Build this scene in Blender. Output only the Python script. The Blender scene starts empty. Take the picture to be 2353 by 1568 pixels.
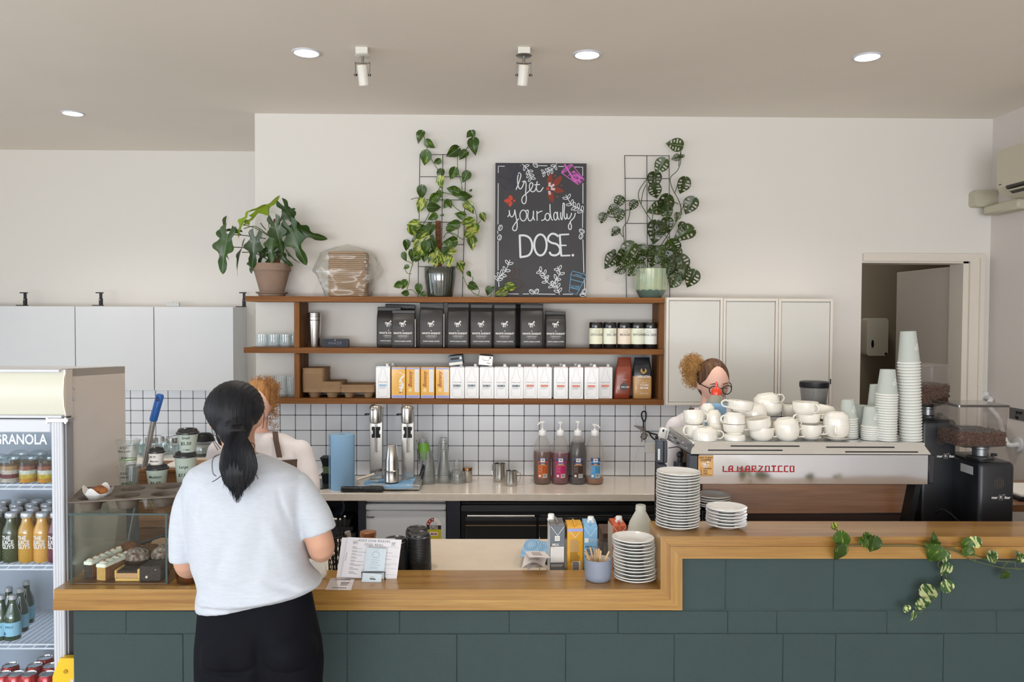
import bpy,bmesh,math,random
import numpy as np
from mathutils import Vector,Matrix,noise
random.seed(7)
S=bpy.context.scene
COL=S.collection
PI=math.pi
R=math.radians
# ---------------------------------------------------------------- camera, world, light, exposure
FPX=1830.0
CAMZ=1.94
cd=bpy.data.cameras.new('camera');cam=bpy.data.objects.new('camera',cd);COL.objects.link(cam)
cd.sensor_width=36.0;cd.lens=FPX/2353*36.0;cd.clip_start=.05;cd.clip_end=100
CROT=Matrix.Rotation(R(-0.7),3,'Z')@Matrix.Rotation(R(90-1.66),3,'X')@Matrix.Rotation(R(0.25),3,'Z')
cam.matrix_world=Matrix.Translation((0,0,CAMZ))@CROT.to_4x4()
S.camera=cam
S.view_settings.view_transform='Standard';S.view_settings.look='None'
S.view_settings.gamma=1;S.view_settings.use_curve_mapping=False
S.view_settings.exposure=-0.6
S.cycles.use_denoising=True
S.cycles.max_bounces=10;S.cycles.transparent_max_bounces=24
S.cycles.diffuse_bounces=5;S.cycles.glossy_bounces=4;S.cycles.transmission_bounces=6
S.cycles.caustics_reflective=False;S.cycles.caustics_refractive=False
S.cycles.sample_clamp_indirect=6.0
w=bpy.data.worlds.new('world');S.world=w;w.use_nodes=True
wn=w.node_tree;wn.nodes.clear()
wo=wn.nodes.new('ShaderNodeOutputWorld');wb=wn.nodes.new('ShaderNodeBackground')
wb.inputs['Color'].default_value=(.66,.78,1.0,1);wb.inputs['Strength'].default_value=1.5
wn.links.new(wb.outputs[0],wo.inputs[0])
def area(name,loc,rot,sx,sy,power,col):
 l=bpy.data.lights.new(name,'AREA');l.shape='RECTANGLE';l.size=sx;l.size_y=sy
 l.energy=power;l.color=col
 o=bpy.data.objects.new(name,l);COL.objects.link(o);o.location=loc;o.rotation_euler=rot
 return o
# daylight through the shopfront glazing behind the camera and through the glazing on the left; two added fills
area('shopfront_daylight',(-1.1,-6.8,1.65),(R(90),0,0),7.6,2.6,480,(.90,.95,1.0))
area('ceiling_fill',(-1.1,-6.75,.8),(R(125),0,0),7.6,1.0,500,(.97,.98,1.0))  # added unseen fill aimed upward to brighten the ceiling, like bounce off paving
area('side_window_daylight',(-5.35,-.4,1.75),(R(90),0,R(-90)),8.0,2.3,190,(.86,.93,1.0))
area('back_room_fill',(3.9,6.6,2.9),(0,0,0),.5,.5,9,(1,.95,.85)).location=(2.75,6.5,3.2)  # added fill brightening the back room from above
# ---------------------------------------------------------------- projection helpers (photo pixel -> point on a plane)
CO=Vector((0,0,CAMZ))
def ray(px,py):
 return CROT@Vector(((px-1176.5)/FPX,-(py-784.0)/FPX,-1.0))
def P(px,py,Y):
 d=ray(px,py);return CO+d*(Y/d.y)
def G(px,py,z):
 d=ray(px,py);return CO+d*((z-CAMZ)/d.z)
def PX(px,py,X):
 d=ray(px,py);return CO+d*(X/d.x)
def zat(py,Y,px=1176):return P(px,py,Y).z
def xat(px,Y,py=900):return P(px,py,Y).x
# ---------------------------------------------------------------- materials
def lin(c):
 r=[]
 for v in c[:3]:
  v=v/255.0
  r.append(v/12.92 if v<=.04045 else((v+.055)/1.055)**2.4)
 return(*r,1.0)
MATS={}
def mk(name):
 m=bpy.data.materials.new(name);m.use_nodes=True
 nt=m.node_tree;nt.nodes.clear()
 out=nt.nodes.new('ShaderNodeOutputMaterial');b=nt.nodes.new('ShaderNodeBsdfPrincipled')
 nt.links.new(b.outputs[0],out.inputs[0])
 return m,nt,b,out
def N(nt,t,**k):
 n=nt.nodes.new(t)
 for a,v in k.items():
  if a in n.inputs:n.inputs[a].default_value=v
  else:setattr(n,a,v)
 return n
def M(name,c,rough=.5,metal=0,spec=.5,var=0,vs=4,bump=0,bs=60,coat=0,sub=0,stretch=None,c2=None,emit=None,es=0,trans=0,sheen=0,aniso=0):
 if name in MATS:return MATS[name]
 m,nt,b,out=mk(name)
 b.inputs['Base Color'].default_value=lin(c);b.inputs['Roughness'].default_value=rough
 b.inputs['Metallic'].default_value=metal;b.inputs['Specular IOR Level'].default_value=spec
 b.inputs['Coat Weight'].default_value=coat;b.inputs['Coat Roughness'].default_value=.08
 if sub:
  b.inputs['Subsurface Weight'].default_value=sub;b.inputs['Subsurface Radius'].default_value=(.02,.008,.005)
  b.inputs['Subsurface Scale'].default_value=.6
 if sheen:b.inputs['Sheen Weight'].default_value=sheen
 if trans:b.inputs['Transmission Weight'].default_value=trans
 if emit:b.inputs['Emission Color'].default_value=lin(emit);b.inputs['Emission Strength'].default_value=es
 if var or bump or c2:
  tc=N(nt,'ShaderNodeTexCoord');mp=N(nt,'ShaderNodeMapping')
  nt.links.new(tc.outputs['Object'],mp.inputs[0])
  if stretch:mp.inputs['Scale'].default_value=stretch
  if var or c2:
   nz=N(nt,'ShaderNodeTexNoise',Scale=vs,Detail=4.0);nt.links.new(mp.outputs[0],nz.inputs['Vector'])
   mx=N(nt,'ShaderNodeMix',data_type='RGBA');rp=N(nt,'ShaderNodeMapRange')
   rp.inputs[1].default_value=.35;rp.inputs[2].default_value=.65
   nt.links.new(nz.outputs[0],rp.inputs[0]);nt.links.new(rp.outputs[0],mx.inputs[0])
   a=lin(c);k=lin(c2)if c2 else tuple(max(0,v*(1-var))for v in a[:3])+(1,)
   mx.inputs[6].default_value=a;mx.inputs[7].default_value=k
   nt.links.new(mx.outputs[2],b.inputs['Base Color'])
  if bump:
   n2=N(nt,'ShaderNodeTexNoise',Scale=bs,Detail=3.0);nt.links.new(mp.outputs[0],n2.inputs['Vector'])
   bp=N(nt,'ShaderNodeBump',Strength=bump,Distance=.01);nt.links.new(n2.outputs[0],bp.inputs['Height'])
   nt.links.new(bp.outputs[0],b.inputs['Normal'])
 MATS[name]=m
 return m
def wood(name,ca,cb,cc=None,axis='X',sc=1.0,rough=.35,coat=.25):
 """long-grained timber, grain running along AXIS"""
 if name in MATS:return MATS[name]
 m,nt,b,out=mk(name)
 tc=N(nt,'ShaderNodeTexCoord');mp=N(nt,'ShaderNodeMapping')
 st={'X':(.9,14,22),'Z':(14,22,.9),'Y':(14,.9,22)}[axis]
 mp.inputs['Scale'].default_value=tuple(v*sc for v in st)
 nt.links.new(tc.outputs['Object'],mp.inputs[0])
 oi=N(nt,'ShaderNodeObjectInfo')
 ad=N(nt,'ShaderNodeVectorMath',operation='ADD');sc2=N(nt,'ShaderNodeVectorMath',operation='SCALE')
 sc2.inputs['Scale'].default_value=37.0
 nt.links.new(oi.outputs['Random'],sc2.inputs[0]);nt.links.new(mp.outputs[0],ad.inputs[0]);nt.links.new(sc2.outputs[0],ad.inputs[1])
 n1=N(nt,'ShaderNodeTexNoise',Scale=1.0,Detail=6.0,Roughness=.6,Distortion=.6);nt.links.new(ad.outputs[0],n1.inputs['Vector'])
 n2=N(nt,'ShaderNodeTexNoise',Scale=7.0,Detail=4.0);nt.links.new(ad.outputs[0],n2.inputs['Vector'])
 cr=N(nt,'ShaderNodeValToRGB');e=cr.color_ramp.elements
 e[0].position=.3;e[0].color=lin(cb);e[1].position=.68;e[1].color=lin(ca)
 if cc:
  k=cr.color_ramp.elements.new(.5);k.color=lin(cc)
 nt.links.new(n1.outputs[0],cr.inputs[0])
 mx=N(nt,'ShaderNodeMix',data_type='RGBA',blend_type='MULTIPLY');mx.inputs[0].default_value=.35
 r2=N(nt,'ShaderNodeMapRange');r2.inputs[1].default_value=.3;r2.inputs[2].default_value=.62;r2.inputs[3].default_value=.55
 nt.links.new(n2.outputs[0],r2.inputs[0]);nt.links.new(cr.outputs[0],mx.inputs[6]);nt.links.new(r2.outputs[0],mx.inputs[7])
 nt.links.new(mx.outputs[2],b.inputs['Base Color'])
 b.inputs['Roughness'].default_value=rough;b.inputs['Coat Weight'].default_value=coat;b.inputs['Coat Roughness'].default_value=.12;b.inputs['Specular IOR Level'].default_value=.5 if coat else.22
 bp=N(nt,'ShaderNodeBump',Strength=.15,Distance=.003);nt.links.new(n2.outputs[0],bp.inputs['Height']);nt.links.new(bp.outputs[0],b.inputs['Normal'])
 MATS[name]=m
 return m
def clear(name,tint=(255,255,255),refl=.9,base=.02,rough=.03,haze=0,hazec=(230,232,235),edge=1.0):
 """thin clear plastic or glass: see-through with a Fresnel sheen, optionally milky"""
 if name in MATS:return MATS[name]
 m=bpy.data.materials.new(name);m.use_nodes=True;nt=m.node_tree;nt.nodes.clear()
 out=N(nt,'ShaderNodeOutputMaterial')
 tr=N(nt,'ShaderNodeBsdfTransparent');tr.inputs[0].default_value=lin(tint)
 gl=N(nt,'ShaderNodeBsdfGlossy',Roughness=rough)
 lw=N(nt,'ShaderNodeLayerWeight',Blend=.35);mr=N(nt,'ShaderNodeMapRange')
 mr.inputs[3].default_value=base;mr.inputs[4].default_value=refl
 nt.links.new(lw.outputs['Facing'],mr.inputs[0])
 pw=N(nt,'ShaderNodeMath',operation='POWER');pw.inputs[1].default_value=2.2*edge
 nt.links.new(lw.outputs['Facing'],pw.inputs[0]);nt.links.new(pw.outputs[0],mr.inputs[0])
 mx=N(nt,'ShaderNodeMixShader');nt.links.new(mr.outputs[0],mx.inputs[0]);nt.links.new(tr.outputs[0],mx.inputs[1]);nt.links.new(gl.outputs[0],mx.inputs[2])
 last=mx
 if haze:
  df=N(nt,'ShaderNodeBsdfDiffuse');df.inputs[0].default_value=lin(hazec)
  tl=N(nt,'ShaderNodeBsdfTranslucent');tl.inputs[0].default_value=lin(hazec)
  a=N(nt,'ShaderNodeMixShader');a.inputs[0].default_value=.4
  nt.links.new(df.outputs[0],a.inputs[1]);nt.links.new(tl.outputs[0],a.inputs[2])
  h=N(nt,'ShaderNodeMixShader');h.inputs[0].default_value=haze
  nt.links.new(mx.outputs[0],h.inputs[1]);nt.links.new(a.outputs[0],h.inputs[2]);last=h
 nt.links.new(last.outputs[0],out.inputs[0])
 MATS[name]=m
 return m
# ---------------------------------------------------------------- mesh builder
class MB:
 def __init__(s):s.v=[];s.f=[];s.mi=[]
 def raw(s,vs,fs,m=None,mi=0):
  b=len(s.v)
  if m is not None:vs=[m@Vector(p)for p in vs]
  s.v+=[tuple(p)for p in vs];s.f+=[tuple(b+i for i in f)for f in fs];s.mi+=[mi]*len(fs)
  return s
 def hexa(s,p,mi=0):
  return s.raw(p,[(0,1,2,3),(5,4,7,6),(4,0,3,7),(1,5,6,2),(3,2,6,7),(4,5,1,0)],None,mi)
 def box(s,x0,x1,y0,y1,z0,z1,mi=0,bev=0,m=None):
  if bev<=0:
   vs=[(x0,y0,z0),(x1,y0,z0),(x1,y0,z1),(x0,y0,z1),(x0,y1,z0),(x1,y1,z0),(x1,y1,z1),(x0,y1,z1)]
   return s.raw(vs,[(0,1,2,3),(5,4,7,6),(4,0,3,7),(1,5,6,2),(3,2,6,7),(4,5,1,0)],m,mi)
  b=bev;vs=[];ix={}
  xs,ys,zs=(x0,x1),(y0,y1),(z0,z1)
  for i in(0,1):
   for j in(0,1):
    for k in(0,1):
     sx,sy,sz=(1-2*i),(1-2*j),(1-2*k)
     X,Y,Z=xs[i],ys[j],zs[k]
     for a,q in(('x',(X,Y+sy*b,Z+sz*b)),('y',(X+sx*b,Y,Z+sz*b)),('z',(X+sx*b,Y+sy*b,Z))):
      ix[i,j,k,a]=len(vs);vs.append(q)
  F=[]
  def q(*c):F.append(tuple(ix[t]for t in c))
  for i in(0,1):
   o=[(i,0,0,'x'),(i,1,0,'x'),(i,1,1,'x'),(i,0,1,'x')];q(*(o if i else o[::-1]))
   o=[(0,i,0,'y'),(1,i,0,'y'),(1,i,1,'y'),(0,i,1,'y')];q(*(o[::-1]if i else o))
   o=[(0,0,i,'z'),(1,0,i,'z'),(1,1,i,'z'),(0,1,i,'z')];q(*(o if i else o[::-1]))
  for a in(0,1):
   for c in(0,1):
    o=[(0,a,c,'y'),(1,a,c,'y'),(1,a,c,'z'),(0,a,c,'z')];q(*(o if(a+c)%2 else o[::-1]))
    o=[(a,0,c,'x'),(a,1,c,'x'),(a,1,c,'z'),(a,0,c,'z')];q(*(o[::-1]if(a+c)%2 else o))
    o=[(a,c,0,'x'),(a,c,1,'x'),(a,c,1,'y'),(a,c,0,'y')];q(*(o if(a+c)%2 else o[::-1]))
  for i in(0,1):
   for j in(0,1):
    for k in(0,1):
     o=[(i,j,k,'x'),(i,j,k,'y'),(i,j,k,'z')];q(*(o if(i+j+k)%2 else o[::-1]))
  return s.raw(vs,F,m,mi)
 def lathe(s,prof,n=24,c=(0,0,0),mi=0,m=None,sx=1,sy=1,wave=0,wn=0,a0=0,a1=2*PI):
  full=abs(a1-a0-2*PI)<1e-6
  vs=[];cols=n if full else n+1
  for(r,z)in prof:
   for i in range(cols):
    a=a0+(a1-a0)*i/n
    rr=r*(1+(wave*abs(math.sin(wn*a/2))if wn else 0))
    vs.append((c[0]+rr*math.cos(a)*sx,c[1]+rr*math.sin(a)*sy,c[2]+z))
  F=[]
  for k in range(len(prof)-1):
   for i in range(n):
    j=(i+1)%cols
    F.append((k*cols+i,k*cols+j,(k+1)*cols+j,(k+1)*cols+i))
  return s.raw(vs,F,m,mi)
 def cyl(s,r,z0,z1,n=20,c=(0,0,0),r2=None,mi=0,m=None,sx=1,sy=1):
  r2=r if r2 is None else r2
  return s.lathe([(0,z0),(r,z0),(r2,z1),(0,z1)],n,c,mi,m,sx,sy)
 def rod(s,a,b,r,n=10,r2=None,mi=0,cap=True):
  return s.tube([a,b],[r,r if r2 is None else r2],n,mi,cap)
 def tube(s,pts,r,n=8,mi=0,cap=True,closed=False,flat=None):
  pts=[Vector(p)for p in pts];k=len(pts)
  rs=r if isinstance(r,(list,tuple))else[r]*k
  vs=[];up=None
  for i,p in enumerate(pts):
   t=(pts[(i+1)%k]-pts[i-1])if closed else(pts[min(i+1,k-1)]-pts[max(i-1,0)])
   if t.length<1e-9:t=Vector((0,0,1))
   t.normalize()
   if up is None:
    up=Vector((0,0,1))if abs(t.z)<.9 else Vector((0,1,0))
   u=(up-t*up.dot(t))
   if u.length<1e-6:u=t.orthogonal()
   u.normalize();up=u;q=t.cross(u)
   for j in range(n):
    a=2*PI*j/n
    vs.append(p+(u*math.cos(a)*(flat or 1)+q*math.sin(a))*rs[i])
  F=[]
  for i in range(k if closed else k-1):
   i2=(i+1)%k
   for j in range(n):
    j2=(j+1)%n
    F.append((i*n+j,i2*n+j,i2*n+j2,i*n+j2))
  if cap and not closed:F+=[tuple(range(n)),tuple(reversed(range((k-1)*n,k*n)))]
  return s.raw(vs,F,None,mi)
 def ball(s,c,rx,ry=None,rz=None,n=16,k=10,mi=0,m=None):
  ry=rx if ry is None else ry;rz=rx if rz is None else rz
  prof=[(math.sin(PI*i/k),-math.cos(PI*i/k))for i in range(k+1)]
  vs=[];
  for(r,z)in prof:
   for i in range(n):
    a=2*PI*i/n;vs.append((c[0]+rx*r*math.cos(a),c[1]+ry*r*math.sin(a),c[2]+rz*z))
  F=[(q*n+i,q*n+(i+1)%n,(q+1)*n+(i+1)%n,(q+1)*n+i)for q in range(k)for i in range(n)]
  return s.raw(vs,F,m,mi)
 def prism(s,poly,d0,d1,axis='Y',mi=0,m=None):
  """poly: 2-D outline. axis Y: (x,z) extruded y d0..d1, Z: (x,y), X: (y,z)"""
  k=len(poly)
  def q(p,d):return{'Y':(p[0],d,p[1]),'Z':(p[0],p[1],d),'X':(d,p[0],p[1])}[axis]
  vs=[q(p,d0)for p in poly]+[q(p,d1)for p in poly]
  F=[tuple(range(k)),tuple(reversed(range(k,2*k)))]+[(i,k+i,k+(i+1)%k,(i+1)%k)for i in range(k)]
  return s.raw(vs,F,m,mi)
 def loft(s,rings,mi=0,cap=True,m=None):
  n=len(rings[0]);vs=[p for r_ in rings for p in r_]
  F=[(i*n+j,i*n+(j+1)%n,(i+1)*n+(j+1)%n,(i+1)*n+j)for i in range(len(rings)-1)for j in range(n)]
  if cap:F+=[tuple(reversed(range(n))),tuple(range((len(rings)-1)*n,len(rings)*n))]
  return s.raw(vs,F,m,mi)
 def grid(s,fn,nu,nv,mi=0):
  vs=[fn(i/nu,j/nv)for j in range(nv+1)for i in range(nu+1)]
  F=[(j*(nu+1)+i,j*(nu+1)+i+1,(j+1)*(nu+1)+i+1,(j+1)*(nu+1)+i)for j in range(nv)for i in range(nu)]
  return s.raw(vs,F,None,mi)
 def stroke(s,pts,wd,y,th=.0012,mi=0,closed=False):
  """flat ribbon drawn in the x-z plane at depth y (facing -y)"""
  pts=[Vector((p[0],p[1]))for p in pts];k=len(pts);vs=[]
  for i,p in enumerate(pts):
   a=pts[(i-1)%k]if closed else pts[max(i-1,0)];b=pts[(i+1)%k]if closed else pts[min(i+1,k-1)]
   t=b-a
   t=t.normalized()if t.length>1e-9 else Vector((1,0))
   nn=Vector((-t.y,t.x))*wd/2
   yy=y if closed else y-i*6e-6
   vs+=[(p.x+nn.x,yy,p.y+nn.y),(p.x-nn.x,yy,p.y-nn.y)]
  F=[]
  for i in range(k if closed else k-1):
   j=(i+1)%k;F.append((2*i,2*i+1,2*j+1,2*j))
  return s.raw(vs,F,None,mi)
 def mesh(s,name,mats,smooth=True,ang=40,off=None):
  me=bpy.data.meshes.new(name)
  vs=s.v if off is None else[(p[0]-off[0],p[1]-off[1],p[2]-off[2])for p in s.v]
  me.from_pydata(vs,[],s.f)
  for m in(mats if isinstance(mats,(list,tuple))else[mats]):me.materials.append(m)
  if any(s.mi):me.polygons.foreach_set('material_index',s.mi)
  bm=bmesh.new();bm.from_mesh(me);bmesh.ops.recalc_face_normals(bm,faces=bm.faces);bm.to_mesh(me);bm.free()
  if smooth:
   me.polygons.foreach_set('use_smooth',[True]*len(me.polygons))
   me.set_sharp_from_angle(angle=R(ang))
  me.update()
  return me
def spline(pts,n=8,closed=False):
 """Catmull-Rom through 2-D or 3-D points"""
 P_=[Vector(p)for p in pts];k=len(P_);out=[]
 for i in range(k if closed else k-1):
  a=P_[(i-1)%k]if closed or i>0 else P_[0]*2-P_[1]
  b=P_[i];c=P_[(i+1)%k]
  d=P_[(i+2)%k]if closed or i+2<k else P_[-1]*2-P_[-2]
  for j in range(n):
   t=j/n
   out.append(.5*((2*b)+(c-a)*t+(2*a-5*b+4*c-d)*t*t+(3*b-a-3*c+d)*t**3))
 if not closed:out.append(P_[-1])
 return out
def rrect(x0,x1,z0,z1,r,n=5):
 o=[]
 for cx,cz,a in((x1-r,z0+r,-90),(x1-r,z1-r,0),(x0+r,z1-r,90),(x0+r,z0+r,180)):
  for i in range(n+1):
   t=R(a+90*i/n);o.append((cx+r*math.cos(t),cz+r*math.sin(t)))
 return o
def arc(cx,cz,r,a0,a1,n=16,rz=None):
 rz=r if rz is None else rz
 return[(cx+r*math.cos(R(a0+(a1-a0)*i/n)),cz+rz*math.sin(R(a0+(a1-a0)*i/n)))for i in range(n+1)]
# ---------------------------------------------------------------- objects
def _props(o,label,cat,group,kind):
 if label:o['label']=label
 if cat:o['category']=cat
 if group:o['group']=group
 if kind:o['kind']=kind
def thing(name,label,cat,loc=(0,0,0),rz=0,group=None,rot=None,kind=None):
 o=bpy.data.objects.new(name,None);COL.objects.link(o);o.empty_display_size=.05
 o.location=loc;o.rotation_euler=rot if rot else(0,0,rz)
 _props(o,label,cat,group,kind)
 return o
def wloc(o):
 v=Vector(o.location)
 return v+wloc(o.parent)if o.parent else v
def part(name,mb,mat,parent,label=None,loc=None,rot=None,kind=None,world=False,smooth=True,ang=40):
 """child mesh; world=True: the builder's vertices are world coordinates (parents unrotated)"""
 off=wloc(parent)if world else None
 me=mb.mesh(name,mat,smooth,ang,off)if isinstance(mb,MB)else mb
 o=bpy.data.objects.new(name,me);COL.objects.link(o);o.parent=parent
 if loc:o.location=loc
 if rot:o.rotation_euler=rot
 _props(o,label,None,None,kind)
 return o
def single(name,mb,mat,label=None,cat=None,loc=(0,0,0),rot=(0,0,0),group=None,kind=None,world=False,smooth=True,ang=40):
 """a thing (or a piece of the setting) that is one mesh; world=True keeps origin at LOC with world vertices"""
 me=mb.mesh(name,mat,smooth,ang,loc if world else None)if isinstance(mb,MB)else mb
 o=bpy.data.objects.new(name,me);COL.objects.link(o);o.location=loc;o.rotation_euler=rot
 _props(o,label,cat,group,kind)
 return o
def struct(name,mb,mat,world=True,smooth=False,parent=None):
 me=mb.mesh(name,mat,smooth)
 o=bpy.data.objects.new(name,me);COL.objects.link(o)
 if parent:o.parent=parent
 else:o['kind']='structure'
 return o
def kids(o):return[c for c in COL.objects if c.parent is o]
KID={}
def dup(root,loc=None,rz=None,label=None,group=None,rot=None,scale=None):
 r=root.copy();COL.objects.link(r)
 if loc is not None:r.location=loc
 if rz is not None:r.rotation_euler=(0,0,rz)
 if rot is not None:r.rotation_euler=rot
 if scale is not None:r.scale=scale
 if label:r['label']=label
 if group:r['group']=group
 def rec(src,dst):
  for ch in src.children:
   c=ch.copy();COL.objects.link(c);c.parent=dst;rec(ch,c)
 rec(root,r)
 return r
TXT={}
def text_mesh(s,size,th=.0004,align='CENTER',spacing=1.0,bold=0,shear=0,xs=1.0):
 """lettering as a mesh standing in the x-z plane, facing -y, centred on its origin"""
 key=(s,size,th,align,spacing,bold,shear,xs)
 if key in TXT:return TXT[key]
 c=bpy.data.curves.new('lettering','FONT');c.body=s;c.size=size;c.extrude=th
 c.align_x=align;c.align_y='CENTER';c.space_character=spacing;c.offset=bold;c.shear=shear
 c.resolution_u=3
 o=bpy.data.objects.new('lettering',c);COL.objects.link(o)
 dg=bpy.context.evaluated_depsgraph_get()
 me=bpy.data.meshes.new_from_object(o.evaluated_get(dg))
 bpy.data.objects.remove(o);bpy.data.curves.remove(c)
 me.transform(Matrix.Rotation(R(90),4,'X')@Matrix.Diagonal((xs,1,1,1)))
 TXT[key]=me
 return me
def text_into(mb,s,size,loc,mi=0,rot=0,tilt=None,**k):
 """append lettering to a builder (x-z plane), rotated ROT in that plane"""
 me=text_mesh(s,size,**k)
 m=Matrix.Translation(loc)@(tilt if tilt is not None else Matrix.Identity(4))@Matrix.Rotation(R(rot),4,'Y')
 mb.raw([v.co for v in me.vertices],[tuple(p.vertices)for p in me.polygons],m,mi)
 return mb
def wrap(mb,i0,R0,y0=0):
 """bend the vertices from index i0 on (drawn in the x-z plane near y=y0) round a vertical cylinder; R0 float or function of z"""
 for i in range(i0,len(mb.v)):
  x,y,z=mb.v[i];r=R0(z)if callable(R0)else R0
  a=x/r;rr=r+(y0-y)
  mb.v[i]=(rr*math.sin(a),-rr*math.cos(a),z)
 return mb
ORD='topmost second third fourth fifth sixth seventh eighth ninth tenth eleventh twelfth thirteenth fourteenth fifteenth sixteenth seventeenth eighteenth nineteenth twentieth twenty-first twenty-second twenty-third twenty-fourth twenty-fifth twenty-sixth twenty-seventh twenty-eighth twenty-ninth thirtieth thirty-first thirty-second thirty-third thirty-fourth thirty-fifth thirty-sixth thirty-seventh thirty-eighth thirty-ninth fortieth'.split()
def fromtop(i,n):
 return 'topmost' if i==0 else('bottom one' if i==n-1 else ORD[i]+' from the top')
# ================================================================ setting
YB,YL,YF,YC=5.23,6.42,2.86,3.08
ZC,XR,XL,YR=3.26,P(2277,500,5.23).x,-5.6,-7.0
XS=P(587,600,YB).x
ZLOW,ZHIGH,ZB=P(1176,1355,YF).z,P(1176,1233,YF).z,.90
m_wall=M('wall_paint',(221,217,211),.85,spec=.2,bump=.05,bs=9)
m_wallr=M('wall_paint_right_shade',(214,207,201),.85,spec=.2,bump=.05,bs=9)  # same wall paint, darkened: the right wall's shade is put into its colour
m_ceil=M('ceiling_paint',(236,229,219),.9,spec=.15,bump=.06,bs=5,var=.03,vs=1.5)
m_floor=M('floor_concrete',(190,182,170),.5,var=.2,vs=3)
m_trim=M('trim_paint',(216,208,196),.45)
m_grout=M('black_grout',(18,19,22),.8)
m_tile=M('white_glazed_tile',(232,235,240),.12,spec=.6,bump=.025,bs=14)
m_white=M('white_laminate',(208,210,213),.4,var=.03,vs=2)
m_black=M('black_plastic',(20,21,24),.45,spec=.3)
m_steel=M('brushed_steel',(196,194,190),.25,1,bump=.04,bs=40,stretch=(1,1,.03))
m_chrome=M('chrome',(225,225,226),.08,1)
m_glass=clear('window_glass',(250,253,252),.8,.03)
DX0,DX1,DZ=P(1979,700,YB).x,P(2222,700,YB).x,P(2100,601,YB).z
mb=MB()
mb.box(XS,DX0,YB,YB+.14,0,ZC);mb.box(DX0,DX1,YB,YB+.14,DZ,ZC);mb.box(DX1,XR,YB,YB+.14,0,ZC)
mb.box(XS,XS+.14,YB+.14,YL,0,ZC)
wall_back=struct('wall_back',mb,m_wall)
wall_left_back=struct('wall_recess',MB().box(XL,XS+.14,YL,YL+.12,0,ZC),m_wall)
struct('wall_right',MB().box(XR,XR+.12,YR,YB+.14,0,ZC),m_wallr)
mb=MB()
mb.box(XL-.12,XL,YR,-4.5,0,ZC);mb.box(XL-.12,XL,3.7,YL,0,ZC);mb.box(XL-.12,XL,-4.5,3.7,0,.5);mb.box(XL-.12,XL,-4.5,3.7,2.9,ZC)
struct('wall_left',mb,m_wall)
mb=MB()
mb.box(XL,-5.0,YR-.12,YR,0,ZC);mb.box(2.8,XR,YR-.12,YR,0,ZC);mb.box(-5.0,2.8,YR-.12,YR,2.98,ZC);mb.box(-5.0,2.8,YR-.12,YR,0,.32)
struct('wall_front',mb,m_wall)
for nm,bx,ax in(('window_1',(-5.0,2.8,YR-.08,YR-.04,.32,2.98),'x'),('window_2',(XL-.08,XL-.04,-4.5,3.7,.5,2.9),'y')):
 o=struct(nm,MB().box(*bx),m_glass)
 fr=MB();x0,x1,y0,y1,z0,z1=bx
 for k in range(5):
  if ax=='x':
   x=x0+(x1-x0)*k/4;fr.box(x-.03,x+.03,y0-.03,y1+.03,z0,z1)
  elif k<4:
   y=y0+(y1-y0)*k/3;fr.box(x0-.03,x1+.03,y-.03,y+.03,z0,z1)
 struct('window_frame',fr,m_black,parent=o)
struct('ceiling',MB().box(XL-.2,XR+1.5,YR-.2,YL+2.2,ZC,ZC+.1),m_ceil)
struct('floor',MB().box(XL-.2,XR+1.5,YR-.2,YL+2.2,-.1,0),m_floor)
gd=struct('ground_outside',MB().box(-30,30,-40,YR-.2,-.14,-.04),M('pavement',(172,170,168),.8,var=.2,vs=1))
# back room behind the doorway
yb2=7.2
m_dim=M('back_room_dim_paint',(150,138,118),.85)  # dimness of the back room put into the wall colour
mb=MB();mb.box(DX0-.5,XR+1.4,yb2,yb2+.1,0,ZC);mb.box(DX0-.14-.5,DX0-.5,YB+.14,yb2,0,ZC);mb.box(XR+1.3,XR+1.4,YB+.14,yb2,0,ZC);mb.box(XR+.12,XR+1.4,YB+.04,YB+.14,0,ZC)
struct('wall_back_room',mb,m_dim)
mb=MB()
tt=.02
mb.box(DX0-.0,DX1+.09,YB-.03,YB,DZ,DZ+.05);mb.box(DX1,DX1+.09,YB-.03,YB,0,DZ)
mb.box(DX0,DX1,YB-.01,YB+.15,DZ-.012,DZ);mb.box(DX1-.035,DX1,YB-.01,YB+.15,0,DZ)
mb.box(DX1+.06,DX1+.09,YB-.045,YB,0,DZ+.02)
struct('trim_1',mb,m_trim)
# the open door leaf, hinged at the right jamb, swung into the back room
hx=P(2213,640,YB+.06).x
dl=thing('door_1',None,None,(hx,YB+.10,0),rz=0,kind='structure');dl['kind']='structure'
leaf=MB().box(-.80,0,0,.038,.01,DZ-.02,bev=.003)
lf=part('door_leaf',leaf,M('door_paint',(205,196,186),.5),dl)
dl.rotation_euler=(0,0,R(-88))
hg=MB()
for k in range(5):
 hg.cyl(.009,-.055+k*.022+.001,-.055+k*.022+.021,10)
hg.box(-.03,.03,.006,.010,-.055,.055)
hinge=part('hinge',hg,m_trim,dl,loc=(.012,-.03,P(2217,676,YB).z))
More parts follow.
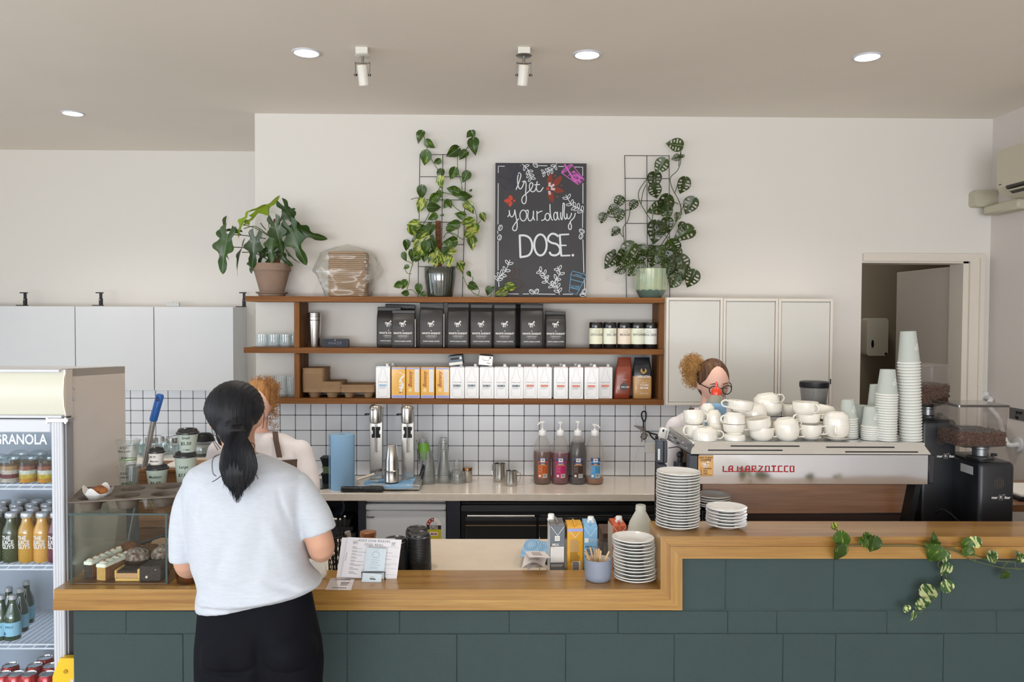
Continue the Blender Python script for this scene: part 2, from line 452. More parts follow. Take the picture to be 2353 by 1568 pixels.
# wall tiles: every tile is a piece of its wall
tile_me=MB().box(-.0482,.0482,-.009,0,-.0482,.0482,bev=.0025).mesh('tile',m_tile,True,30)
def tiles(wall,Y,x0,x1,z0,z1,gx,gz,th=.009):
 g=single('grout_bed',MB().box(x0,x1,Y-.006,Y,z0,z1),m_grout,smooth=False);g.parent=wall
 i0=math.floor((x0-gx)/.1);i1=math.ceil((x1-gx)/.1)
 for i in range(i0,i1):
  for j in range(math.floor((z0-gz)/.1),math.ceil((z1-gz)/.1)):
   a=max(gx+i*.1,x0);b=min(gx+i*.1+.1,x1);c=max(gz+j*.1,z0);d=min(gz+j*.1+.1,z1)
   if b-a<.02 or d-c<.015:continue
   o=bpy.data.objects.new('tile',tile_me);COL.objects.link(o);o.parent=wall
   o.location=((a+b)/2,Y,(c+d)/2);o.scale=((b-a-.0016)/.0984,1,(d-c-.0016)/.0984)
   o.rotation_euler=(R(random.uniform(-.25,.25)),0,R(random.uniform(-.25,.25)))
tiles(wall_back,YB,XS,P(1834,1000,YB).x,ZB,P(1176,918,YB).z,P(750,1000,YB).x,P(900,1059,YB).z-.1)
tiles(wall_left_back,YL,P(250,980,YL).x,XS,ZB,P(400,890,YL).z,P(330,960,YL).x,P(400,972.5,YL).z-.1)
# ================================================================ service counter
m_block=M('painted_block',(58,74,74),.6,spec=.25,bump=.2,bs=110,var=.06,vs=5)
m_mortar=M('painted_mortar',(53,69,69),.6,bump=.3,bs=60)
w_cap=wood('counter_timber',(182,144,80),(140,96,44),(166,124,62),'X',1.0,.3,.35)
w_capz=wood('counter_timber_upright',(180,142,80),(140,97,46),(164,122,62),'Z',1.0,.3,.35)
XJ=P(1568,1330,YF).x
ctr=thing('service_counter','long dark teal painted block counter front under the timber cap','counter',(0,YF+.02,0))
YK=YF+.02
zc0,zc1=P(1176,1404,YK).z,P(1176,1284,YK).z
xl=P(168,1450,YK).x;xr_=XR
core=MB().box(xl+.004,xr_,YK+.003,YC-.004,0,zc0-.002);core.box(XJ-.03,xr_,YK+.003,YC-.004,zc0-.002,zc1-.002)
part('mortar_core',core,m_mortar,ctr,world=True,smooth=False)
def zy(py):return P(1176,py,YK).z
cour=[(zc1,zy(1402),XJ,[1666,1914,2162,2410],0),(zy(1402)if False else zc0,zy(1457),xl,[290,540,798,918,1170,1420,1672,1785,2038,2290],1),(zy(1457),zy(1457)-.2,xl,[420,670,798,1050,1300,1550,1800,1921,2169],0)]
zz=zy(1457)-.2;alt=0
while zz>.02:
 cour.append((zz,max(zz-.2,0),xl,[290,540,798,1050,1170,1420,1672,1920,2162]if alt==0 else[420,670,920,1170,1300,1550,1800,2050,2290],0));zz-=.2;alt^=1
for zt,zb_,xs_,jn,_ in cour:
 zb_=max(zb_,0)
 xs2=[xs_]+[P(j,1450,YK).x for j in jn if P(j,1450,YK).x>xs_+.06]+[xr_+.001]
 for a,b in zip(xs2,xs2[1:]):
  if b-a<.03:continue
  b=min(b,xr_)
  if b-a<.02:continue
  off=random.uniform(-.0012,.0012)
  part('block',MB().box(a+.0007,b-.0007,YK+off,YK+.05,zb_+.0007,zt-.0007,bev=.0018),m_block,ctr,world=True)
cap=thing('timber_countertop','stepped varnished timber cap along the whole counter','countertop',(0,YF,zc0))
def capb(pts,nm,m,y1=YC):
 q=[(P(x,y,YF).x,P(x,y,YF).z)for x,y in pts]
 part(nm,MB().prism(q,YF,y1),m,cap,world=True,ang=20)
e=3200
fix=lambda pts:pts
zl=lambda y:P(1176,y,YF).z
def capz(pts,m,y1=YC,y0=YF):
 q=[(P(x,y,YF).x,zl(y))for x,y in pts]
 part('board',MB().prism(q,y0,y1),m,cap,world=True,ang=20)
capz([(124,1379.3),(1541,1379.3),(1518,1355),(124,1355)],w_cap)
capz([(122,1403),(1568,1403),(1541,1379),(122,1379)],w_cap,y0=YF-.001)
capz([(1518,1355),(1541,1379),(1541,1256),(1518,1233)],w_capz)
capz([(1541,1379),(1568,1403),(1568,1284),(1541,1256)],w_capz,y0=YF-.001)
capz([(1541,1255.5),(e,1255.5),(e,1233),(1518,1233)],w_cap)
capz([(1568,1284),(e,1284),(e,1256),(1541,1256)],w_cap,y0=YF-.001)
# lower preparation bench behind the counter
m_bench=M('beige_laminate',(230,214,192),.32,coat=.15,var=.05,vs=12)
YD=3.72
bn=thing('preparation_bench','low beige bench running behind the service counter','bench',(0,YC,0))
part('worktop',MB().box(xl+.0,P(1560,1300,YC).x-.02,YC+.002,YD,ZB-.035,ZB,bev=.003),m_bench,bn,world=True)
part('cupboard',MB().box(xl+.0,P(1560,1300,YC).x-.05,YC+.01,YD-.04,.08,ZB-.036),m_white,bn,world=True)
bm2=thing('machine_bench','dark timber bench that carries the coffee machine and grinders','bench',(1.5,YC,0))
w_dark=wood('bench_timber',(150,108,78),(104,70,48),(128,88,60),'X',1,.4,.2)
part('worktop',MB().box(P(1560,1300,YC).x-.018,XR-.002,YC+.002,3.80,ZB-.035,ZB,bev=.003),w_dark,bm2,world=True)
part('cupboard',MB().box(P(1560,1300,YC).x,XR-.01,YC+.01,3.76,0.0,ZB-.036),m_black,bm2,world=True)
# back bench along the tiled wall
YBF=4.68
m_stone=M('pale_stone_bench',(224,214,202),.2,coat=.2,var=.05,vs=25)
bb=thing('back_bench','pale grey stone bench along the white tiled wall','bench',(0,YBF,0))
x0b,x1b=P(587,1140,YBF).x-.1,XR-.9
part('worktop',MB().box(x0b,x1b,YBF,YB-.011,ZB-.044,ZB,bev=.003),m_stone,bb,world=True)
xq=[P(828,1200,YBF).x,P(1040,1200,YBF).x,P(1515,1200,YBF).x]
m_navy=M('dark_navy_panel',(38,42,54),.45)
for q,wd in((P(832,1200,YBF+.02).x,.045),(P(1042,1200,YBF+.02).x,.078),(P(1530,1200,YBF+.02).x,.04),(x0b+.02,.04),(x1b-.03,.05)):
 part('upright_panel',MB().box(q-wd/2,q+wd/2,YBF+.02,YB-.03,0,ZB-.045),m_navy,bb,world=True,smooth=False)
part('rear_panel',MB().box(x0b,x1b,YB-.03,YB-.015,0,ZB-.045),m_black,bb,world=True)
# left bench in the recess
lb=thing('recess_bench','pale bench in the recess under the left wall cabinets','bench',(-3,5.8,0))
part('worktop',MB().box(XL+.02,XS-.03,5.84,YL-.011,ZB-.045,ZB,bev=.003),m_stone,lb,world=True)
part('cupboard',MB().box(XL+.02,XS-.05,5.9,YL-.02,0,ZB-.046),M('underbench_shade',(40,40,44),.6),lb,world=True)  # dark-coloured solid stands in for the shade below the recess worktop
# ================================================================ cabinets
def cab_left(a,b,lab):
 Yf=6.10;z0=P(400,897,Yf).z;z1=P(300,705,Yf).z
 xa,xb=P(a,800,Yf).x,P(b,800,Yf).x
 t=thing('wall_cabinet',lab,'cabinet',((xa+xb)/2,Yf,z0),group='white cabinets in the recess')
 part('carcass',MB().box(xa+.002,xb-.002,Yf+.02,YL-.002,z0,z1,bev=.001),m_white,t,world=True)
 part('door',MB().box(xa+.003,xb-.003,Yf,Yf+.018,z0-.003,z1,bev=.0015),m_white,t,world=True)
cab_left(354,537,'plain white wall cabinet beside the end of the timber shelves')
cab_left(173,354,'plain white wall cabinet in the middle above the blue-handled pole')
cab_left(-8,173,'plain white wall cabinet directly above the drinks fridge')
cab_left(-190,-8,'plain white wall cabinet at the far end, past the drinks fridge')
def cab_right(a,b,lab,dy):
 Yf=4.93
 xa,xb=P(a,800,Yf).x,P(b,800,Yf).x;z0=P(1176,933.5+3,Yf).z;z1=P(1176,684,Yf).z+.0
 z1=P((a+b)/2,685+dy,Yf).z;z0=P((a+b)/2,933+dy,Yf).z
 t=thing('framed_cabinet',lab,'cabinet',((xa+xb)/2,Yf,z0),group='cream framed cabinets')
 m_cr=M('cream_cabinet_paint',(214,208,198),.45)
 f=.018
 fr=MB().box(xa+.001,xb-.001,Yf+.02,YB-.002,z0,z1)
 part('carcass',fr,m_cr,t,world=True,smooth=False)
 fm=MB()
 for bx in((xa+.001,xa+f),(xb-f,xb-.001)):fm.box(bx[0],bx[1],Yf,Yf+.02,z0,z1,bev=.002)
 fm.box(xa+f,xb-f,Yf,Yf+.02,z0,z0+f,bev=.002);fm.box(xa+f,xb-f,Yf,Yf+.02,z1-f,z1,bev=.002)
 part('frame',fm,m_cr,t,world=True)
 part('door',MB().box(xa+f+.003,xb-f-.003,Yf+.006,Yf+.018,z0+f+.003,z1-f-.003,bev=.001),M('cabinet_door_paint',(205,203,197),.4),t,world=True)
 return t
cab_right(1530,1661,'cream framed wall cabinet touching the timber shelves',-1)
cab_right(1661,1788,'cream framed wall cabinet between its two twins',1)
t=cab_right(1788,1914,'cream framed wall cabinet nearest the doorway',2)
part('latch',MB().box(-.003,.003,-.006,0,-.016,.016,bev=.001),m_black,t,loc=(P(1908,860,4.93).x-t.location.x,0,P(1908,877,4.93).z-t.location.z))
# ================================================================ timber wall shelves
w_sh=wood('shelf_timber',(142,94,48),(100,60,27),(122,77,38),'X',1,.6,0)
w_shz=wood('shelf_timber_upright',(142,94,50),(100,62,30),(122,79,40),'Z',1,.6,0)
YS=4.98
shf=thing('timber_wall_shelf','three-tier open timber shelf unit fixed to the white wall','shelf',(0,YS,1.5))
def board(xa,xb,ya,yb,th):
 p=[P(xa,ya,YS),P(xb,yb,YS)]
 A=[(p[0].x,YS,p[0].z-th),(p[1].x,YS,p[1].z-th),(p[1].x,YS,p[1].z),(p[0].x,YS,p[0].z)]
 Bk=[(a,YB-.003,c)for a,_,c in A]
 part('board',MB().hexa(A+Bk),w_sh,shf,world=True,ang=20)
TH=.034
SHX={'top':(563,1529,680.5,684.5),'mid':(560,1526,799,803),'low':(560,1526,915.5,919)}
for k in SHX:board(*SHX[k],TH)
def shz(tier,px,Y=YS,dz=0):
 """height of a tier's top surface at a pixel column"""
 a,b,ya,yb=SHX[tier];t=(px-a)/(b-a)
 xa,xb=P(a,ya,YS),P(b,yb,YS);X=P(px,800,Y).x
 t=(X-xa.x)/(xb.x-xa.x);return xa.z+(xb.z-xa.z)*t+.0008+dz
def post(xa,xb,y0=YS+.012,hi='top'):
 for lo,up in(('low','mid'),('mid','top')):
  A,Bx=P(xa,800,y0).x,P(xb,800,y0).x
  part('upright',MB().box(A,Bx,y0,YB-.004,shz(lo,xa)+.0,shz(up,xb)-TH-.004),w_shz,shf,world=True,ang=20)
post(676,688);post(1514,1525.5)
# ================================================================ goods on the timber shelves
m_bag=M('matt_black_bag',(52,49,48),.42,spec=.4,bump=.12,bs=22,var=.1,vs=9)
m_print=M('white_print',(232,230,226),.6)
m_silver=M('silver_gusset',(150,148,142),.45,.6,bump=.3,bs=120,stretch=(1,1,.1))
def horse(mb,cx,cz,s,y,mi=0,mir=1):
 """small prancing horse silhouette, S wide"""
 def q(pts):return[(cx+mir*(p[0]-50)*s/100,cz+(p[1]-45)*s/100)for p in pts]
 def poly(pts):
  pp=q(pts);k=len(pp);mb.raw([(a,y,b)for a,b in pp],[tuple(range(k))],None,mi)
 poly([(22,62),(40,58),(58,62),(70,58),(72,44),(60,36),(40,38),(26,36),(18,46)])
 poly([(58,60),(68,78),(78,88),(84,96),(86,86),(96,72),(92,67),(80,72),(76,62),(72,46),(62,44)])
 for a in([(22,58),(12,64),(4,56),(6,40),(10,34)],[(26,42),(22,26),(28,12),(24,2)],[(34,40),(40,24),(36,8),(44,2)],[(60,42),(58,24),(60,8),(66,2)],[(68,46),(84,42),(86,28),(78,22)]):
  mb.stroke(q([tuple(v)for v in spline(a,4)]),s*.075,y,mi=mi)
 return mb
def bag_front(kind):
 d=-.0440
 t=MB();horse(t,0,.152,.044,d)
 text_into(t,'WHITE KNIGHT',.0165,(0,d,.092),bold=.0005,spacing=1.05,xs=.95)
 t.stroke([tuple(v)for v in rrect(-.034,.034,.071,.079,.002,2)],.0008,d,closed=True)
 text_into(t,'ESPRESSO BLEND',.0062,(0,d,.075),spacing=1.1)
 text_into(t,'RED ROAST / COLOMBIA',.004,(0,d,.063),spacing=1.1)
 text_into(t,'WHITE HORSE COFFEE',.0098,(0,d,.042),bold=.0002,spacing=1.1,xs=.95)
 t.lathe([(0,0),(.003,0)],8,m=Matrix.Translation((0,d,.109))@Matrix.Rotation(R(90),4,'X'))
 return t
def coffee_bag(px,ytop,Y,wpx,lab,fold=0,rz=0,gus=False,prt=True,lean=0):
 s_=FPX/Y;w=wpx/s_;z0=shz('mid',px,Y);h=P(px,ytop,Y+.02).z-z0;d=.08
 t=thing('coffee_bag',lab,'bag',(P(px,760,Y).x,Y+d/2,z0),rz,'black bags of coffee beans')
 rings=[];rnd=random.Random(int(px))
 for f_,ww,dd in((0,.93,.9),(.012,.98,1),(.1,1,1.02),(.3,1.0,1.03),(.55,1.0,1.0),(.7,1.0,.92),(.80,.99,.66),(.88,.98,.34),(.93,.98,.16),(.975,.98,.12),(1.0,.97,.1)):
  ring=[]
  for(x,y)in rrect(-w/2*ww,w/2*ww,-d/2*dd,d/2*dd,min(.012,d/2*dd*.8),3):
   j=.0022*math.sin(x*70+f_*19+px)*(1 if f_>.6 else.35)
   yy=y+j
   if fold and f_>.9:yy-=.0
   z=f_*h+(lean*x if f_>.9 else 0)+(.004*math.sin(x*50+px)if f_>.85 else 0)
   ring.append((x,yy,z))
  rings.append(ring)
 part('pouch',MB().loft(rings),m_bag,t,ang=60)
 fl=MB().box(-w*.485,w*.485,-d*.10-.006,-d*.06,h*(.84 if fold else.90),h*.985,bev=.002)
 part('folded_top',fl,m_bag,t)
 if gus:
  part('side_gusset',MB().box(w/2-.003,w/2+.006,-d*.40,d*.3,.004,h*.76,bev=.003),m_silver,t,label='silver side gusset')
 if prt:part('printed_label',bag_front(0).mesh('bag_print',m_print,False),m_print,t)
 return t
Y0=5.005
coffee_bag(918,700,5.13,70,'black coffee bag at the back behind the short bag',rz=.05,prt=False)
coffee_bag(893,705,5.06,56,'leftmost black coffee bag, half hidden by the short bag in front')
coffee_bag(926,712,4.985,54,'short black coffee bag standing proud of the row',gus=True)
coffee_bag(991,696,5.0,56,'black coffee bag with a silver edge and rolled top under the plant pot',fold=1,gus=True)
coffee_bag(1053,697,5.01,51,'black coffee bag with a creased shoulder, third full-height from the left',rz=-.03)
coffee_bag(1106,698,5.01,52,'black coffee bag under the left edge of the chalkboard, fourth full-height from the left')
coffee_bag(1160,699,5.005,52,'black coffee bag under the left half of the chalkboard')
coffee_bag(1222,699,5.0,54,'black coffee bag second from the right in the row',gus=False)
coffee_bag(1277,715,5.02,48,'short slanting-topped black coffee bag at the right end of the row',lean=-.1)
coffee_bag(1186,700,5.13,40,'black coffee bag turned sideways in the gap behind the row',rz=.3,prt=False)
# tea tins
m_tinb=M('gloss_black_tin',(20,21,22),.16,coat=.6)
tinlab={0:(232,232,208),1:(232,234,216),2:(236,222,204),3:(228,232,212),4:(232,234,228)}
m_ink=M('dark_ink',(44,42,42),.7);m_inkg=M('grey_ink',(150,150,146),.7)
for i,(px,word,sh,lab)in enumerate(((1370,'LEMONGRASS',.004,'black capped tea tin lettered LEMONGRASS'),(1402,'EARL GREY',.012,'black capped tea tin lettered EARL GREY'),(1435,'BREAKFAST',.004,'black capped tea tin with pinkish label lettered BREAKFAST'),(1466,'PEPPERMINT',.004,'black capped tea tin lettered PEPPERMINT'),(1496,'SENCHA GREEN',-.018,'black capped tea tin lettered SENCHA GREEN beside the shelf upright'))):
 Y=5.03;r=15.2/FPX*Y;h=.166
 t=thing('tea_tin',lab,'tin',(P(px,770,Y).x,Y+.02,shz('mid',px,Y)),0,'tea tins')
 part('body',MB().lathe([(0,0),(r*.97,0),(r,.003),(r,h-.004),(r*.97,h),(0,h)],28),m_tinb,t)
 part('lid',MB().lathe([(r+.0012,h-.036),(r+.0016,h-.034),(r+.0016,h-.004),(r*.98,h+.0006),(0,h+.0006)],28),m_tinb,t)
 mb=MB();mb.lathe([(r+.0010,.029),(r+.0010,.129)],28)
 k=len(mb.v)
 text_into(mb,word,.0225,(sh,0,.088),mi=1,xs=.62,spacing=1.06);
 text_into(mb,'Tearoom',.010,(sh,0,.105),mi=2);text_into(mb,'LOOSE  LEAF',.006,(sh,0,.115),mi=2)
 for q in range(4):mb.stroke([(sh-.022+.002*q,.072-q*.005),(sh+.022-.003*q,.072-q*.005)],.0012,0,mi=2)
 wrap(mb,k,r+.0012)
 part('label',mb,[M('tin_label_%d'%i,tinlab[i],.6),m_ink,m_inkg],t,label='pale printed paper label')
# milk cartons
m_cart=M('white_carton',(224,224,224),.38,coat=.2)
m_cap=M('white_cap',(236,236,234),.35)
m_lgrey=M('outline_grey',(140,142,146),.6)
m_blueL=M('label_blue',(128,178,214),.5);m_greyL=M('label_slate',(98,112,122),.5);m_orL=M('label_orange',(208,88,44),.5)
def milk_mesh(col,ml):
 w,h,d=.0905,.197,.063;y=-d/2-.0006
 body=MB().box(-w/2,w/2,-d/2,d/2,0,h,bev=.002)
 body.prism([(-w/2+.002,h),(w/2-.002,h),(w/2-.006,h+.004),(-w/2+.006,h+.004)],-d/2+.006,d/2-.006)
 pr=MB()
 half=[(0,.187),(.0105,.187),(.012,.180),(.011,.168),(.017,.146),(.0275,.122),(.0295,.105),(.0295,.02),(.024,.011),(0,.011)]
 pts=[(-a,b)for a,b in half]+[(a,b)for a,b in half[::-1]]
 pr.stroke(pts,.0010,y,closed=True,mi=0)
 text_into(pr,'MILK',.0125,(-.012,y,.102),mi=1);text_into(pr,'LAB',.0125,(.014,y,.102),mi=0)
 pr.box(-.0245,.0225,y-.0002,y,.075,.088,mi=2)
 text_into(pr,col,.0085,(-.011,y-.0006,.0815),mi=3);pr.lathe([(.0028,0),(.0042,0)],12,m=Matrix.Translation((.014,y-.0006,.0815))@Matrix.Rotation(R(90),4,'X'),mi=3)
 for q in range(3):pr.stroke([(-.0245,.070-q*.0042),(.020-.004*q,.070-q*.0042)],.0011,y,mi=0)
 text_into(pr,'1L',.006,(-.021,y,.034),mi=0)
 cap=MB().lathe([(0,.018),(.0095,.018),(.0105,.016),(.0105,.004),(.013,.003),(.013,0)],16)
 rim=MB().box(-w/2+.0005,w/2-.0005,-d/2+.003,d/2-.003,h-.0005,h+.0008,mi=0)
 return body.mesh('carton_body',m_cart),pr.mesh('carton_print',[m_lgrey,m_inkg,ml,m_print],False),cap.mesh('carton_cap',m_cap),rim.mesh('carton_top',ml)
MILK={'blue':milk_mesh('LACTOSE',m_blueL),'grey':milk_mesh('OAT',m_greyL),'orange':milk_mesh('ALMOND',m_orL)}
def milk(px,kind,lab,Y=5.0,rz=0,grp='white milk cartons on the lower shelf'):
 t=thing('milk_carton',lab,'carton',(P(px,880,Y).x,Y+.032,shz('low',px,Y)),rz,grp)
 b,p,c,r_=MILK[kind]
 part('body',b,None,t);part('print',p,None,t);part('cap',c,None,t,loc=(.022,.006,.199));part('top_panel',r_,None,t)
 return t
milk(880,'blue','white milk carton with a light blue band, left of the yellow cartons')
for i,px in enumerate((1050.5,1084,1118.5,1152,1186)):
 milk(px,'grey',['white milk carton with a slate band, first after the yellow cartons','white milk carton with a slate band between the two toppled boxes','white milk carton with a slate band under the toppled white box','white milk carton with a slate band, second from the orange-banded ones','white milk carton with a slate band next to the orange-banded ones'][i],4.995+(.008 if i==1 else 0))
for i,(px,dy)in enumerate(((1218.5,.015),(1251.5,.015),(1289,0),(1324,0),(1359.5,-.004),(1391,.03))):
 milk(px,'orange','white milk carton with an orange band, '+['next to the slate-banded ones','second from the slate-banded ones','just right of the narrow red gap','third from the red foil bag','second from the red foil bag','nearest the red foil bag'][i],4.995+dy)
for px,lab in((893,'white milk carton hidden behind the light-blue-banded one'),(1282,'white milk carton in the back row behind the red gap'),(1316,'back-row white milk carton, cap showing over the third from the red bag'),(1352,'back-row white milk carton, cap showing over the second from the red bag')):
 milk(px,'orange' if px>1000 else 'blue',lab,5.075)
# toppled small cartons lying on top
for px,py,rt,kd,lab in((1047,829,-7,'grey','slate and white carton lying end-on over the slate-banded cartons'),(1116,831,5,'white','white carton lying end-on, showing its folded base')):
 Y=4.99;c=P(px,py,Y)
 zt=shz('low',px,5.0)+.2025
 t=thing('toppled_carton',lab,'carton',(c.x,Y,zt+.031),0,rot=(0,R(rt),0))
 w,h=.088,.060
 part('body',MB().box(-w/2,w/2,0,.17,-h/2+.007,h/2+.007,bev=.002),m_greyL if kd=='grey' else m_cart,t)
 pr=MB()
 if kd=='grey':
  pr.box(-w/2+.002,w/2-.002,-.001,0,-h/2+.009,-.004,mi=0);pr.box(.028,.04,-.001,0,.012,.026,mi=0);pr.box(-.03,.022,-.001,0,.012,.024,mi=1)
 else:
  pr.stroke([(-.022,.022),(-.016,.008),(.018,.008),(.024,.026)],.002,-.0008,mi=1);pr.box(.022,.031,-.001,0,.022,.03,mi=1);pr.stroke([(.008,-.006),(.03,-.010)],.003,-.0008,mi=1)
 part('print',pr,[m_print,m_ink],t)
# yellow soy cartons
m_yel=M('yellow_carton',(226,168,44),.35,coat=.3,var=.05,vs=30);m_lil=M('lilac_band',(160,168,222),.5);m_red=M('red_brown_print',(150,62,30),.6)
def soy_mesh(front):
 w,h,d=.087,.197,.063;y=-d/2-.0006
 b=MB().box(-w/2,w/2,-d/2,d/2,0,h,bev=.002)
 p=MB();p.box(-w/2+.0015,w/2-.0015,y,y+.0006,.003,.02,mi=0);p.box(-w/2+.0015,w/2-.0015,y,y+.0006,h-.013,h-.004,mi=0)
 text_into(p,'THE ORIGINAL SOY MILK',.0055,(0,y-.0005,.0115),mi=3)
 if front:
  p.box(.010,.036,y,y+.0006,.040,h-.014,mi=1)
  text_into(p,'Bonsoy',.033,(-.017,y,.120),mi=2,rot=-90,shear=.3,bold=.0004)
  p.lathe([(0,0),(.013,0)],16,m=Matrix.Translation((-.018,y,.052))@Matrix.Rotation(R(90),4,'X'),mi=4);text_into(p,'B',.016,(-.018,y-.0006,.052),mi=1)
  for q in range(16):p.stroke([(.0125,.046+q*.008),(.0335,.046+q*.008)],.0008,y-.0006,mi=0)
 else:
  for pts,wd in(([(.005,.16),(.02,.162)],.006),([(.022,.150),(.034,.150),(.034,.140),(.024,.138)],.006),([(.006,.10),(.018,.13),(.03,.136),(.014,.118),(.022,.095),(.006,.085)],.009),([(.004,.072),(.022,.06),(.03,.09),(.01,.06)],.009),([(.008,.05),(.024,.046)],.010)):
   p.stroke([tuple(v)for v in spline(pts,4)],wd,y,mi=1)
  p.box(.006,.014,y,y+.0006,.034,.042,mi=2);text_into(p,'B',.012,(.024,y,.038),mi=2)
  for q in range(12):p.stroke([(-.034,.15-q*.008),(-.034+random.uniform(.01,.03),.15-q*.008)],.0009,y,mi=4)
 return b.mesh('soy_body',m_yel),p.mesh('soy_print',[m_lil,m_print,m_red,M('lilac_dark',(96,104,170),.5),M('pale_gold',(238,200,120),.5)],False)
SOY={0:soy_mesh(False),1:soy_mesh(True)}
for i,px in enumerate((915.5,949,982.5,1017)):
 t=thing('soy_milk_carton',['yellow soy milk carton turned to its recipe side','yellow soy milk carton, first with the red script','yellow soy milk carton, middle one of the three with red script','yellow soy milk carton beside the slate-banded white cartons'][i],'carton',(P(px,880,4.995).x,5.027,shz('low',px,5.0)),0,'yellow soy milk cartons')
 b,p=SOY[0 if i==0 else 1];part('body',b,None,t);part('print',p,None,t)
# foil bags at the right end
def pouch(px,w,h,d,Y,m,mt,lab,name,draw,twist=0):
 z0=shz('low',px,Y)
 t=thing(name,lab,'bag',(P(px,870,Y).x,Y+d/2,z0))
 rings=[];rnd=random.Random(px)
 for f_,ww,dd in((0,.9,.85),(.02,.96,1),(.15,.99,1.05),(.35,1,1.08),(.55,1,1),(.7,.98,.82),(.82,.92,.55),(.92,.84,.3),(1,.82,.14)):
  ring=[(x+twist*(f_-.5)*.02,y+.003*math.sin(x*60+f_*11),f_*h)for(x,y)in rrect(-w/2*ww,w/2*ww,-d/2*dd,d/2*dd,min(.014,d/2*dd*.8),3)]
  rings.append(ring)
 mb=MB().loft(rings)
 if mt:
  for i,f in enumerate(mb.f):
   if sum(mb.v[j][2]for j in f)/len(f)>h*.5:mb.mi[i]=1
 part('pouch',mb,[m]+([mt]if mt else[]),t,ang=60)
 pr=MB();draw(pr,-d/2*1.1);part('print',pr,PRM,t)
 return t
m_gold=M('gold_print',(188,148,78),.3,.7);m_tan=M('tan_bag',(182,140,88),.4,coat=.3,bump=.1,bs=20)
PRM=[m_print,m_gold,M('grey_disc',(74,70,70),.5),m_inkg]
def kali(p,y):
 p.lathe([(0,0),(.026,0)],24,m=Matrix.Translation((.003,y,.075))@Matrix.Rotation(R(90),4,'X'),mi=2)
 text_into(p,'KALI 22%',.0125,(.01,y-.001,.075),mi=0,bold=.0003);text_into(p,'chocolate',.007,(.006,y-.001,.122),mi=0)
def chai(p,y):
 for sg in(-1,1):
  for k in range(2):
   pts=[(0,.158),(sg*.010,.166),(sg*(.019+k*.006),.176+k*.012),(sg*(.012+.010*k),.196-.012*k),(sg*.007,.176),(0,.170)]
   q=[tuple(v)for v in spline(pts,4)];p.raw([(a+.004,y-.0005-.0003*k,b)for a,b in q],[tuple(range(len(q)))],None,1)
 text_into(p,'ARKADIA',.0215,(.006,y-.001,.142),mi=0,xs=.9,bold=.0003);text_into(p,'Organic',.009,(.010,y-.001,.104),mi=0);text_into(p,'CHAI',.022,(.010,y-.001,.088),mi=0,bold=.0003)
 p.box(-.018,.034,y-.0012,y-.0005,.066,.074,mi=0);text_into(p,'VANILLA',.006,(.008,y-.002,.070),mi=3);text_into(p,'80%  100  12%',.008,(.008,y-.001,.035),mi=0)
pouch(1433,.102,.262,.07,5.02,M('red_foil_bag',(134,58,36),.35,coat=.3,bump=.25,bs=14),None,'rust red foil chocolate bag with a grey disc','chocolate_powder_bag',kali,1)
pouch(1477,.118,.262,.07,5.01,m_tan,M('dark_blue_bag',(20,24,34),.3,coat=.4,bump=.2,bs=14),'navy and tan chai bag with a gold leaf emblem','chai_powder_bag',chai)
# shaker cups, speaker, tumblers, cup carriers
def mixing_cup(mb,r0,r1,h,n=28):
 mb.lathe([(0,0),(r0,0),(r0+.001,.004),(r1,h-.003),(r1+.003,h),(r1+.001,h+.001),(r1-.002,h-.003),(r0-.001,.006),(0,.006)],n)
 return mb
cup_me=mixing_cup(MB(),.033,.044,.172).mesh('mixing_cup',m_steel)
for k in range(4):
 single('mixing_cup',cup_me,None,'tall steel mixing cup, '+fromtop(3-k,4)+' in the nest beside the small black loudspeaker','cup',(P(719,760,5.04).x,5.08,shz('mid',719)+[0,.022,.034,.046][k]),group='nested steel mixing cups')
Ysp=5.05
sp=thing('loudspeaker','small black rectangular loudspeaker beside the nested steel cups','loudspeaker',(P(770,790,Ysp).x,Ysp,shz('mid',770)))
part('body',MB().prism(rrect(-.083,.083,0,.054,.012),0,.045),M('speaker_black',(34,36,44),.5),sp)
part('grille',MB().prism(rrect(-.078,.078,.004,.050,.009),-.002,0),M('speaker_grille',(44,47,56),.7),sp)
part('lettering',text_mesh('ANKER',.026,spacing=1.08),None,sp,loc=(0,-.0028,.026)).data.materials.append(M('speaker_lettering',(96,104,118),.5))
part('indicator_light',MB().ball((0,-.003,.045),.0018,n=8,k=6),M('indicator',(240,246,255),.3,emit=(235,242,255),es=3),sp)
m_gls=clear('tumbler_glass',(252,254,254),.8,.05,.04,haze=.10,hazec=(225,235,240),edge=.8)
def tumbler(r0,r1,h):
 return MB().lathe([(0,.006),(r0*.9,.006),(r0,0),(r0+.001,.01),(r0+(r1-r0)*.5,h*.45),(r1,h),(r1-.0025,h),(r0-.002,.012),(0,.014)],48,wave=.045,wn=24)
tm1=tumbler(.034,.038,.080).mesh('tumbler',m_gls);tm2=tumbler(.032,.038,.130).mesh('tall_tumbler',m_gls)
for px,Y,nm in((601,5.06,'at the outer end of the middle shelf'),(629,5.06,'second from the outer end of the middle shelf'),(656,5.06,'third from the outer end of the middle shelf'),(677,5.12,'half hidden behind the shelf upright, middle shelf'),(616,5.15,'in the back row, middle shelf, outer end'),(645,5.15,'in the back row, middle shelf, near the upright')):
 single('tumbler',tm1,None,'short ribbed clear tumbler, '+nm,'glass',(P(px,785,Y).x,Y,shz('mid',px,Y)),group='short ribbed tumblers')
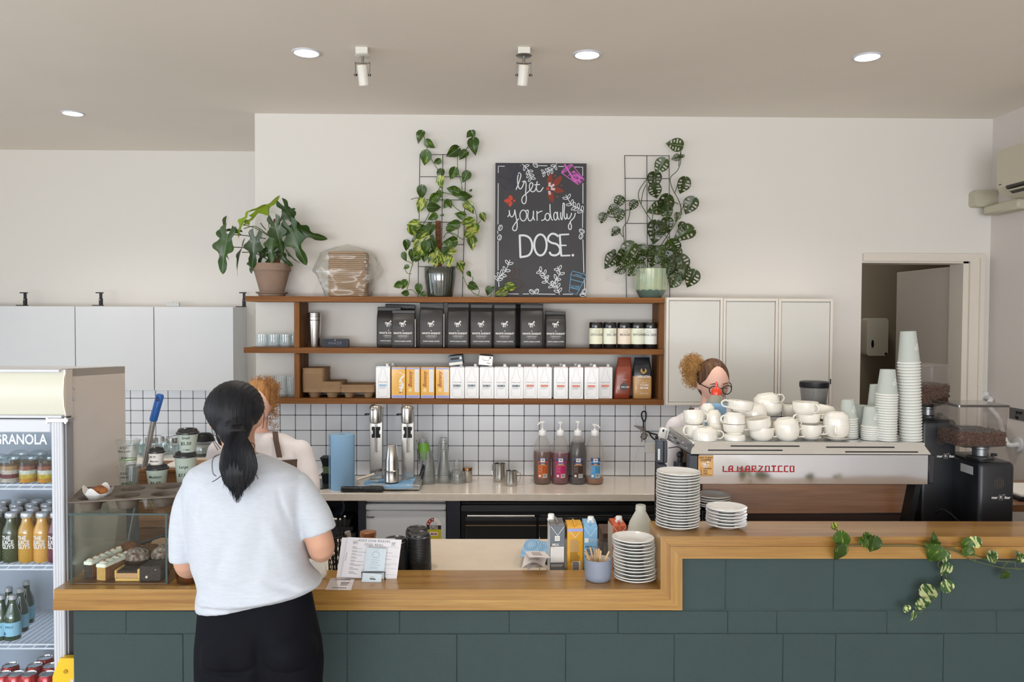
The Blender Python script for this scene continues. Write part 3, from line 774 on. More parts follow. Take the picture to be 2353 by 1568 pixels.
for px,Y,nm in((601,5.07,'at the outer end of the lower shelf'),(617,5.15,'in the back row at the outer end of the lower shelf'),(645,5.07,'in front of the curly head on the lower shelf'),(672,5.08,'tight against the shelf upright on the lower shelf')):
 single('tall_tumbler',tm2,None,'tall ribbed clear tumbler, '+nm,'glass',(P(px,885,Y).x,Y,shz('low',px,Y)),group='tall ribbed tumblers')
m_pulp=M('moulded_pulp',(160,130,98),.9,bump=.3,bs=120,var=.1,vs=20)
def carrier(w,d,feet=2):
 mb=MB();t_=.003
 def ring(s,z):return[(x,y,z)for x,y in rrect(-w/2*s,w/2*s,-d/2*s,d/2*s,.018,3)]
 mb.loft([ring(.93,.032),ring(.985,.036),ring(1,.07),ring(1.015,.072),ring(1.015,.075),ring(.98,.075),ring(.95,.04),ring(.5,.038)],cap=False)
 nx=2 if w>.18 else 1
 for i in range(nx):
  for j in(-1,1):
   cx=0 if nx==1 else(i-.5)*w*.56
   r_=min(w*.40,.045)if nx==1 else.036
   mb.lathe([(r_,.045),(r_*.66,0),(0,0)],16,(cx,j*d*.24,0))
 return mb.mesh('cup_carrier',m_pulp)
for cx,w,d,n,pitch,Y,nm in((717.5,.138,.2,9,.0112,5.0,'the tall stack by the upright'),(759,.132,.2,4,.009,5.0,'the short middle stack'),(820,.218,.2,2,.008,5.0,'the wide low stack by the milk')):
 me=carrier(w,d)
 for k in range(n):
  zz_=k*pitch+(.022 if(k==n-1 and n==9)else 0)
  single('cup_carrier',me,None,'brown moulded pulp cup carrier, %s in %s'%(fromtop(n-1-k,n),nm),'cup carrier',(P(cx,890,Y).x,Y+.115,shz('low',cx)+zz_),group='moulded pulp cup carriers')
m_dbox=M('box_brown',(150,118,88),.8)
# ================================================================ on top of the shelves
ZT=lambda px,Y:shz('top',px,Y)
# chalkboard
Yc=5.10
c0=P(1242,682,Yc)
cb=thing('chalkboard','tall blackboard with chalk lettering Get your daily DOSE and leafy drawings','chalkboard',(c0.x,Yc,ZT(1242,Yc)))
bx0,bx1,bz1=P(1138,500,Yc).x,P(1347,500,Yc).x,P(1242,375,Yc).z
part('board',MB().box(bx0,bx1,Yc,Yc+.012,ZT(1242,Yc),bz1,bev=.001),M('blackboard',(40,38,39),.55,var=.15,vs=5,c2=(46,44,46)),cb,world=True)
def cz(x,y):
 p=P(1120+x/4.612,360+y/4.612,Yc);return(p.x,p.z)
ck={c:MB()for c in('white','brick','red','pink','magenta','blue','violet','rust')}
ZO=[0]
def zo():
 ZO[0]+=1;return(ZO[0]%60)*.00002
def ln(pts,w=11,c='white',sm=True,closed=False,yo=0):
 p=[cz(*q)for q in pts]
 if sm and len(p)>2:p=[tuple(v)for v in spline(p,6,closed)]
 ck[c].stroke(p,w/4.612/366,Yc-.0012-yo-zo(),closed=closed)
def ell(cx,cy,rx,ry,rot=0,w=8,c='white',fill=False,yo=0,tear=0):
 o=[]
 for i in range(20):
  a=2*PI*i/20;s_=1-tear*.45*(1-math.cos(a))/2 if tear else 1
  x,y=rx*math.cos(a),ry*math.sin(a)*s_
  o.append((cx+x*math.cos(R(rot))-y*math.sin(R(rot)),cy+x*math.sin(R(rot))+y*math.cos(R(rot))))
 p=[cz(*q)for q in o]
 if fill:ck[c].raw([(a,Yc-.001-yo-zo(),b)for a,b in p],[tuple(range(len(p)))])
 else:ck[c].stroke(p,w/4.612/366,Yc-.0012-yo-zo(),closed=True)
W_=11
ln([(303,352),(335,270),(354,205),(347,174),(330,182),(319,240),(326,310),(345,343),(368,325),(392,268)],W_)
ln([(368,268),(400,262),(410,300),(405,380),(412,440),(405,488),(385,500),(365,475),(372,430),(420,385),(462,345),(482,300),(468,276),(448,296),(448,345),(478,374),(510,350),(527,265)],W_)
ln([(528,262),(519,330),(533,368),(565,366),(592,326)],W_);ln([(498,300),(556,296)],W_,sm=False)
ln([(215,640),(232,612),(230,568),(240,622),(262,640),(284,608),(290,565),(300,625),(314,700),(313,760),(295,786),(270,776),(270,748),(300,700),(332,658)],W_)
ell(380,625,36,58,0,W_);ln([(405,575),(432,572),(428,640),(444,680),(472,668),(487,620),(488,575),(487,640),(500,678)],W_);ln([(527,680),(525,580),(530,600),(550,588),(582,576)],W_)
ln([(570,678),(598,670),(610,650)],W_);ell(636,640,25,38,0,W_);ln([(662,505),(666,600),(678,660),(694,676)],W_)
ell(722,632,19,42,0,W_);ln([(742,585),(745,640),(762,674)],W_);ln([(776,590),(776,645),(790,668),(797,600),(800,510),(810,494),(817,520),(812,620),(826,664),(842,640),(842,604)],W_)
ln([(842,604),(846,648),(866,658),(888,618),(890,596)],W_);ln([(932,598),(918,645),(880,690),(890,735),(884,770),(864,768),(860,730),(880,690)],W_)
B_=22
ln([(342,835),(350,1072)],B_,sm=False);ln([(335,837),(400,838),(450,868),(474,930),(468,1000),(430,1050),(345,1068)],B_)
ell(562,937,66,112,0,B_);ln([(752,848),(720,824),(680,820),(648,850),(645,888),(680,914),(735,930),(768,972),(762,1020),(725,1046),(680,1042),(656,1012)],B_)
ln([(766,828),(782,1052)],B_,sm=False);ln([(760,830),(866,824)],17,sm=False);ln([(776,942),(838,942)],15,sm=False);ln([(776,1052),(878,1048)],17,sm=False);ell(905,1046,14,14,fill=True)
for q in([(115,175),(115,103),(183,103)],[(115,282),(112,720)],[(110,785),(110,820)],[(113,895),(113,1208)],[(120,1325),(122,1382)],[(545,97),(635,98)],[(750,105),(812,106)],[(925,111),(1010,113),(1010,205)],[(1012,282),(1012,500)],[(1010,592),(1008,756)],[(1012,880),(1021,1230)],[(1026,1300),(1030,1397)],[(185,1455),(332,1457)],[(375,1457),(440,1457)],[(530,1457),(720,1460)],[(800,1459),(905,1460)],[(345,95),(356,96)]):
 ln(q,8,sm=False)
def sprig(path,n,L,w=7):
 p=[Vector(q)for q in spline(path,8)];ln(path,w)
 for i in range(n):
  k=int((i+.6)/n*(len(p)-2));t=(p[k+1]-p[k]).normalized();nn=Vector((-t.y,t.x))
  for sg in((-1,1)if n>2 else(1,)):
   d=(t*.75+nn*sg).normalized();c=p[k]+d*L*.55
   ell(c.x,c.y,L*.5,L*.22,math.degrees(math.atan2(d.y,d.x)),w)
sprig([(368,78),(430,140),(452,200),(470,245)],4,46);sprig([(735,75),(690,130),(640,160),(575,180)],4,44);sprig([(1022,590),(960,545),(890,510),(830,405)],5,52)
sprig([(104,1325),(130,1270),(190,1215),(240,1095)],5,50);sprig([(720,1385),(620,1320),(605,1250),(540,1200)],5,48);sprig([(765,1465),(740,1390),(715,1320),(770,1240),(740,1165)],6,50)
for bx,by,rt in((510,91,40),(137,755,-70),(128,858,100),(1000,790,30),(992,846,110),(470,1434,40),(520,1430,-50),(1024,1430,-60),(1010,1466,0)):
 ell(bx,by,29,19,rt,8);a=R(rt);ln([(bx-22*math.cos(a),by-22*math.sin(a)),(bx+5*math.sin(a),by-5*math.cos(a)),(bx+22*math.cos(a),by+22*math.sin(a))],6)
for cx,cy,rx,ry,rt in((663,238,62,36,97),(745,258,66,40,128+0),(752,358,58,38,190),(676,428,62,38,255)):
 ell(cx,cy,rx,ry,rt,fill=True,c='brick',tear=1)
for a,b in(((655,318),(662,275)),((668,325),(708,296)),((672,342),(716,348)),((652,365),(664,405))):ln([a,b],26,'pink',sm=False,yo=.0006)
ell(641,340,17,17,fill=True,c='red',yo=.0006)
for cx,cy,rx,ry,rt in((248,436,28,19,60),(215,470,38,21,0),(245,505,28,17,-60)):ell(cx,cy,rx,ry,rt,fill=True,c='red')
ell(284,468,13,13,fill=True,c='red')
for q in((717,205),(785,306),(738,426),(218,441),(215,505)):ell(q[0],q[1],7,7,fill=True,c='red')
ln([(785,172),(895,86),(1025,243),(962,298),(785,172)],8,'magenta',sm=False);ell(842,128,70,16,-38,8,'magenta');ln([(816,80),(925,262)],17,'magenta',sm=False);ln([(855,205),(915,150),(1020,245)],7,'magenta',sm=False)
rr=random.Random(3)
for i in range(46):
 u,v=rr.random(),rr.random();x=868+92*u+48*v;y=205+88*u-52*v
 ell(x,y,8,8,w=5,c='magenta')
ln([(885,1240),(905,1214),(1035,1250),(1048,1280),(1040,1296),(885,1252),(885,1240)],6,'blue',sm=False);ln([(885,1252),(866,1438),(945,1462),(1036,1290)],6,'blue',sm=False);ln([(880,1300),(1010,1334)],6,'blue',sm=False);ln([(872,1388),(975,1414)],6,'blue',sm=False);ln([(930,1248),(1000,1266)],6,'blue',sm=False)
tmb=MB();pz=cz(922,1383);text_into(tmb,'DOSE',.026,(pz[0],Yc-.0013,pz[1]),rot=3);ck['blue'].raw(tmb.v,tmb.f)
ell(210,215,88,140,-12,6,'violet');ln([(120,210),(200,232),(270,225),(300,150),(335,80),(375,150),(340,180),(270,225)],6,'violet');ln([(270,225),(230,280),(180,330)],6,'violet');ln([(270,225),(295,340)],6,'violet');ln([(205,110),(255,150),(272,215)],6,'violet')
ln([(200,1290),(188,1390),(200,1436),(335,1445),(362,1312),(200,1290)],6,'rust',sm=False);ln([(362,1330),(390,1345),(375,1380),(350,1390)],6,'rust')
for x in(255,290,340):ln([(x,1280),(x-14,1250),(x+10,1220),(x-8,1195),(x+2,1165)],6,'rust')
CKC={'white':(214,218,222),'brick':(132,62,50),'red':(196,76,58),'pink':(214,178,176),'magenta':(206,104,190),'blue':(108,168,204),'violet':(62,56,86),'rust':(86,54,54)}
for c in ck:part('chalk_drawing',ck[c],M('chalk_'+c,CKC[c],.9),cb,world=True,smooth=False,label='%s chalk lines'%c)
# bagged pulp trays
Yt=5.10;tx=P(800,640,Yt).x;tz=ZT(800,Yt)
tr_me=None
def ringb(w,d,z,r=.02):return[(x,y,z)for x,y in rrect(-w/2,w/2,-d/2,d/2,r,3)]
tray=MB().loft([ringb(.236,.10,0),ringb(.245,.11,.003),ringb(.245,.11,.010),ringb(.238,.104,.0125)])
trm=tray.mesh('pulp_tray',M('bagged_pulp',(166,136,104),.85,bump=.2,bs=60,var=.1,vs=12))
bt=thing('bag_of_pulp_trays','stack of brown pulp trays wrapped in a clear crumpled plastic bag','bag',(tx,Yt,tz))
for k in range(22):
 part('tray',trm,None,bt,loc=(random.uniform(-.003,.003)+.004,0,.002+k*.0128))
bagm=MB()
def bagf(u,v):
 a=2*PI*u;z=v*.335
 top=max(0,(v-.8)/.2)
 w_=.142+.035*math.sin(v*PI)**2*(1.5 if abs(math.cos(a))>.7 else 1)+.02*v
 d_=.072+.01*math.sin(v*5)
 n=noise.noise(Vector((math.cos(a)*2,math.sin(a)*2,v*5)))*.022+noise.noise(Vector((math.cos(a)*6,math.sin(a)*6,v*14)))*.008
 k=1-.62*top**2
 e=.55
 cx=math.copysign(abs(math.cos(a))**e,math.cos(a));sy=math.copysign(abs(math.sin(a))**e,math.sin(a))
 return((w_+n)*cx*k-.004,(d_+n*.6)*sy*(1-.8*top),z*1.0+.002-.02*top*abs(cx))
bagm.grid(bagf,72,34)
part('plastic_bag',bagm,clear('crumpled_plastic',(250,250,248),.75,.04,.12,haze=.10,hazec=(235,232,226),edge=.7),bt,label='clear crumpled plastic bag')
# ================================================================ plants
def leafmat(name,c,c2,vein,trn=.25,var=0):
 if name in MATS:return MATS[name]
 m,nt,b,out=mk(name)
 tc=N(nt,'ShaderNodeTexCoord');oi=N(nt,'ShaderNodeObjectInfo')
 ad=N(nt,'ShaderNodeVectorMath',operation='ADD');sc=N(nt,'ShaderNodeVectorMath',operation='SCALE');sc.inputs['Scale'].default_value=9.0
 nt.links.new(oi.outputs['Random'],sc.inputs[0]);nt.links.new(tc.outputs['Object'],ad.inputs[0]);nt.links.new(sc.outputs[0],ad.inputs[1])
 mp=N(nt,'ShaderNodeMapping');mp.inputs['Scale'].default_value=(2.2,1,.5);nt.links.new(ad.outputs[0],mp.inputs[0])
 nz=N(nt,'ShaderNodeTexNoise',Scale=3.2 if var else 4.0,Detail=4.0);nt.links.new(mp.outputs[0],nz.inputs['Vector'])
 mr=N(nt,'ShaderNodeMapRange');mr.inputs[1].default_value=.60-var*.12;mr.inputs[2].default_value=.64-var*.09
 nt.links.new(nz.outputs[0],mr.inputs[0])
 mx=N(nt,'ShaderNodeMix',data_type='RGBA');mx.inputs[6].default_value=lin(c);mx.inputs[7].default_value=lin(c2)
 nt.links.new(mr.outputs[0],mx.inputs[0])
 sp=N(nt,'ShaderNodeSeparateXYZ');nt.links.new(tc.outputs['Object'],sp.inputs[0])
 ab=N(nt,'ShaderNodeMath',operation='ABSOLUTE');nt.links.new(sp.outputs[0],ab.inputs[0])
 lt=N(nt,'ShaderNodeMath',operation='LESS_THAN');lt.inputs[1].default_value=.010;nt.links.new(ab.outputs[0],lt.inputs[0])
 m2=N(nt,'ShaderNodeMix',data_type='RGBA');m2.inputs[7].default_value=lin(vein);nt.links.new(lt.outputs[0],m2.inputs[0]);nt.links.new(mx.outputs[2],m2.inputs[6])
 hs=N(nt,'ShaderNodeHueSaturation');vr=N(nt,'ShaderNodeMapRange');vr.inputs[3].default_value=.72;vr.inputs[4].default_value=1.3
 nt.links.new(oi.outputs['Random'],vr.inputs[0]);nt.links.new(vr.outputs[0],hs.inputs['Value']);nt.links.new(m2.outputs[2],hs.inputs['Color'])
 nt.links.new(hs.outputs[0],b.inputs['Base Color']);b.inputs['Roughness'].default_value=.32;b.inputs['Specular IOR Level'].default_value=.55
 tl=N(nt,'ShaderNodeBsdfTranslucent');nt.links.new(hs.outputs[0],tl.inputs[0])
 ms=N(nt,'ShaderNodeMixShader');ms.inputs[0].default_value=trn
 nt.links.new(b.outputs[0],ms.inputs[1]);nt.links.new(tl.outputs[0],ms.inputs[2]);nt.links.new(ms.outputs[0],out.inputs[0])
 MATS[name]=m;return m
lm_pothos=leafmat('pothos_leaf',(60,88,30),(134,150,54),(92,116,50))
lm_pothos2=leafmat('pothos_leaf_variegated',(72,104,32),(186,192,92),(140,160,80),var=1)
lm_marble=leafmat('marbled_leaf',(62,98,56),(214,220,160),(150,170,104),var=1)
lm_mon=leafmat('swiss_leaf',(50,66,24),(62,80,30),(74,94,46),.12)
lm_phi=leafmat('lobed_leaf',(50,76,32),(62,88,36),(92,118,60),.15)
lm_phil=leafmat('young_lobed_leaf',(132,158,44),(146,170,54),(170,186,90),.3)
m_stem=M('green_stem',(88,104,56),.5);m_stemd=M('dark_stem',(58,70,44),.5);m_soil=M('potting_soil',(52,40,32),.95,bump=.5,bs=60)
m_coir=M('coir_pole',(132,84,52),.95,bump=.8,bs=160,var=.35,vs=40,c2=(92,58,36))
def leaf_mesh(name,mat,W_,L=1.0,nv=14,nu=6,droop=.25,fold=.18,back=.10,holes=False):
 """W_: list of (v, half width) with v from the base 0 to the tip 1; unit length; lies in x-z, face to -y, tip +z"""
 def hw(v):
  for(a,p),(b,q)in zip(W_,W_[1:]):
   if v<=b:
    t=(v-a)/(b-a);t=t*t*(3-2*t)if W_ is LOBE else t;return p+(q-p)*t
  return W_[-1][1]
 vs=[];F=[]
 for j in range(nv+1):
  v=j/nv
  for i in range(-nu,nu+1):
   u=i/nu;x=hw(v)*u
   z=v-back*abs(u)**1.5*(1-v)**3*2.2
   if holes:z+=.17*abs(u)*(1-v)
   y=-fold*abs(x)+droop*v*v*.9*(1)-.0
   y+=.03*math.sin(v*9)*abs(u)
   vs.append((x,y,z))
 c=2*nu+1
 for j in range(nv):
  for i in range(2*nu):
   k=abs(i+.5-nu)
   if holes and 3<=j<=nv-5 and(j%4)in(0,1)and nu*(.24 if j%8<4 else.36)<k<nu*(.82 if j%8<4 else.72):continue
   F.append((j*c+i,j*c+i+1,(j+1)*c+i+1,(j+1)*c+i))
 mb=MB();mb.raw(vs,F);me=mb.mesh(name,mat,True,80)
 return me
LOBE=0
HEART=[(0,.04),(.03,.18),(.08,.30),(.15,.38),(.25,.43),(.36,.425),(.5,.365),(.65,.265),(.8,.15),(.92,.05),(1,.0)]
LM={'h':[leaf_mesh('leaf',lm_pothos,HEART,droop=d,fold=f)for d,f in((.25,.25),(.5,.4),(.1,.6))],'v':[leaf_mesh('leaf',lm_pothos2,HEART,droop=d,fold=f)for d,f in((.3,.25),(.45,.5))],'m':[leaf_mesh('leaf',lm_marble,HEART,droop=d,fold=f)for d,f in((.3,.3),(.15,.5))],'s':[leaf_mesh('leaf',lm_mon,[(0,.04),(.04,.2),(.12,.31),(.25,.37),(.4,.37),(.55,.32),(.75,.19),(.9,.07),(1,0)],nv=24,nu=8,droop=d,fold=f,holes=True,back=.1)for d,f in((.2,.25),(.45,.4))],}
LOBE=[(0,.10),(.03,.20),(.10,.24),(.20,.15),(.30,.24),(.38,.34),(.44,.30),(.50,.15),(.58,.10),(.72,.14),(.86,.115),(.95,.06),(1,.0)]
LM['l']=[leaf_mesh('leaf',lm_phi,LOBE,nv=20,nu=5,droop=d,fold=f,back=.13)for d,f in((.2,.3),(.55,.5))]
LM['y']=[leaf_mesh('leaf',lm_phil,LOBE,nv=20,nu=5,droop=d,fold=f,back=.13)for d,f in((.3,.5),(.6,.9))]
PR=random.Random(11)
def leaf(pl,kind,px,py,Y,size,ang,tilt=None,tw=None,center=True,wid=1.0,var=None):
 """size in photo pixels, ang = direction of the tip (0 right, 90 up)"""
 me=LM[kind][var if var is not None else PR.randrange(len(LM[kind]))]
 c=P(px,py,Y);L=size/FPX*Y
 o=bpy.data.objects.new('leaf',me);COL.objects.link(o);o.parent=pl
 tilt=PR.uniform(-.35,.25)if tilt is None else tilt;tw=PR.uniform(-.5,.5)if tw is None else tw
 rot=Matrix.Rotation(R(90-ang),4,'Y')@Matrix.Rotation(tilt,4,'X')@Matrix.Rotation(tw,4,'Z')
 o.rotation_euler=rot.to_euler()
 d=rot.to_3x3()@Vector((0,0,L*.5))if center else Vector((0,0,0))
 o.location=c-d-wloc(pl);o.scale=(L*wid,L,L)
 return o
def vine(pl,pts,r,mat=m_stem,name='stem',n=6):
 mb=MB();mb.tube(spline(pts,5),r,n)
 return part(name,mb,mat,pl,world=True)
# --- lobed plant in the clay pot
Yp=5.07
pz=ZT(625,Yp)
p1=thing('potted_philodendron','lobed-leaf plant on a moss pole in a weathered clay pot','plant',(P(625,680,Yp).x,Yp,pz))
clay=M('weathered_clay',(142,118,102),.9,bump=.12,bs=30,var=.18,vs=7)
part('saucer',MB().lathe([(0,0),(.078,0),(.084,.010),(.084,.014),(.098,.020),(.101,.027),(.094,.026),(.08,.016),(0,.016)],36),clay,p1)
part('pot',MB().lathe([(0,.018),(.072,.018),(.110,.161),(.117,.161),(.116,.205),(.109,.207),(.104,.196),(.098,.186),(0,.186)],40),clay,p1)
part('soil',MB().lathe([(0,.188),(.1,.185)],24),m_soil,p1)
pole=MB();pole.cyl(.021,.15,P(630,503,Yp).z-pz,16);part('moss_pole',pole,m_coir,p1,loc=(P(633,600,Yp).x-p1.location.x,.02,0),rot=(0,R(.5),0))
def z5(x,y):return 480+x/5.8075,430+y/5.8075
base1=P(626,600,Yp)
def stalk(pl,tox,toy,frm,bend=0,r=.0028,m=m_stem,Yt=None,Y0=Yp):
 a=P(*frm,Y0);b=P(tox,toy,Yt or Y0)
 mid=(a+b)/2+Vector((0,-.01,bend));vine(pl,[a,mid,b],r,m,'stalk')
for k,x,y,sz,ang,t,tw,var,Yl in(('y',800,250,400/5.8,22,-.2,1.1,0,5.05),('y',420,520,330/5.8,235,.1,.9,0,4.98),('y',540,450,150/5.8,20,.2,.6,1,5.0),('l',1110,430,420/5.8,-62,-.3,.3,0,4.97),('l',1000,370,240/5.8,200,.1,.7,1,5.0),('l',1180,800,560/5.8,-72,.0,.2,0,4.93),('l',1340,640,420/5.8,-32,.0,.4,1,4.98),('l',930,680,440/5.8,-78,-.15,-.2,0,4.90),('l',1060,570,240/5.8,28,.1,.5,1,4.98),('l',830,830,380/5.8,-95,.1,.3,0,4.93),('l',590,880,450/5.8,262,0,-.1,0,4.95),('l',190,900,560/5.8,258,.05,.2,0,4.93),('l',150,700,460/5.8,250,.1,.9,1,5.0),('l',300,570,200/5.8,160,.2,.5,1,5.02),('l',380,970,430/5.8,250,.1,1.2,0,4.97),('l',1090,920,330/5.8,-58,.1,1.35,0,4.93),('l',960,900,320/5.8,-80,.2,.5,1,5.0),('l',690,930,300/5.8,230,.1,.4,1,5.02),('l',1010,960,240/5.8,-60,.2,.3,1,5.0),('l',820,960,260/5.8,-110,.1,-.6,1,4.98),('l',560,1060,200/5.8,265,.1,.2,0,5.0)):
 px,py=z5(x,y);leaf(p1,k,px,py,Yl,sz*.92,ang,t,tw,wid=.95,var=var)
for tx_,ty_,fx,fy,bd in((795,255,810,620,0),(480,505,790,650,.01),(215,630,760,690,.005),(1010,400,840,600,.0),(300,800,720,850,.004),(465,555,780,630,.03),(1130,560,860,800,.01),(1170,720,880,860,.01),(590,800,820,960,.01),(930,620,850,950,0),(440,870,800,980,.02),(1000,820,860,980,.01),(690,480,760,570,0)):
 a,b=z5(tx_,ty_),z5(fx,fy);stalk(p1,a[0],a[1],b,bd,m=m_stem if ty_<560 else m_stemd,Yt=4.98,Y0=5.06)
# --- trellises
def trellis(name,lab,xs,ys,top,bot,Y):
 o_=P(xs[1][0],682,Y);t=thing(name,lab,'trellis',(o_.x,Y,ZT(o_.x and xs[1][0],Y)),group='black wire trellises')
 q=ZT(xs[1][0],Y)
 for(a,b)in xs:
  pa,pb=P(a,top,Y),P(b,bot,Y)
  z_end=pb.z if bot<670 else q+.001
  part('wire',MB().rod((pa.x,Y,pa.z),(pb.x,Y,z_end),.0022,8),m_black,t,world=True)
 for(x0,x1,y)in ys:part('wire',MB().rod(P(x0,y,Y-.003),P(x1,y+.6,Y-.003),.0020,8),m_black,t,world=True)
 return t
Yw=5.185
trellis('wire_trellis','black wire trellis behind the heart-leaved climber',[(965,960.5),(1071,1062.5)],[(965,1071,355),(964.5,1070,406),(964,1068.5,459),(963,1067,510.5),(962,1065.5,562),(961.5,1064,613)],354,682,Yw)
tt1=[o for o in COL.objects if o.name=='wire_trellis'][0]
part('wire',MB().rod(P(1017.5,355,Yw),P(1014.5,613,Yw),.0022,8),m_black,tt1,world=True)
t2=trellis('wire_trellis','black wire trellis behind the holey-leaved plant',[(1435.5,1439.5),(1537.5,1539)],[(1435,1538,357.5),(1435,1538,410),(1435.5,1538,461.5),(1436,1538,513.5),(1436.5,1538,564.5),(1437.5,1538,615.5)],357,682,Yw)
part('wire',MB().rod(P(1486.5,357.5,Yw),P(1487.5,615.5,Yw),.0022,8),m_black,t2,world=True)
# --- pothos in the dark glazed pot
Yq=5.08
p2=thing('potted_pothos','heart-leaved climbing plant in a dark green ribbed glazed pot','plant',(P(1011,680,Yq).x,Yq,ZT(1011,Yq)))
h2=P(1011,615,Yq).z-ZT(1011,Yq)
part('pot',MB().lathe([(0,0),(.074,0),(.079,.004),(.090,h2*.35),(.0975,h2*.7),(.0985,h2*.98),(.096,h2),(.091,h2*.98),(.089,h2*.88),(0,h2*.88)],96,wave=.03,wn=32),M('dark_green_glaze',(44,52,42),.08,spec=.9,coat=1,var=.3,vs=14),p2)
part('soil',MB().lathe([(0,h2*.9),(.088,h2*.885)],24),m_soil,p2)
pole=MB();pole.cyl(.018,h2*.8,P(1007,508,Yq).z-ZT(1011,Yq),16);part('moss_pole',pole,m_coir,p2,loc=(P(1009,580,Yq).x-p2.location.x,0,0),rot=(0,R(-.8),0))
tw_=MB()
for q in(545,549,527):tw_.tube([(.0195*math.cos(a),.0195*math.sin(a),P(1007,q,Yq).z-ZT(1011,Yq)+.004*math.sin(a))for a in[2*PI*i/12 for i in range(12)]],.0012,5,closed=True)
part('twine',tw_,M('jute_twine',(150,120,84),.9),p2,loc=(P(1008,580,Yq).x-p2.location.x,0,0))
def z6(x,y):return 880+x/3.8235,290+y/3.8235
pl_=[(320,95,100,240,'h'),(415,165,92,-45,'h'),(372,290,122,255,'h'),(605,235,125,215,'h'),(756,78,66,-120,'h'),(792,80,70,-75,'h'),(798,180,128,-85,'h'),(700,262,95,225,'h'),(472,312,70,205,'h'),(505,430,90,260,'h'),(505,500,100,-100,'v'),(612,425,105,245,'h'),(722,452,100,240,'h'),(338,590,110,260,'h'),(332,705,118,250,'v'),(600,558,95,175,'h'),(670,590,95,-20,'h'),(735,620,110,-15,'h'),(440,640,105,215,'h'),(482,620,95,235,'h'),(460,712,110,5,'h'),(555,690,80,240,'h'),(590,690,70,-60,'h'),(765,720,110,-40,'v'),(430,805,85,215,'h'),(672,782,90,175,'h'),(886,808,80,-60,'v'),(255,868,120,180,'v'),(262,935,105,-75,'v'),(345,895,110,10,'h'),(410,915,105,250,'h'),(612,865,105,185,'h'),(605,905,80,5,'h'),(730,850,125,190,'v'),(805,920,105,-95,'v'),(745,945,130,200,'v'),(785,1035,115,-80,'v'),(330,1000,130,215,'v'),(300,1060,120,235,'v'),(390,1010,110,240,'h'),(370,1080,115,250,'h'),(440,1050,105,-70,'h'),(300,1150,125,245,'v'),(365,1150,100,265,'h'),(265,1150,105,-85,'h'),(320,1110,110,215,'v'),(575,1020,125,195,'h'),(580,1045,70,-80,'h'),(605,1105,105,5,'v'),(530,1110,90,220,'h'),(475,1090,70,90,'v'),(515,1180,100,-80,'v'),(460,1210,90,-95,'v'),(580,1205,95,250,'v'),(425,1170,95,230,'v'),(210,1055,90,-80,'h'),(190,1155,78,-80,'h'),(200,1245,55,200,'h'),(125,1400,80,200,'h'),(183,1400,88,235,'h'),(185,1470,70,190,'h'),(312,1440,90,-100,'h'),(345,1472,60,170,'h'),(690,1248,100,-60,'v'),(700,1200,55,90,'h'),(762,1305,55,-70,'h'),(805,1415,95,-25,'h'),(925,1455,80,-110,'h'),(965,1425,50,40,'h'),(1030,1465,105,200,'v'),(1140,1410,110,10,'v'),(775,563,28,40,'h'),(515,785,36,180,'h'),(440,1110,90,200,'h'),(350,940,100,-140,'h'),(285,1000,95,200,'h'),(600,1170,60,-50,'h')]
for x,y,sz,ang,k in pl_:
 px,py=z6(x,y);cl=850<y<1260 and x<650
 Yl=PR.uniform(4.95,5.08)if cl else(5.13 if y<1290 else 5.03)
 if x>960:Yl=5.06
 if 860<y<1300 and x>650:Yl=5.10
 leaf(p2,k,px,py,Yl,sz/3.8235*.98,ang,wid=1.0)
def zv(pts,Y=5.15,r=.0024,m=m_stem,pl=p2):vine(pl,[P(*z6(*q[:2]),q[2]if len(q)>2 else Y)for q in pts],r,m)
zv([(320,70),(350,60),(375,150),(400,235),(430,300),(495,405),(515,470),(490,560),(470,600)]);zv([(775,130),(735,195),(700,240)]);zv([(790,180),(730,200),(700,250)])
zv([(655,200),(655,300),(660,400),(690,500),(695,590)]);zv([(245,645),(300,630),(360,650),(395,740),(405,770),(355,865),(330,950),(420,1100),(470,1240,5.08)])
zv([(520,580),(600,600),(670,630),(760,670),(800,720),(825,800),(822,870)]);zv([(575,650),(640,720),(715,780),(725,860)]);zv([(822,870),(860,830)])
zv([(530,985),(560,940),(620,945),(680,985),(720,1000)]);zv([(560,935),(600,945),(650,1000),(600,1010)]);zv([(660,880),(660,950),(640,1000)])
zv([(265,1200),(235,1300),(230,1370),(210,1440),(215,1490,5.04)],5.05);zv([(190,1240),(210,1290),(250,1300)],5.05);zv([(215,1440),(260,1440),(300,1480),(340,1490)],5.04);zv([(210,1185),(250,1205),(262,1230)],5.05);zv([(280,1110),(262,1200)],5.05);zv([(225,1080),(262,1115)],5.05)
zv([(640,1245),(690,1270),(705,1320),(740,1400),(800,1470),(870,1498,5.03),(940,1500,5.03),(960,1440,5.04)],5.05);zv([(780,1320),(790,1350),(745,1410)],5.05);zv([(850,1440),(835,1490)],5.04);zv([(405,240),(370,150)],5.14)
zv([(960,1440,5.05),(1000,1490,5.04),(1080,1450,5.05),(1130,1430,5.05)],5.05)
clip=MB();clip.box(-.006,.006,-.004,.004,-.004,.004,bev=.001)
part('tie',clip,M('rust_tie',(164,96,66),.8),p2,loc=P(*z6(740,905),5.09)-p2.location)
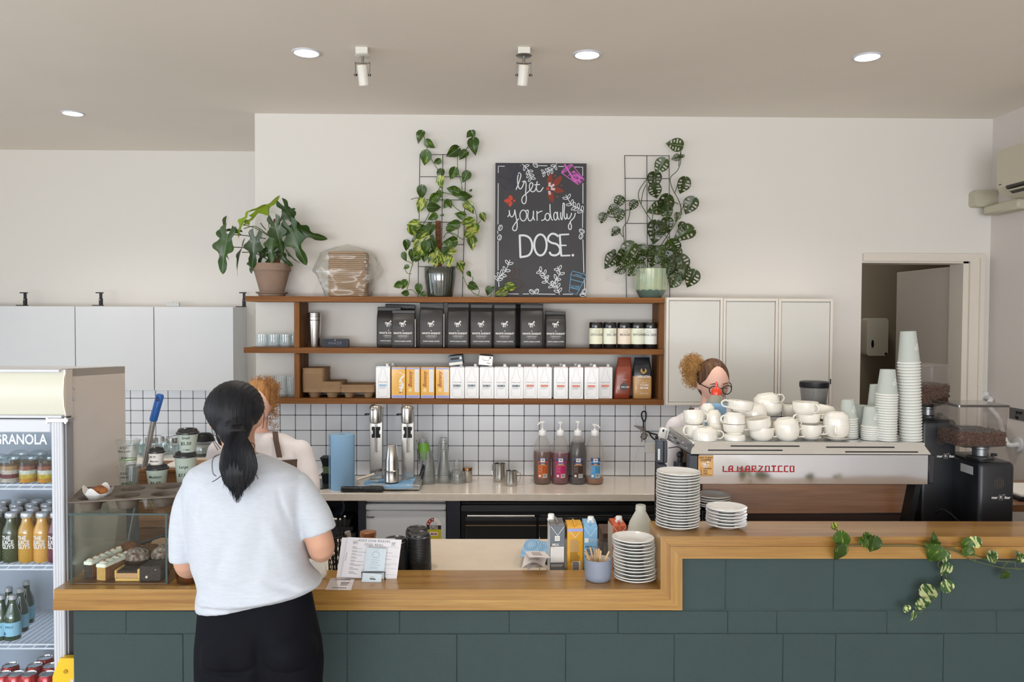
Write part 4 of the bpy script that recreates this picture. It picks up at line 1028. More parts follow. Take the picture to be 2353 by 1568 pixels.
# --- holey-leaved plant in the celadon pot
p3=thing('potted_monstera','holey-leaved climbing plant in a fluted pale green pot','plant',(P(1495,680,Yq).x,Yq,ZT(1495,Yq)))
h3=P(1495,618,Yq).z-ZT(1495,Yq)
cel=M('celadon_glaze',(158,176,150),.12,spec=.8,coat=1,var=.25,vs=10,c2=(176,184,150));cel2=M('celadon_base',(96,118,108),.2,coat=.8)
part('pot',MB().lathe([(.093,h3*.25),(.098,h3*.32),(.100,h3*.95),(.102,h3),(.095,h3),(.092,h3*.85),(0,h3*.85)],96,wave=.045,wn=14),cel,p3)
part('pot_foot',MB().lathe([(0,0),(.064,0),(.070,.004),(.098,h3*.27),(.09,h3*.3)],48),cel2,p3,label='darker unglazed green foot')
part('soil',MB().lathe([(0,h3*.87),(.09,h3*.86)],24),m_soil,p3)
def z8(x,y):return 1360+x/4.0214,310+y/4.0214
ml_=[(768,90,140,170),(775,212,75,200),(840,190,50,60),(636,290,150,235),(578,420,150,-95),(585,520,140,-75),(845,470,150,-100),(905,655,160,-120),(98,770,95,-110),(190,695,110,205),(248,620,110,240),(380,650,95,235),(250,750,120,-110),(215,895,90,220),(670,650,190,250),(600,680,150,200),(720,640,130,-60),(690,720,140,-90),(700,830,130,-80),(590,900,200,-95),(620,880,140,200),(850,910,190,200),(845,860,110,-40),(790,760,80,-90),(760,1040,170,-50),(330,1080,190,230),(280,1140,170,245),(175,1160,150,225),(195,1080,50,200),(260,1255,95,215),(350,1200,130,215),(450,1130,120,250),(370,1270,100,235),(460,1050,110,160),(530,1080,130,200),(570,1150,150,260),(610,1100,130,240),(640,1160,120,-70),(690,1140,130,215),(730,1120,120,-60),(845,1190,170,-60),(800,1100,120,-30),(770,1200,130,-100),(850,1270,130,250),(920,1330,160,-115),(760,1360,140,235),(740,1290,120,250),(830,1310,90,-100),(440,1190,90,180),(420,1160,100,230),(680,1230,100,-60),(565,1060,100,30),(640,1060,120,60),(710,1230,120,-95)]
for x,y,sz,ang in ml_:
 px,py=z8(x,y)
 front=y>1020 and 300<x<720
 Yl=PR.uniform(4.97,5.06)if front else PR.uniform(5.08,5.15)
 if x>700 and y>1000:Yl=PR.uniform(5.0,5.1)
 leaf(p3,'s',px,py,Yl,sz/4.0214*1.08,ang,wid=1.12)
def zw(pts,Y=5.14,r=.0026,m=m_stemd):vine(p3,[P(*z8(*q[:2]),q[2]if len(q)>2 else Y)for q in pts],r,m)
zw([(822,120),(820,250),(790,330),(725,400),(745,500),(800,600),(822,700),(770,820),(720,900),(640,1020),(560,1160,5.08)]);zw([(560,360),(500,420),(435,520),(440,610),(500,720),(555,820),(560,1000),(540,1200,5.08)])
zw([(500,460),(470,540),(455,640)]);zw([(585,640),(560,760),(550,830)]);zw([(805,420),(765,540)]);zw([(870,620),(825,700)]);zw([(715,600),(800,640)]);zw([(145,740),(170,760),(240,760),(290,710),(350,700),(330,800),(290,860),(300,980),(320,1050)]);zw([(235,870),(290,945)])
zw([(400,1015),(480,1020),(560,1025)]);zw([(820,640),(830,740)]);zw([(760,1160),(740,1280),(720,1400)]);zw([(470,1130),(500,1220)],5.06);zw([(820,160),(800,290)]);zw([(660,900),(710,980)]);zw([(755,1000),(700,940)])
# ================================================================ back bench goods
def onb(px,Y):return(P(px,1100,Y).x,Y,ZB+.0006)
def HB(py,Y):return P(1176,py,Y).z-ZB
m_blue=M('blue_wipe',(122,172,214),.85)
def wavecloth():
 if 'blue_wave_cloth' in MATS:return MATS['blue_wave_cloth']
 m,nt,b,out=mk('blue_wave_cloth');tc=N(nt,'ShaderNodeTexCoord');mp=N(nt,'ShaderNodeMapping')
 nt.links.new(tc.outputs['UV'],mp.inputs[0]);nt.links.new(tc.outputs['Object'],mp.inputs[0])
 wv=N(nt,'ShaderNodeTexWave',Scale=46.0,Distortion=0.0);wv.bands_direction='Z'
 sp=N(nt,'ShaderNodeSeparateXYZ');nt.links.new(mp.outputs[0],sp.inputs[0])
 s1=N(nt,'ShaderNodeMath',operation='PINGPONG');s1.inputs[1].default_value=.004;nt.links.new(sp.outputs[0],s1.inputs[0])
 ad=N(nt,'ShaderNodeMath',operation='ADD');nt.links.new(sp.outputs[2],ad.inputs[0]);nt.links.new(s1.outputs[0],ad.inputs[1])
 cx=N(nt,'ShaderNodeCombineXYZ');nt.links.new(ad.outputs[0],cx.inputs[2]);nt.links.new(cx.outputs[0],wv.inputs['Vector'])
 mx=N(nt,'ShaderNodeMix',data_type='RGBA');mx.inputs[6].default_value=lin((112,166,212));mx.inputs[7].default_value=lin((168,202,230))
 nt.links.new(wv.outputs[0],mx.inputs[0]);nt.links.new(mx.outputs[2],b.inputs['Base Color']);b.inputs['Roughness'].default_value=.85
 MATS['blue_wave_cloth']=m;return m
m_wave=wavecloth()
# roll of blue wipes
Yr=4.82;x,y,z=onb(787,Yr);h=HB(1004,Yr)+.012
t=thing('wipe_roll','tall blue roll of perforated wipes standing on the back bench','roll',(x,y,z))
part('wound_wipes',MB().lathe([(.022,.0),(.072,0),(.073,.004),(.073,h-.004),(.071,h),(.022,h),(.022,0)],40),m_wave,t)
fl=MB();fl.grid(lambda u,v:(-.070-.016*u,-.035+.05*u,.002+v*(h-.004)),4,2);part('loose_end',fl,m_blue,t)
part('core',MB().lathe([(.0215,0),(.0215,h-.004),(.018,h-.004),(.018,0)],20),M('card_core',(190,176,158),.9),t)
# black roll in front
Yk2=4.72;a=P(784,1116,Yk2);b=P(881,1118,Yk2)
mb=MB();L_=b.x-a.x
mb.raw(MB().lathe([(0,0),(.014,0),(.017,.004),(.0175,.02),(.0165,L_*.5),(.0175,L_-.02),(.017,L_-.004),(.013,L_),(0,L_)],20).v,MB().lathe([(0,0),(.014,0),(.017,.004),(.0175,.02),(.0165,L_*.5),(.0175,L_-.02),(.017,L_-.004),(.013,L_),(0,L_)],20).f,Matrix.Rotation(R(90),4,'Y'))
single('bin_liner_roll',mb,M('black_liner',(30,31,34),.3,bump=.4,bs=60),'black roll of bin liners lying at the front edge of the back bench','roll',(a.x,Yk2,ZB+.0178))
# containers left of the roll
Yc2=4.98;cx=P(757,1080,Yc2).x
for k,(z0,z1,w0,w1,m,lab)in enumerate(((0,.065,.036,.042,m_black,'black square container, bottom of three behind the blue roll'),(.066,.108,.034,.036,M('olive_plastic',(96,108,70),.5),'olive green square container, middle of three behind the blue roll'),(.109,.165,.036,.046,m_black,'black square container, top of three behind the blue roll'))):
 c=MB().loft([[(x_,y_,z0)for x_,y_ in rrect(-w0,w0,-w0,w0,.008,3)],[(x_,y_,z1-.008)for x_,y_ in rrect(-w1,w1,-w1,w1,.008,3)],[(x_,y_,z1-.008)for x_,y_ in rrect(-w1-.004,w1+.004,-w1-.004,w1+.004,.008,3)],[(x_,y_,z1)for x_,y_ in rrect(-w1-.004,w1+.004,-w1-.004,w1+.004,.008,3)]])
 single('food_container',c,m,lab,'container',(cx,Yc2,ZB+.001))
# round steel sink
sx,sy=P(722,1110,4.92).x,4.93
sk=thing('round_sink','round stainless steel sink set in the back bench beside the blue roll','sink',(sx,sy,ZB))
part('rim',MB().lathe([(.125,-.004),(.150,.001),(.165,.004),(.170,.002),(.170,0)],48),m_steel,sk)
part('bowl',MB().lathe([(.148,.0025),(.143,.004),(.135,.0035),(.05,.003),(0,.003)],40),M('sink_inner',(120,120,118),.3,.9),sk)
# twin milkshake mixer
Ym=4.90
base=thing('milkshake_mixer','twin-spindle stainless milkshake mixer on the back bench','mixer',(P(900,1110,Ym).x,Ym,ZB+.001))
bx0_,bx1_=P(838,1110,Ym-.12).x-base.location.x,P(965,1110,Ym-.12).x-base.location.x
part('base',MB().box(bx0_,bx1_,-.15,.12,.006,.036,bev=.003),M('mixer_base',(202,204,204),.25,.7),base)
ft=MB();
for q in(bx0_+.02,bx1_-.02):
 for yy in(-.13,.1):ft.cyl(.012,0,.007,10,(q,yy,0))
part('foot',ft,m_black,base)
for i,(c,lab)in enumerate(((863,'left'),(936,'right'))):
 X=P(c,1000,Ym).x-base.location.x;w=14.5/FPX*Ym
 ht=HB(930,Ym)
 part('column',MB().box(X-w,X+w,.02,.075,.036,ht-.03,bev=.003),m_steel,base)
 hd=MB().lathe([(0,ht-.118),(.030,ht-.118),(.037,ht-.112),(.0385,ht-.09),(.0385,ht-.03),(.034,ht-.012),(.024,ht-.004),(0,ht)],28,(X,-.005,0))
 part('motor_head',hd,m_steel,base)
 part('head_bracket',MB().box(X-.040,X+.040,.0,.03,ht-.10,ht-.022,bev=.004),m_steel,base)
 part('spindle',MB().rod((X,-.01,ht-.11),(X,-.01,ht-.295),.0032,8).cyl(.010,ht-.299,ht-.294,12,(X,-.01,0)),m_chrome,base)
 q=rrect(-.026,.026,-.034,.034,.006,3);k_=[(a_*(1-.30*math.exp(-(b_/.010)**2)),b_)for a_,b_ in q]
 k_=[(-.026,-.034),(.026,-.034),(.026,-.014),(.019,-.008),(.019,.008),(.026,.014),(.026,.034),(-.026,.034),(-.026,.014),(-.019,.008),(-.019,-.008),(-.026,-.014)]
 part('cup_rest_pad',MB().prism([(X+a_,ht-.178+b_)for a_,b_ in k_],.015,.021),m_black,base)
 part('switch_lever',MB().rod((X-.038,.0,ht-.062),(X-.056,-.004,ht-.062),.004,8).ball((X-.060,-.004,ht-.064),.007,n=10,k=6),m_black,base)
part('lettering',text_mesh('apuro',.0155,spacing=1.05,bold=.0003),None,base,loc=(P(862,941,Ym).x-base.location.x,-.0448,HB(941,Ym))).data.materials.append(m_ink)
part('water_hose',MB().tube(spline([(bx1_-.02,.05,.05),(bx1_+.005,.03,.12),(bx1_+.008,.03,.08),(bx1_-.01,.03,.03)],6),.0035,8),m_black,base)
# cloth over the mixer base
cl=MB()
def clf(u,v):
 x_=P(836,1100,4.78).x+(P(950,1100,4.78).x-P(836,1100,4.78).x)*u
 y_=4.742+.16*v;z_=ZB+.0395+.004*math.sin(u*9+v*4)*v+.010*max(0,u-.7)*3*v
 if v<.14:z_-=(.14-v)/.14*.022;y_=4.742
 return(x_,y_+.01*math.sin(u*7),z_)
cl.grid(clf,30,12)
single('folded_wipe',cl,m_wave,'blue patterned wipe spread over the base of the milkshake mixer','cloth',(0,0,0))
# shaker cups standing mouth to mouth
Yc3=4.80;x=P(900,1100,Yc3).x;z0=ZB+.046
c1=MB();c1.lathe([(0,0),(.043,0),(.046,.003),(.044,.006),(.0435,.066),(.047,.068),(.048,.071),(.0465,.073)],32)
single('steel_cup',c1,m_steel,'wide steel cup, lower half of the pair stacked on the mixer base','cup',(x,Yc3,z0))
c2=MB();h_=.226-.073
c2.lathe([(.0425,.0735),(.0415,.078),(.0415,.13),(.029,.222),(.026,.2265),(0,.2268)],32)
single('steel_cup',c2,m_steel,'tall tapered steel cup turned upside down on the wide one','cup',(x,Yc3,z0))
# ladle / scoop
lp=thing('ice_scoop','metal scoop with cream handle leaning on the mixer base','scoop',(P(850,1105,4.76).x,4.76,ZB+.05))
hb=P(820,1103,4.74)-Vector(lp.location);he=P(860,1090,4.78)-Vector(lp.location);hd=P(878,1083,4.80)-Vector(lp.location)
part('handle',MB().tube([hb,hb*.5+he*.5,he],[.006,.008,.009],10),M('cream_plastic',(214,206,190),.4),lp)
sc=MB();sc.grid(lambda u,v:tuple(he+(hd-he)*u+Vector((0,(v-.5)*.05,.018*math.sin(u*2.4)-.02*abs(v-.5)))),8,6);part('scoop_bowl',sc,m_steel,lp)
# nested clear plastic cups: each a cup
m_pet=clear('clear_plastic',(248,250,250),.9,.06,.05,haze=.05,hazec=(235,238,238),edge=.55)
m_petg=MB
def petcup(r0,r1,h,n=24):
 return MB().lathe([(0,.004),(r0*.9,.004),(r0,0),(r1,h-.004),(r1+.003,h),(r1+.003,h+.003),(r1-.0005,h+.002)],n)
m_green=M('green_band',(98,150,50),.5)
def petmesh(up,r0,r1,h,band):
 mb=petcup(r0,r1,h)
 if band:mb.lathe([(r0+(r1-r0)*band[0]+.0004,h*band[0]),(r0+(r1-r0)*band[1]+.0004,h*band[1])],24,mi=1)
 if not up:mb.v=[(a,b,h-c)for a,b,c in mb.v]
 return mb.mesh('plastic_cup',[m_pet,m_green])
def petstack(px,Y,n,me,pitch,nm,lean=0,z0=0,dz=0):
 X=P(px,1100,Y).x
 for k in range(n):
  zz=ZB+.001+z0+k*pitch
  single('plastic_cup',me,None,'clear plastic cup, %s in %s'%(fromtop(n-1-k,n),nm),'cup',(X+lean*(k*pitch+z0),Y,zz),group='clear plastic cups on the back bench',rot=(0,math.atan(lean),0))
ma=petmesh(False,.030,.046,.12,None);mb_=petmesh(False,.028,.042,.105,(.25,.8))
petstack(983,4.97,8,ma,.012,'the big upturned stack beside the mixer',0)
petstack(982,4.97,4,mb_,.014,'the green-banded leaning stack',-.10,.135)
petstack(1020,4.99,6,petmesh(False,.024,.040,.14,None),.014,'the clear stack left of the domed lids',.0)
petstack(1017,5.06,3,petmesh(False,.024,.034,.13,None),.018,'the slim stack behind the clear ones',.02,.11)
dome=MB().lathe([(.047,0),(.049,.002),(.049,.008),(.046,.010),(.045,.03),(.036,.05),(.02,.06),(.012,.061)],28).mesh('domed_lid',m_pet)
for k in range(5):
 single('domed_cover',dome,None,'clear domed plastic lid, %s in the stack by the small steel shaker'%fromtop(4-k,5),'lid',(P(1051,1100,4.99).x,4.99,ZB+.001+k*.0085),group='clear domed lids')
single('plastic_cup',petmesh(False,.018,.022,.05,None),None,'small upturned clear cup on top of the domed lids','cup',(P(1050,1100,4.99).x,4.99,ZB+.098))
Yj=5.02
t=thing('cocoa_shaker','small bronze-topped steel shaker behind the domed lids','shaker',onb(1074,Yj))
part('body',MB().lathe([(0,0),(.030,0),(.031,.002),(.031,.078)],24),m_steel,t);part('lid',MB().lathe([(.0315,.074),(.0315,.088),(.029,.093),(0,.094)],24),M('bronze',(150,112,78),.25,1),t)
# power points
m_pt=M('outlet_white',(226,226,222),.3)
def outlet(px,py,w,h,lab,Y=YB-.012):
 c=P(px,py,Y);t=thing('power_point',lab,'power point',(c.x,Y,c.z))
 part('plate',MB().box(-w/2,w/2,-.009,0,-h/2,h/2,bev=.003),m_pt,t)
 return t
o=outlet(958,1012,.07,.115,'white power point half hidden behind the stack of clear cups')
s_=MB();
for a in(-30,30,0):s_.box(-.0015,.0015,-.010,-.009,-.006,.006,m=Matrix.Translation((.006+(a/30)*.008,0,-.02 if a==0 else-.004))@Matrix.Rotation(R(a),4,'Y'))
part('socket_slots',s_,m_black,o);part('rocker',MB().box(.0,.016,-.013,-.009,.022,.045,bev=.002),m_pt,o)
o=outlet(1496,1028,.085,.07,'white power point behind the payment terminal');part('rocker',MB().box(-.006,.018,-.016,-.009,-.02,.016,bev=.004),m_pt,o);part('small_rocker',MB().box(.026,.032,-.011,-.009,.022,.028),m_pt,o)
# milk jugs
def jug(px,Y,r,h,lab,ang):
 t=thing('milk_jug',lab,'jug',onb(px,Y),R(ang))
 part('body',MB().lathe([(0,0),(r*.97,0),(r,.003),(r*.99,h*.3),(r*.9,h*.75),(r*.93,h),(r*.91,h),(r*.87,h*.75),(r*.95,.006),(0,.006)],32),m_steel,t)
 part('handle',MB().tube(spline([(r*.88,0,h*.85),(r*1.45,0,h*.88),(r*1.55,0,h*.6),(r*1.35,0,h*.25),(r*1.05,0,h*.2)],5),.004,8,flat=.5),m_chrome,t)
 part('spout',MB().prism([(-.012,h*.85),(.012,h*.85),(.016,h),(-.016,h)],0,.006,m=Matrix.Rotation(R(-100),4,'Z')@Matrix.Translation((0,r*.88,0))),m_steel,t)
jug(1148,5.04,.039,.115,'larger steel milk jug on the back bench, handle turned away',140)
jug(1175,4.92,.037,.092,'smaller steel milk jug in front, its handle to the side',-10)
# pump bottles
def pumpb(px,ptop,liq,fill,lc,word,lab,hd,lq=None):
 Y=4.985;r=20.5/FPX*Y;t=thing('syrup_bottle',lab,'bottle',onb(px,Y),0,'flavoured syrup pump bottles')
 H=HB(1000,Y)-.0
 prof=[(0,.002),(r*.8,0),(r*.95,.006),(r,.02),(r,.042),(r*.975,.05),(r*.975,.150),(r,.158),(r,H*.62),(r*.93,H*.74),(r*.75,H*.86),(r*.45,H*.97),(r*.35,H),(r*.35,H+.01)]
 part('bottle',MB().lathe(prof,36),clear('milky_plastic',(250,248,246),.3,.02,.3,haze=.16,hazec=(226,222,218),edge=.8),t)
 def rr(z):
  for(a,za),(b,zb)in zip(prof[1:],prof[2:]):
   if z<=zb:return a+(b-a)*(z-za)/max(zb-za,1e-6)
  return r*.4
 zs=[.004+(fill-.004)*i/14 for i in range(15)]
 part('syrup',MB().lathe([(0,.003)]+[(rr(z)*.993,z)for z in zs]+[(0,fill)],36),M('syrup_'+word,liq,.25,coat=.3),t)
 part('cap',MB().lathe([(r*.40,H-.002),(r*.42,H),(r*.42,H+.026),(r*.36,H+.030),(r*.16,H+.031),(r*.16,H+.040),(r*.12,H+.042)],24),m_cap,t)
 zt=HB(ptop,Y)
 pm=MB();pm.rod((0,0,H+.03),(0,0,zt-.012),.0045,10);pm.lathe([(.0,zt-.014),(.014,zt-.013),(.017,zt-.006),(.016,zt-.001),(.006,zt),(0,zt)],20)
 pm.tube([(0,0,zt-.008),(hd*.018,-.008,zt-.010),(hd*.032,-.012,zt-.024)],[.006,.005,.0035],10)
 part('pump',pm,m_cap,t)
 lb=MB();wdl,z0,z1=.062,.042,.170
 def flat(x0,x1,za,zb,mi,yo=0):
  n=8
  for i in range(n):
   xa=x0+(x1-x0)*i/n;xb=x0+(x1-x0)*(i+1)/n;lb.raw([(xa,-yo,za),(xb,-yo,za),(xb,-yo,zb),(xa,-yo,zb)],[(0,1,2,3)],None,mi)
 flat(-wdl/2,wdl/2,z0,z1,0);flat(-wdl/2,wdl/2,z1-.022,z1,1,.0004);flat(-.014,.014,z1-.028,z1-.004,2,.0006)
 lb.stroke([tuple(v)for v in spline([(-.026,z1-.040),(0,z1-.037),(.026,z1-.040)],5)],.011,-.0006,mi=1);lb.stroke([tuple(v)for v in spline([(-.026,z1-.049),(0,z1-.045),(.026,z1-.049)],5)],.005,-.0007,mi=3)
 text_into(lb,'MILK',.007,(0,-.001,z1-.016),mi=1,bold=.0004);text_into(lb,word.upper(),.0075,(0,-.001,z1-.039),mi=2,bold=.0002,xs=.8)
 for q in range(7):lb.stroke([(-.026,z1-.058-q*.006),(-.003-.003*(q%3),z1-.058-q*.006)],.0022,-.0006,mi=4);lb.stroke([(.003,z1-.058-q*.006),(.026-.004*(q%2),z1-.058-q*.006)],.0028,-.0006,mi=5)
 flat(.001,.028,z0+.003,z0+.026,2,.0006)
 for q in range(12):lb.stroke([(.004+q*.0018,z0+.007),(.004+q*.0018,z0+.024)],.0009,-.0011,mi=6)
 lb.lathe([(0,0),(.008,0)],12,m=Matrix.Translation((-.018,-.0006,z0+.014))@Matrix.Rotation(R(90),4,'X'),mi=2)
 wrap(lb,0,r*.985)
 c=lc;lt=tuple(min(255,int(v*.5+120))for v in c);dk=tuple(int(v*.35)for v in c)
 part('label',lb,[M('lab_'+word,c,.45),M('lab_navy',(34,62,130),.5),m_print,M('lab_gold',(216,150,52),.5),M('lab_lt'+word,lt,.5),M('lab_dk'+word,dk,.5),m_ink],t,label='printed paper label')
pumpb(1246,968,(98,52,40),.205,(188,92,34),'caramel','brown caramel syrup pump bottle, leftmost of four',-1)
pumpb(1287,969,(112,34,56),.197,(190,36,104),'strawberry','magenta strawberry syrup pump bottle',0)
pumpb(1327,967,(34,26,30),.262,(70,48,40),'chocolate','black chocolate syrup pump bottle',0)
pumpb(1366,974,(146,96,60),.036,(76,154,208),'vanilla','nearly empty syrup pump bottle with a sky blue label',1)
# hook with scissors and strainer
Yh=YB-.014
t=thing('wall_hook','small clear hook stuck on the tiles under the shelf end','hook',P(1476,935,Yh));part('hook',MB().box(-.012,.012,-.006,0,-.015,.015,bev=.002).tube([(0,-.006,-.004),(0,-.016,-.010),(0,-.018,.0)],.0025,8),m_cap,t)
t=thing('kitchen_scissors','black-handled scissors hanging open on the tiled wall','scissors',P(1479,988,Yh-.012))
O=Vector(t.location)
def pz_(x,y,Y=Yh-.012):return P(1100+x/4.752,910+y/4.752,Y)-O
part('blade',MB().prism([(pz_(*q).x,pz_(*q).z)for q in((1792,375),(1812,370),(1822,395),(1780,510),(1772,480))],-.002,.001),m_chrome,t)
part('blade',MB().prism([(pz_(*q).x,pz_(*q).z)for q in((1800,340),(1818,350),(1810,400),(1695,330),(1690,322))][::-1],.001,.003),m_chrome,t)
part('handle',MB().tube([pz_(*q)for q in spline([(1800,350),(1798,280),(1782,240),(1780,190),(1806,168),(1826,195),(1822,250),(1806,285)],5)],.0045,8),m_black,t)
part('handle',MB().tube([pz_(*q)for q in spline([(1815,385),(1860,400),(1880,440),(1925,480),(1945,470),(1948,430),(1900,415),(1860,402)],5)],.0045,8),m_black,t)
part('pivot',MB().ball(tuple(pz_(1802,372)),.006,.004,.006,10,6),m_black,t)
t=thing('tea_strainer','round mesh strainer hanging behind the scissors','strainer',P(1480,1003,Yh-.004));O=Vector(t.location)
part('ring',MB().tube([(.024*math.cos(a),0,.024*math.sin(a))for a in[2*PI*i/24 for i in range(24)]],.002,6,closed=True),m_chrome,t)
part('mesh_bowl',MB().lathe([(.023,0),(.015,.010),(0,.014)],24,m=Matrix.Rotation(R(-90),4,'X')),M('wire_mesh',(120,108,96),.6,.5),t)
single('hanging_cable',MB().tube(spline([P(1470,940,Yh),P(1459,965,Yh),P(1468,990,Yh),P(1473,1010,Yh),P(1462,1045,Yh),P(1455,1075,Yh),P(1457,1085,Yh)],6),.0013,6),m_cap,'thin white cord hanging from the hook beside the scissors','cord',(0,0,0))
# ================================================================ under the back bench
Yu=YBF+.03
def UX(px,Y=Yu):return P(px,1200,Y).x
def UZ(py,Y=Yu):return P(1176,py,Y).z
t=thing('bar_fridge','white bar fridge under the back bench with an energy star sticker','fridge',(UX(930),Yu,0))
ox=t.location.x;x0_,x1_=UX(833)-ox,UX(1025)-ox;zt_=UZ(1155)
m_fr=M('white_enamel',(214,218,224),.3,coat=.3)
part('cabinet',MB().box(x0_+.005,x1_-.002,.05,.48,.02,zt_-.004,bev=.004),m_fr,t)
part('worktop',MB().box(x0_+.01,x1_-.008,.01,.45,zt_-.003,zt_+.008,bev=.003),m_fr,t)
part('door',MB().box(x0_,x1_,0,.048,.03,UZ(1174)-.002,bev=.006),m_fr,t)
part('handle_rail',MB().box(x0_,x1_,-.008,.04,UZ(1174),UZ(1159),bev=.008),m_fr,t)
tm=text_mesh('kogan',.019,bold=.0004).copy();tm.materials.append(m_ink);part('lettering',tm,None,t,loc=(UX(852)-ox,-.001,UZ(1189)))
st=MB();cx_,cz_=UX(997)-ox,UZ(1208)
r0,r1=.045*.55,.045
m_star=M('sticker_red',(160,44,36),.5);m_ylw=M('sticker_yellow',(202,188,40),.5)
for a0_,a1_,mi in((90,180,0),(0,90,1)):
 A=arc(cx_,cz_,r1,a0_,a1_,10);Bq=arc(cx_,cz_,r0,a1_,a0_,10);st.raw([(p[0],-.001,p[1])for p in A+Bq],[tuple(range(22))],None,mi)
for k in range(3):
 a=R(165-k*30);sx_,sz_=cx_+.036*math.cos(a),cz_+.036*math.sin(a)
 st.raw([(sx_+(.006 if q%2==0 else.0026)*math.sin(q*PI/5),-.0016,sz_+(.006 if q%2==0 else.0026)*math.cos(q*PI/5))for q in range(10)],[tuple(range(10))],None,1)
st.box(cx_-.043,cx_+.043,-.0014,-.0006,cz_-.024,cz_,mi=2);st.box(cx_-.043,cx_+.043,-.0014,-.0006,cz_-.085,cz_-.024,mi=3);st.box(cx_-.024,cx_+.024,-.0018,-.001,cz_-.062,cz_-.040,mi=1);st.box(cx_-.018,cx_+.018,-.0022,-.001,cz_-.056,cz_-.046,mi=0)
text_into(st,'ENERGY',.0135,(cx_,-.002,cz_-.007),mi=1,bold=.0002);text_into(st,'RATING',.0135,(cx_,-.002,cz_-.018),mi=1,bold=.0002);text_into(st,'172',.011,(cx_,-.003,cz_-.051),mi=1)
part('energy_sticker',st,[m_star,m_print,m_ink,m_ylw],t,smooth=False,label='red and yellow ENERGY RATING sticker')
# stainless underbench drinks fridge with dark glass doors
t=thing('underbench_fridge','long dark glass-door fridge with steel trim under the back bench','fridge',(UX(1280),Yu,0));ox=t.location.x
m_dglass=M('dark_fridge_glass',(22,22,24),.08,spec=.8);m_dst=M('dark_steel',(92,94,98),.3,.9)
X0,X1=UX(1058)-ox,UX(1512)-ox
part('cabinet',MB().box(X0,X1,.04,.46,.02,UZ(1158),bev=.003),M('dark_cabinet',(46,46,50),.4),t)
part('control_panel',MB().box(X0+.002,X1-.002,0,.04,UZ(1177),UZ(1161),bev=.003),m_dst,t)
for a,b,lb_ in((1070,1232,0),(1238,1412,1),(1418,1508,2)):
 A,B_2=UX(a)-ox,UX(b)-ox
 d_=part('door',MB().box(A,B_2,0,.035,.06,UZ(1187),bev=.003),m_dglass,t)
 f_=MB();f_.box(A,B_2,-.006,-.001,UZ(1197),UZ(1189),bev=.001)
 part('door_rail',f_,m_dst,d_);part('door_rail',MB().box(A,B_2,-.004,-.001,UZ(1209),UZ(1207)),M('warm_trim',(176,150,118),.35,.6),d_)
 part('handle',MB().tube([(A+.01,-.02,UZ(1184)),(B_2-.01,-.02,UZ(1184))],.007,10),m_chrome if lb_==0 else m_black,d_)
# shelf clutter at the left, below the bench
t=thing('bucket','dark round bucket lying under the back bench near the shopper','bucket',(P(762,1170,4.9).x,4.86,UZ(1178)))
part('body',MB().lathe([(.04,0),(.085,0),(.085,-.0)],2),m_black,t)if False else None
part('body',MB().lathe([(0,.12),(.06,.12),(.085,0),(.090,-.004),(.080,-.002),(.058,.11),(0,.11)],32,m=Matrix.Rotation(R(-80),4,'X')),M('blue_black_pail',(40,48,60),.4),t)
for k,(a,b,yt,dp,c,lab)in enumerate(((742,812,1213,.30,(44,46,50),'dark plastic crate on the low shelf under the back bench'),(745,818,1228,.28,(60,60,62),'grey metal tray beneath the dark crate'),(765,806,1196,.2,(30,30,33),'black flat appliance on top of the dark crate'))):
 z1=UZ(yt,4.75);single('storage_crate',MB().loft([[(x_,y_,z1-.05)for x_,y_ in rrect(P(a,1200,4.75).x+.01,P(b,1200,4.75).x-.01,4.77,4.75+dp,.01,2)],[(x_,y_,z1)for x_,y_ in rrect(P(a,1200,4.75).x,P(b,1200,4.75).x,4.76,4.76+dp,.01,2)]]),M('crate_%d'%k,c,.5),lab,'crate',(0,0,0))
# ================================================================ coffee machine
YM=3.40
def MX(px,Y=YM,py=1080):return P(px,py,Y).x
def MZ(py,Y=YM,px=1870):return P(px,py,Y).z
mt=thing('espresso_machine','polished steel espresso machine with red lettering, piled with cups','coffee machine',(MX(1870),YM,ZB+.001))
o=Vector(mt.location)
def m_brushed():
 m,nt,b,out=mk('mirror_steel');b.inputs['Base Color'].default_value=lin((204,207,214));b.inputs['Metallic'].default_value=1;b.inputs['Roughness'].default_value=.10
 tc=N(nt,'ShaderNodeTexCoord');nz=N(nt,'ShaderNodeTexNoise',Scale=3.0,Detail=1.0);nt.links.new(tc.outputs['Object'],nz.inputs['Vector'])
 bp=N(nt,'ShaderNodeBump',Strength=.25,Distance=.02);nt.links.new(nz.outputs[0],bp.inputs['Height']);nt.links.new(bp.outputs[0],b.inputs['Normal'])
 return m
m_mirror=m_brushed();m_sat=M('satin_steel',(232,232,230),.34,1,bump=.03,bs=50,stretch=(.05,1,1))
xa,xb=MX(1605),MX(2133)
zt,zb=MZ(1045),MZ(1114)
part('rear_panel',MB().box(xa,xb,YM,YM+.012,zb,zt,bev=.002),m_mirror,mt,world=True)
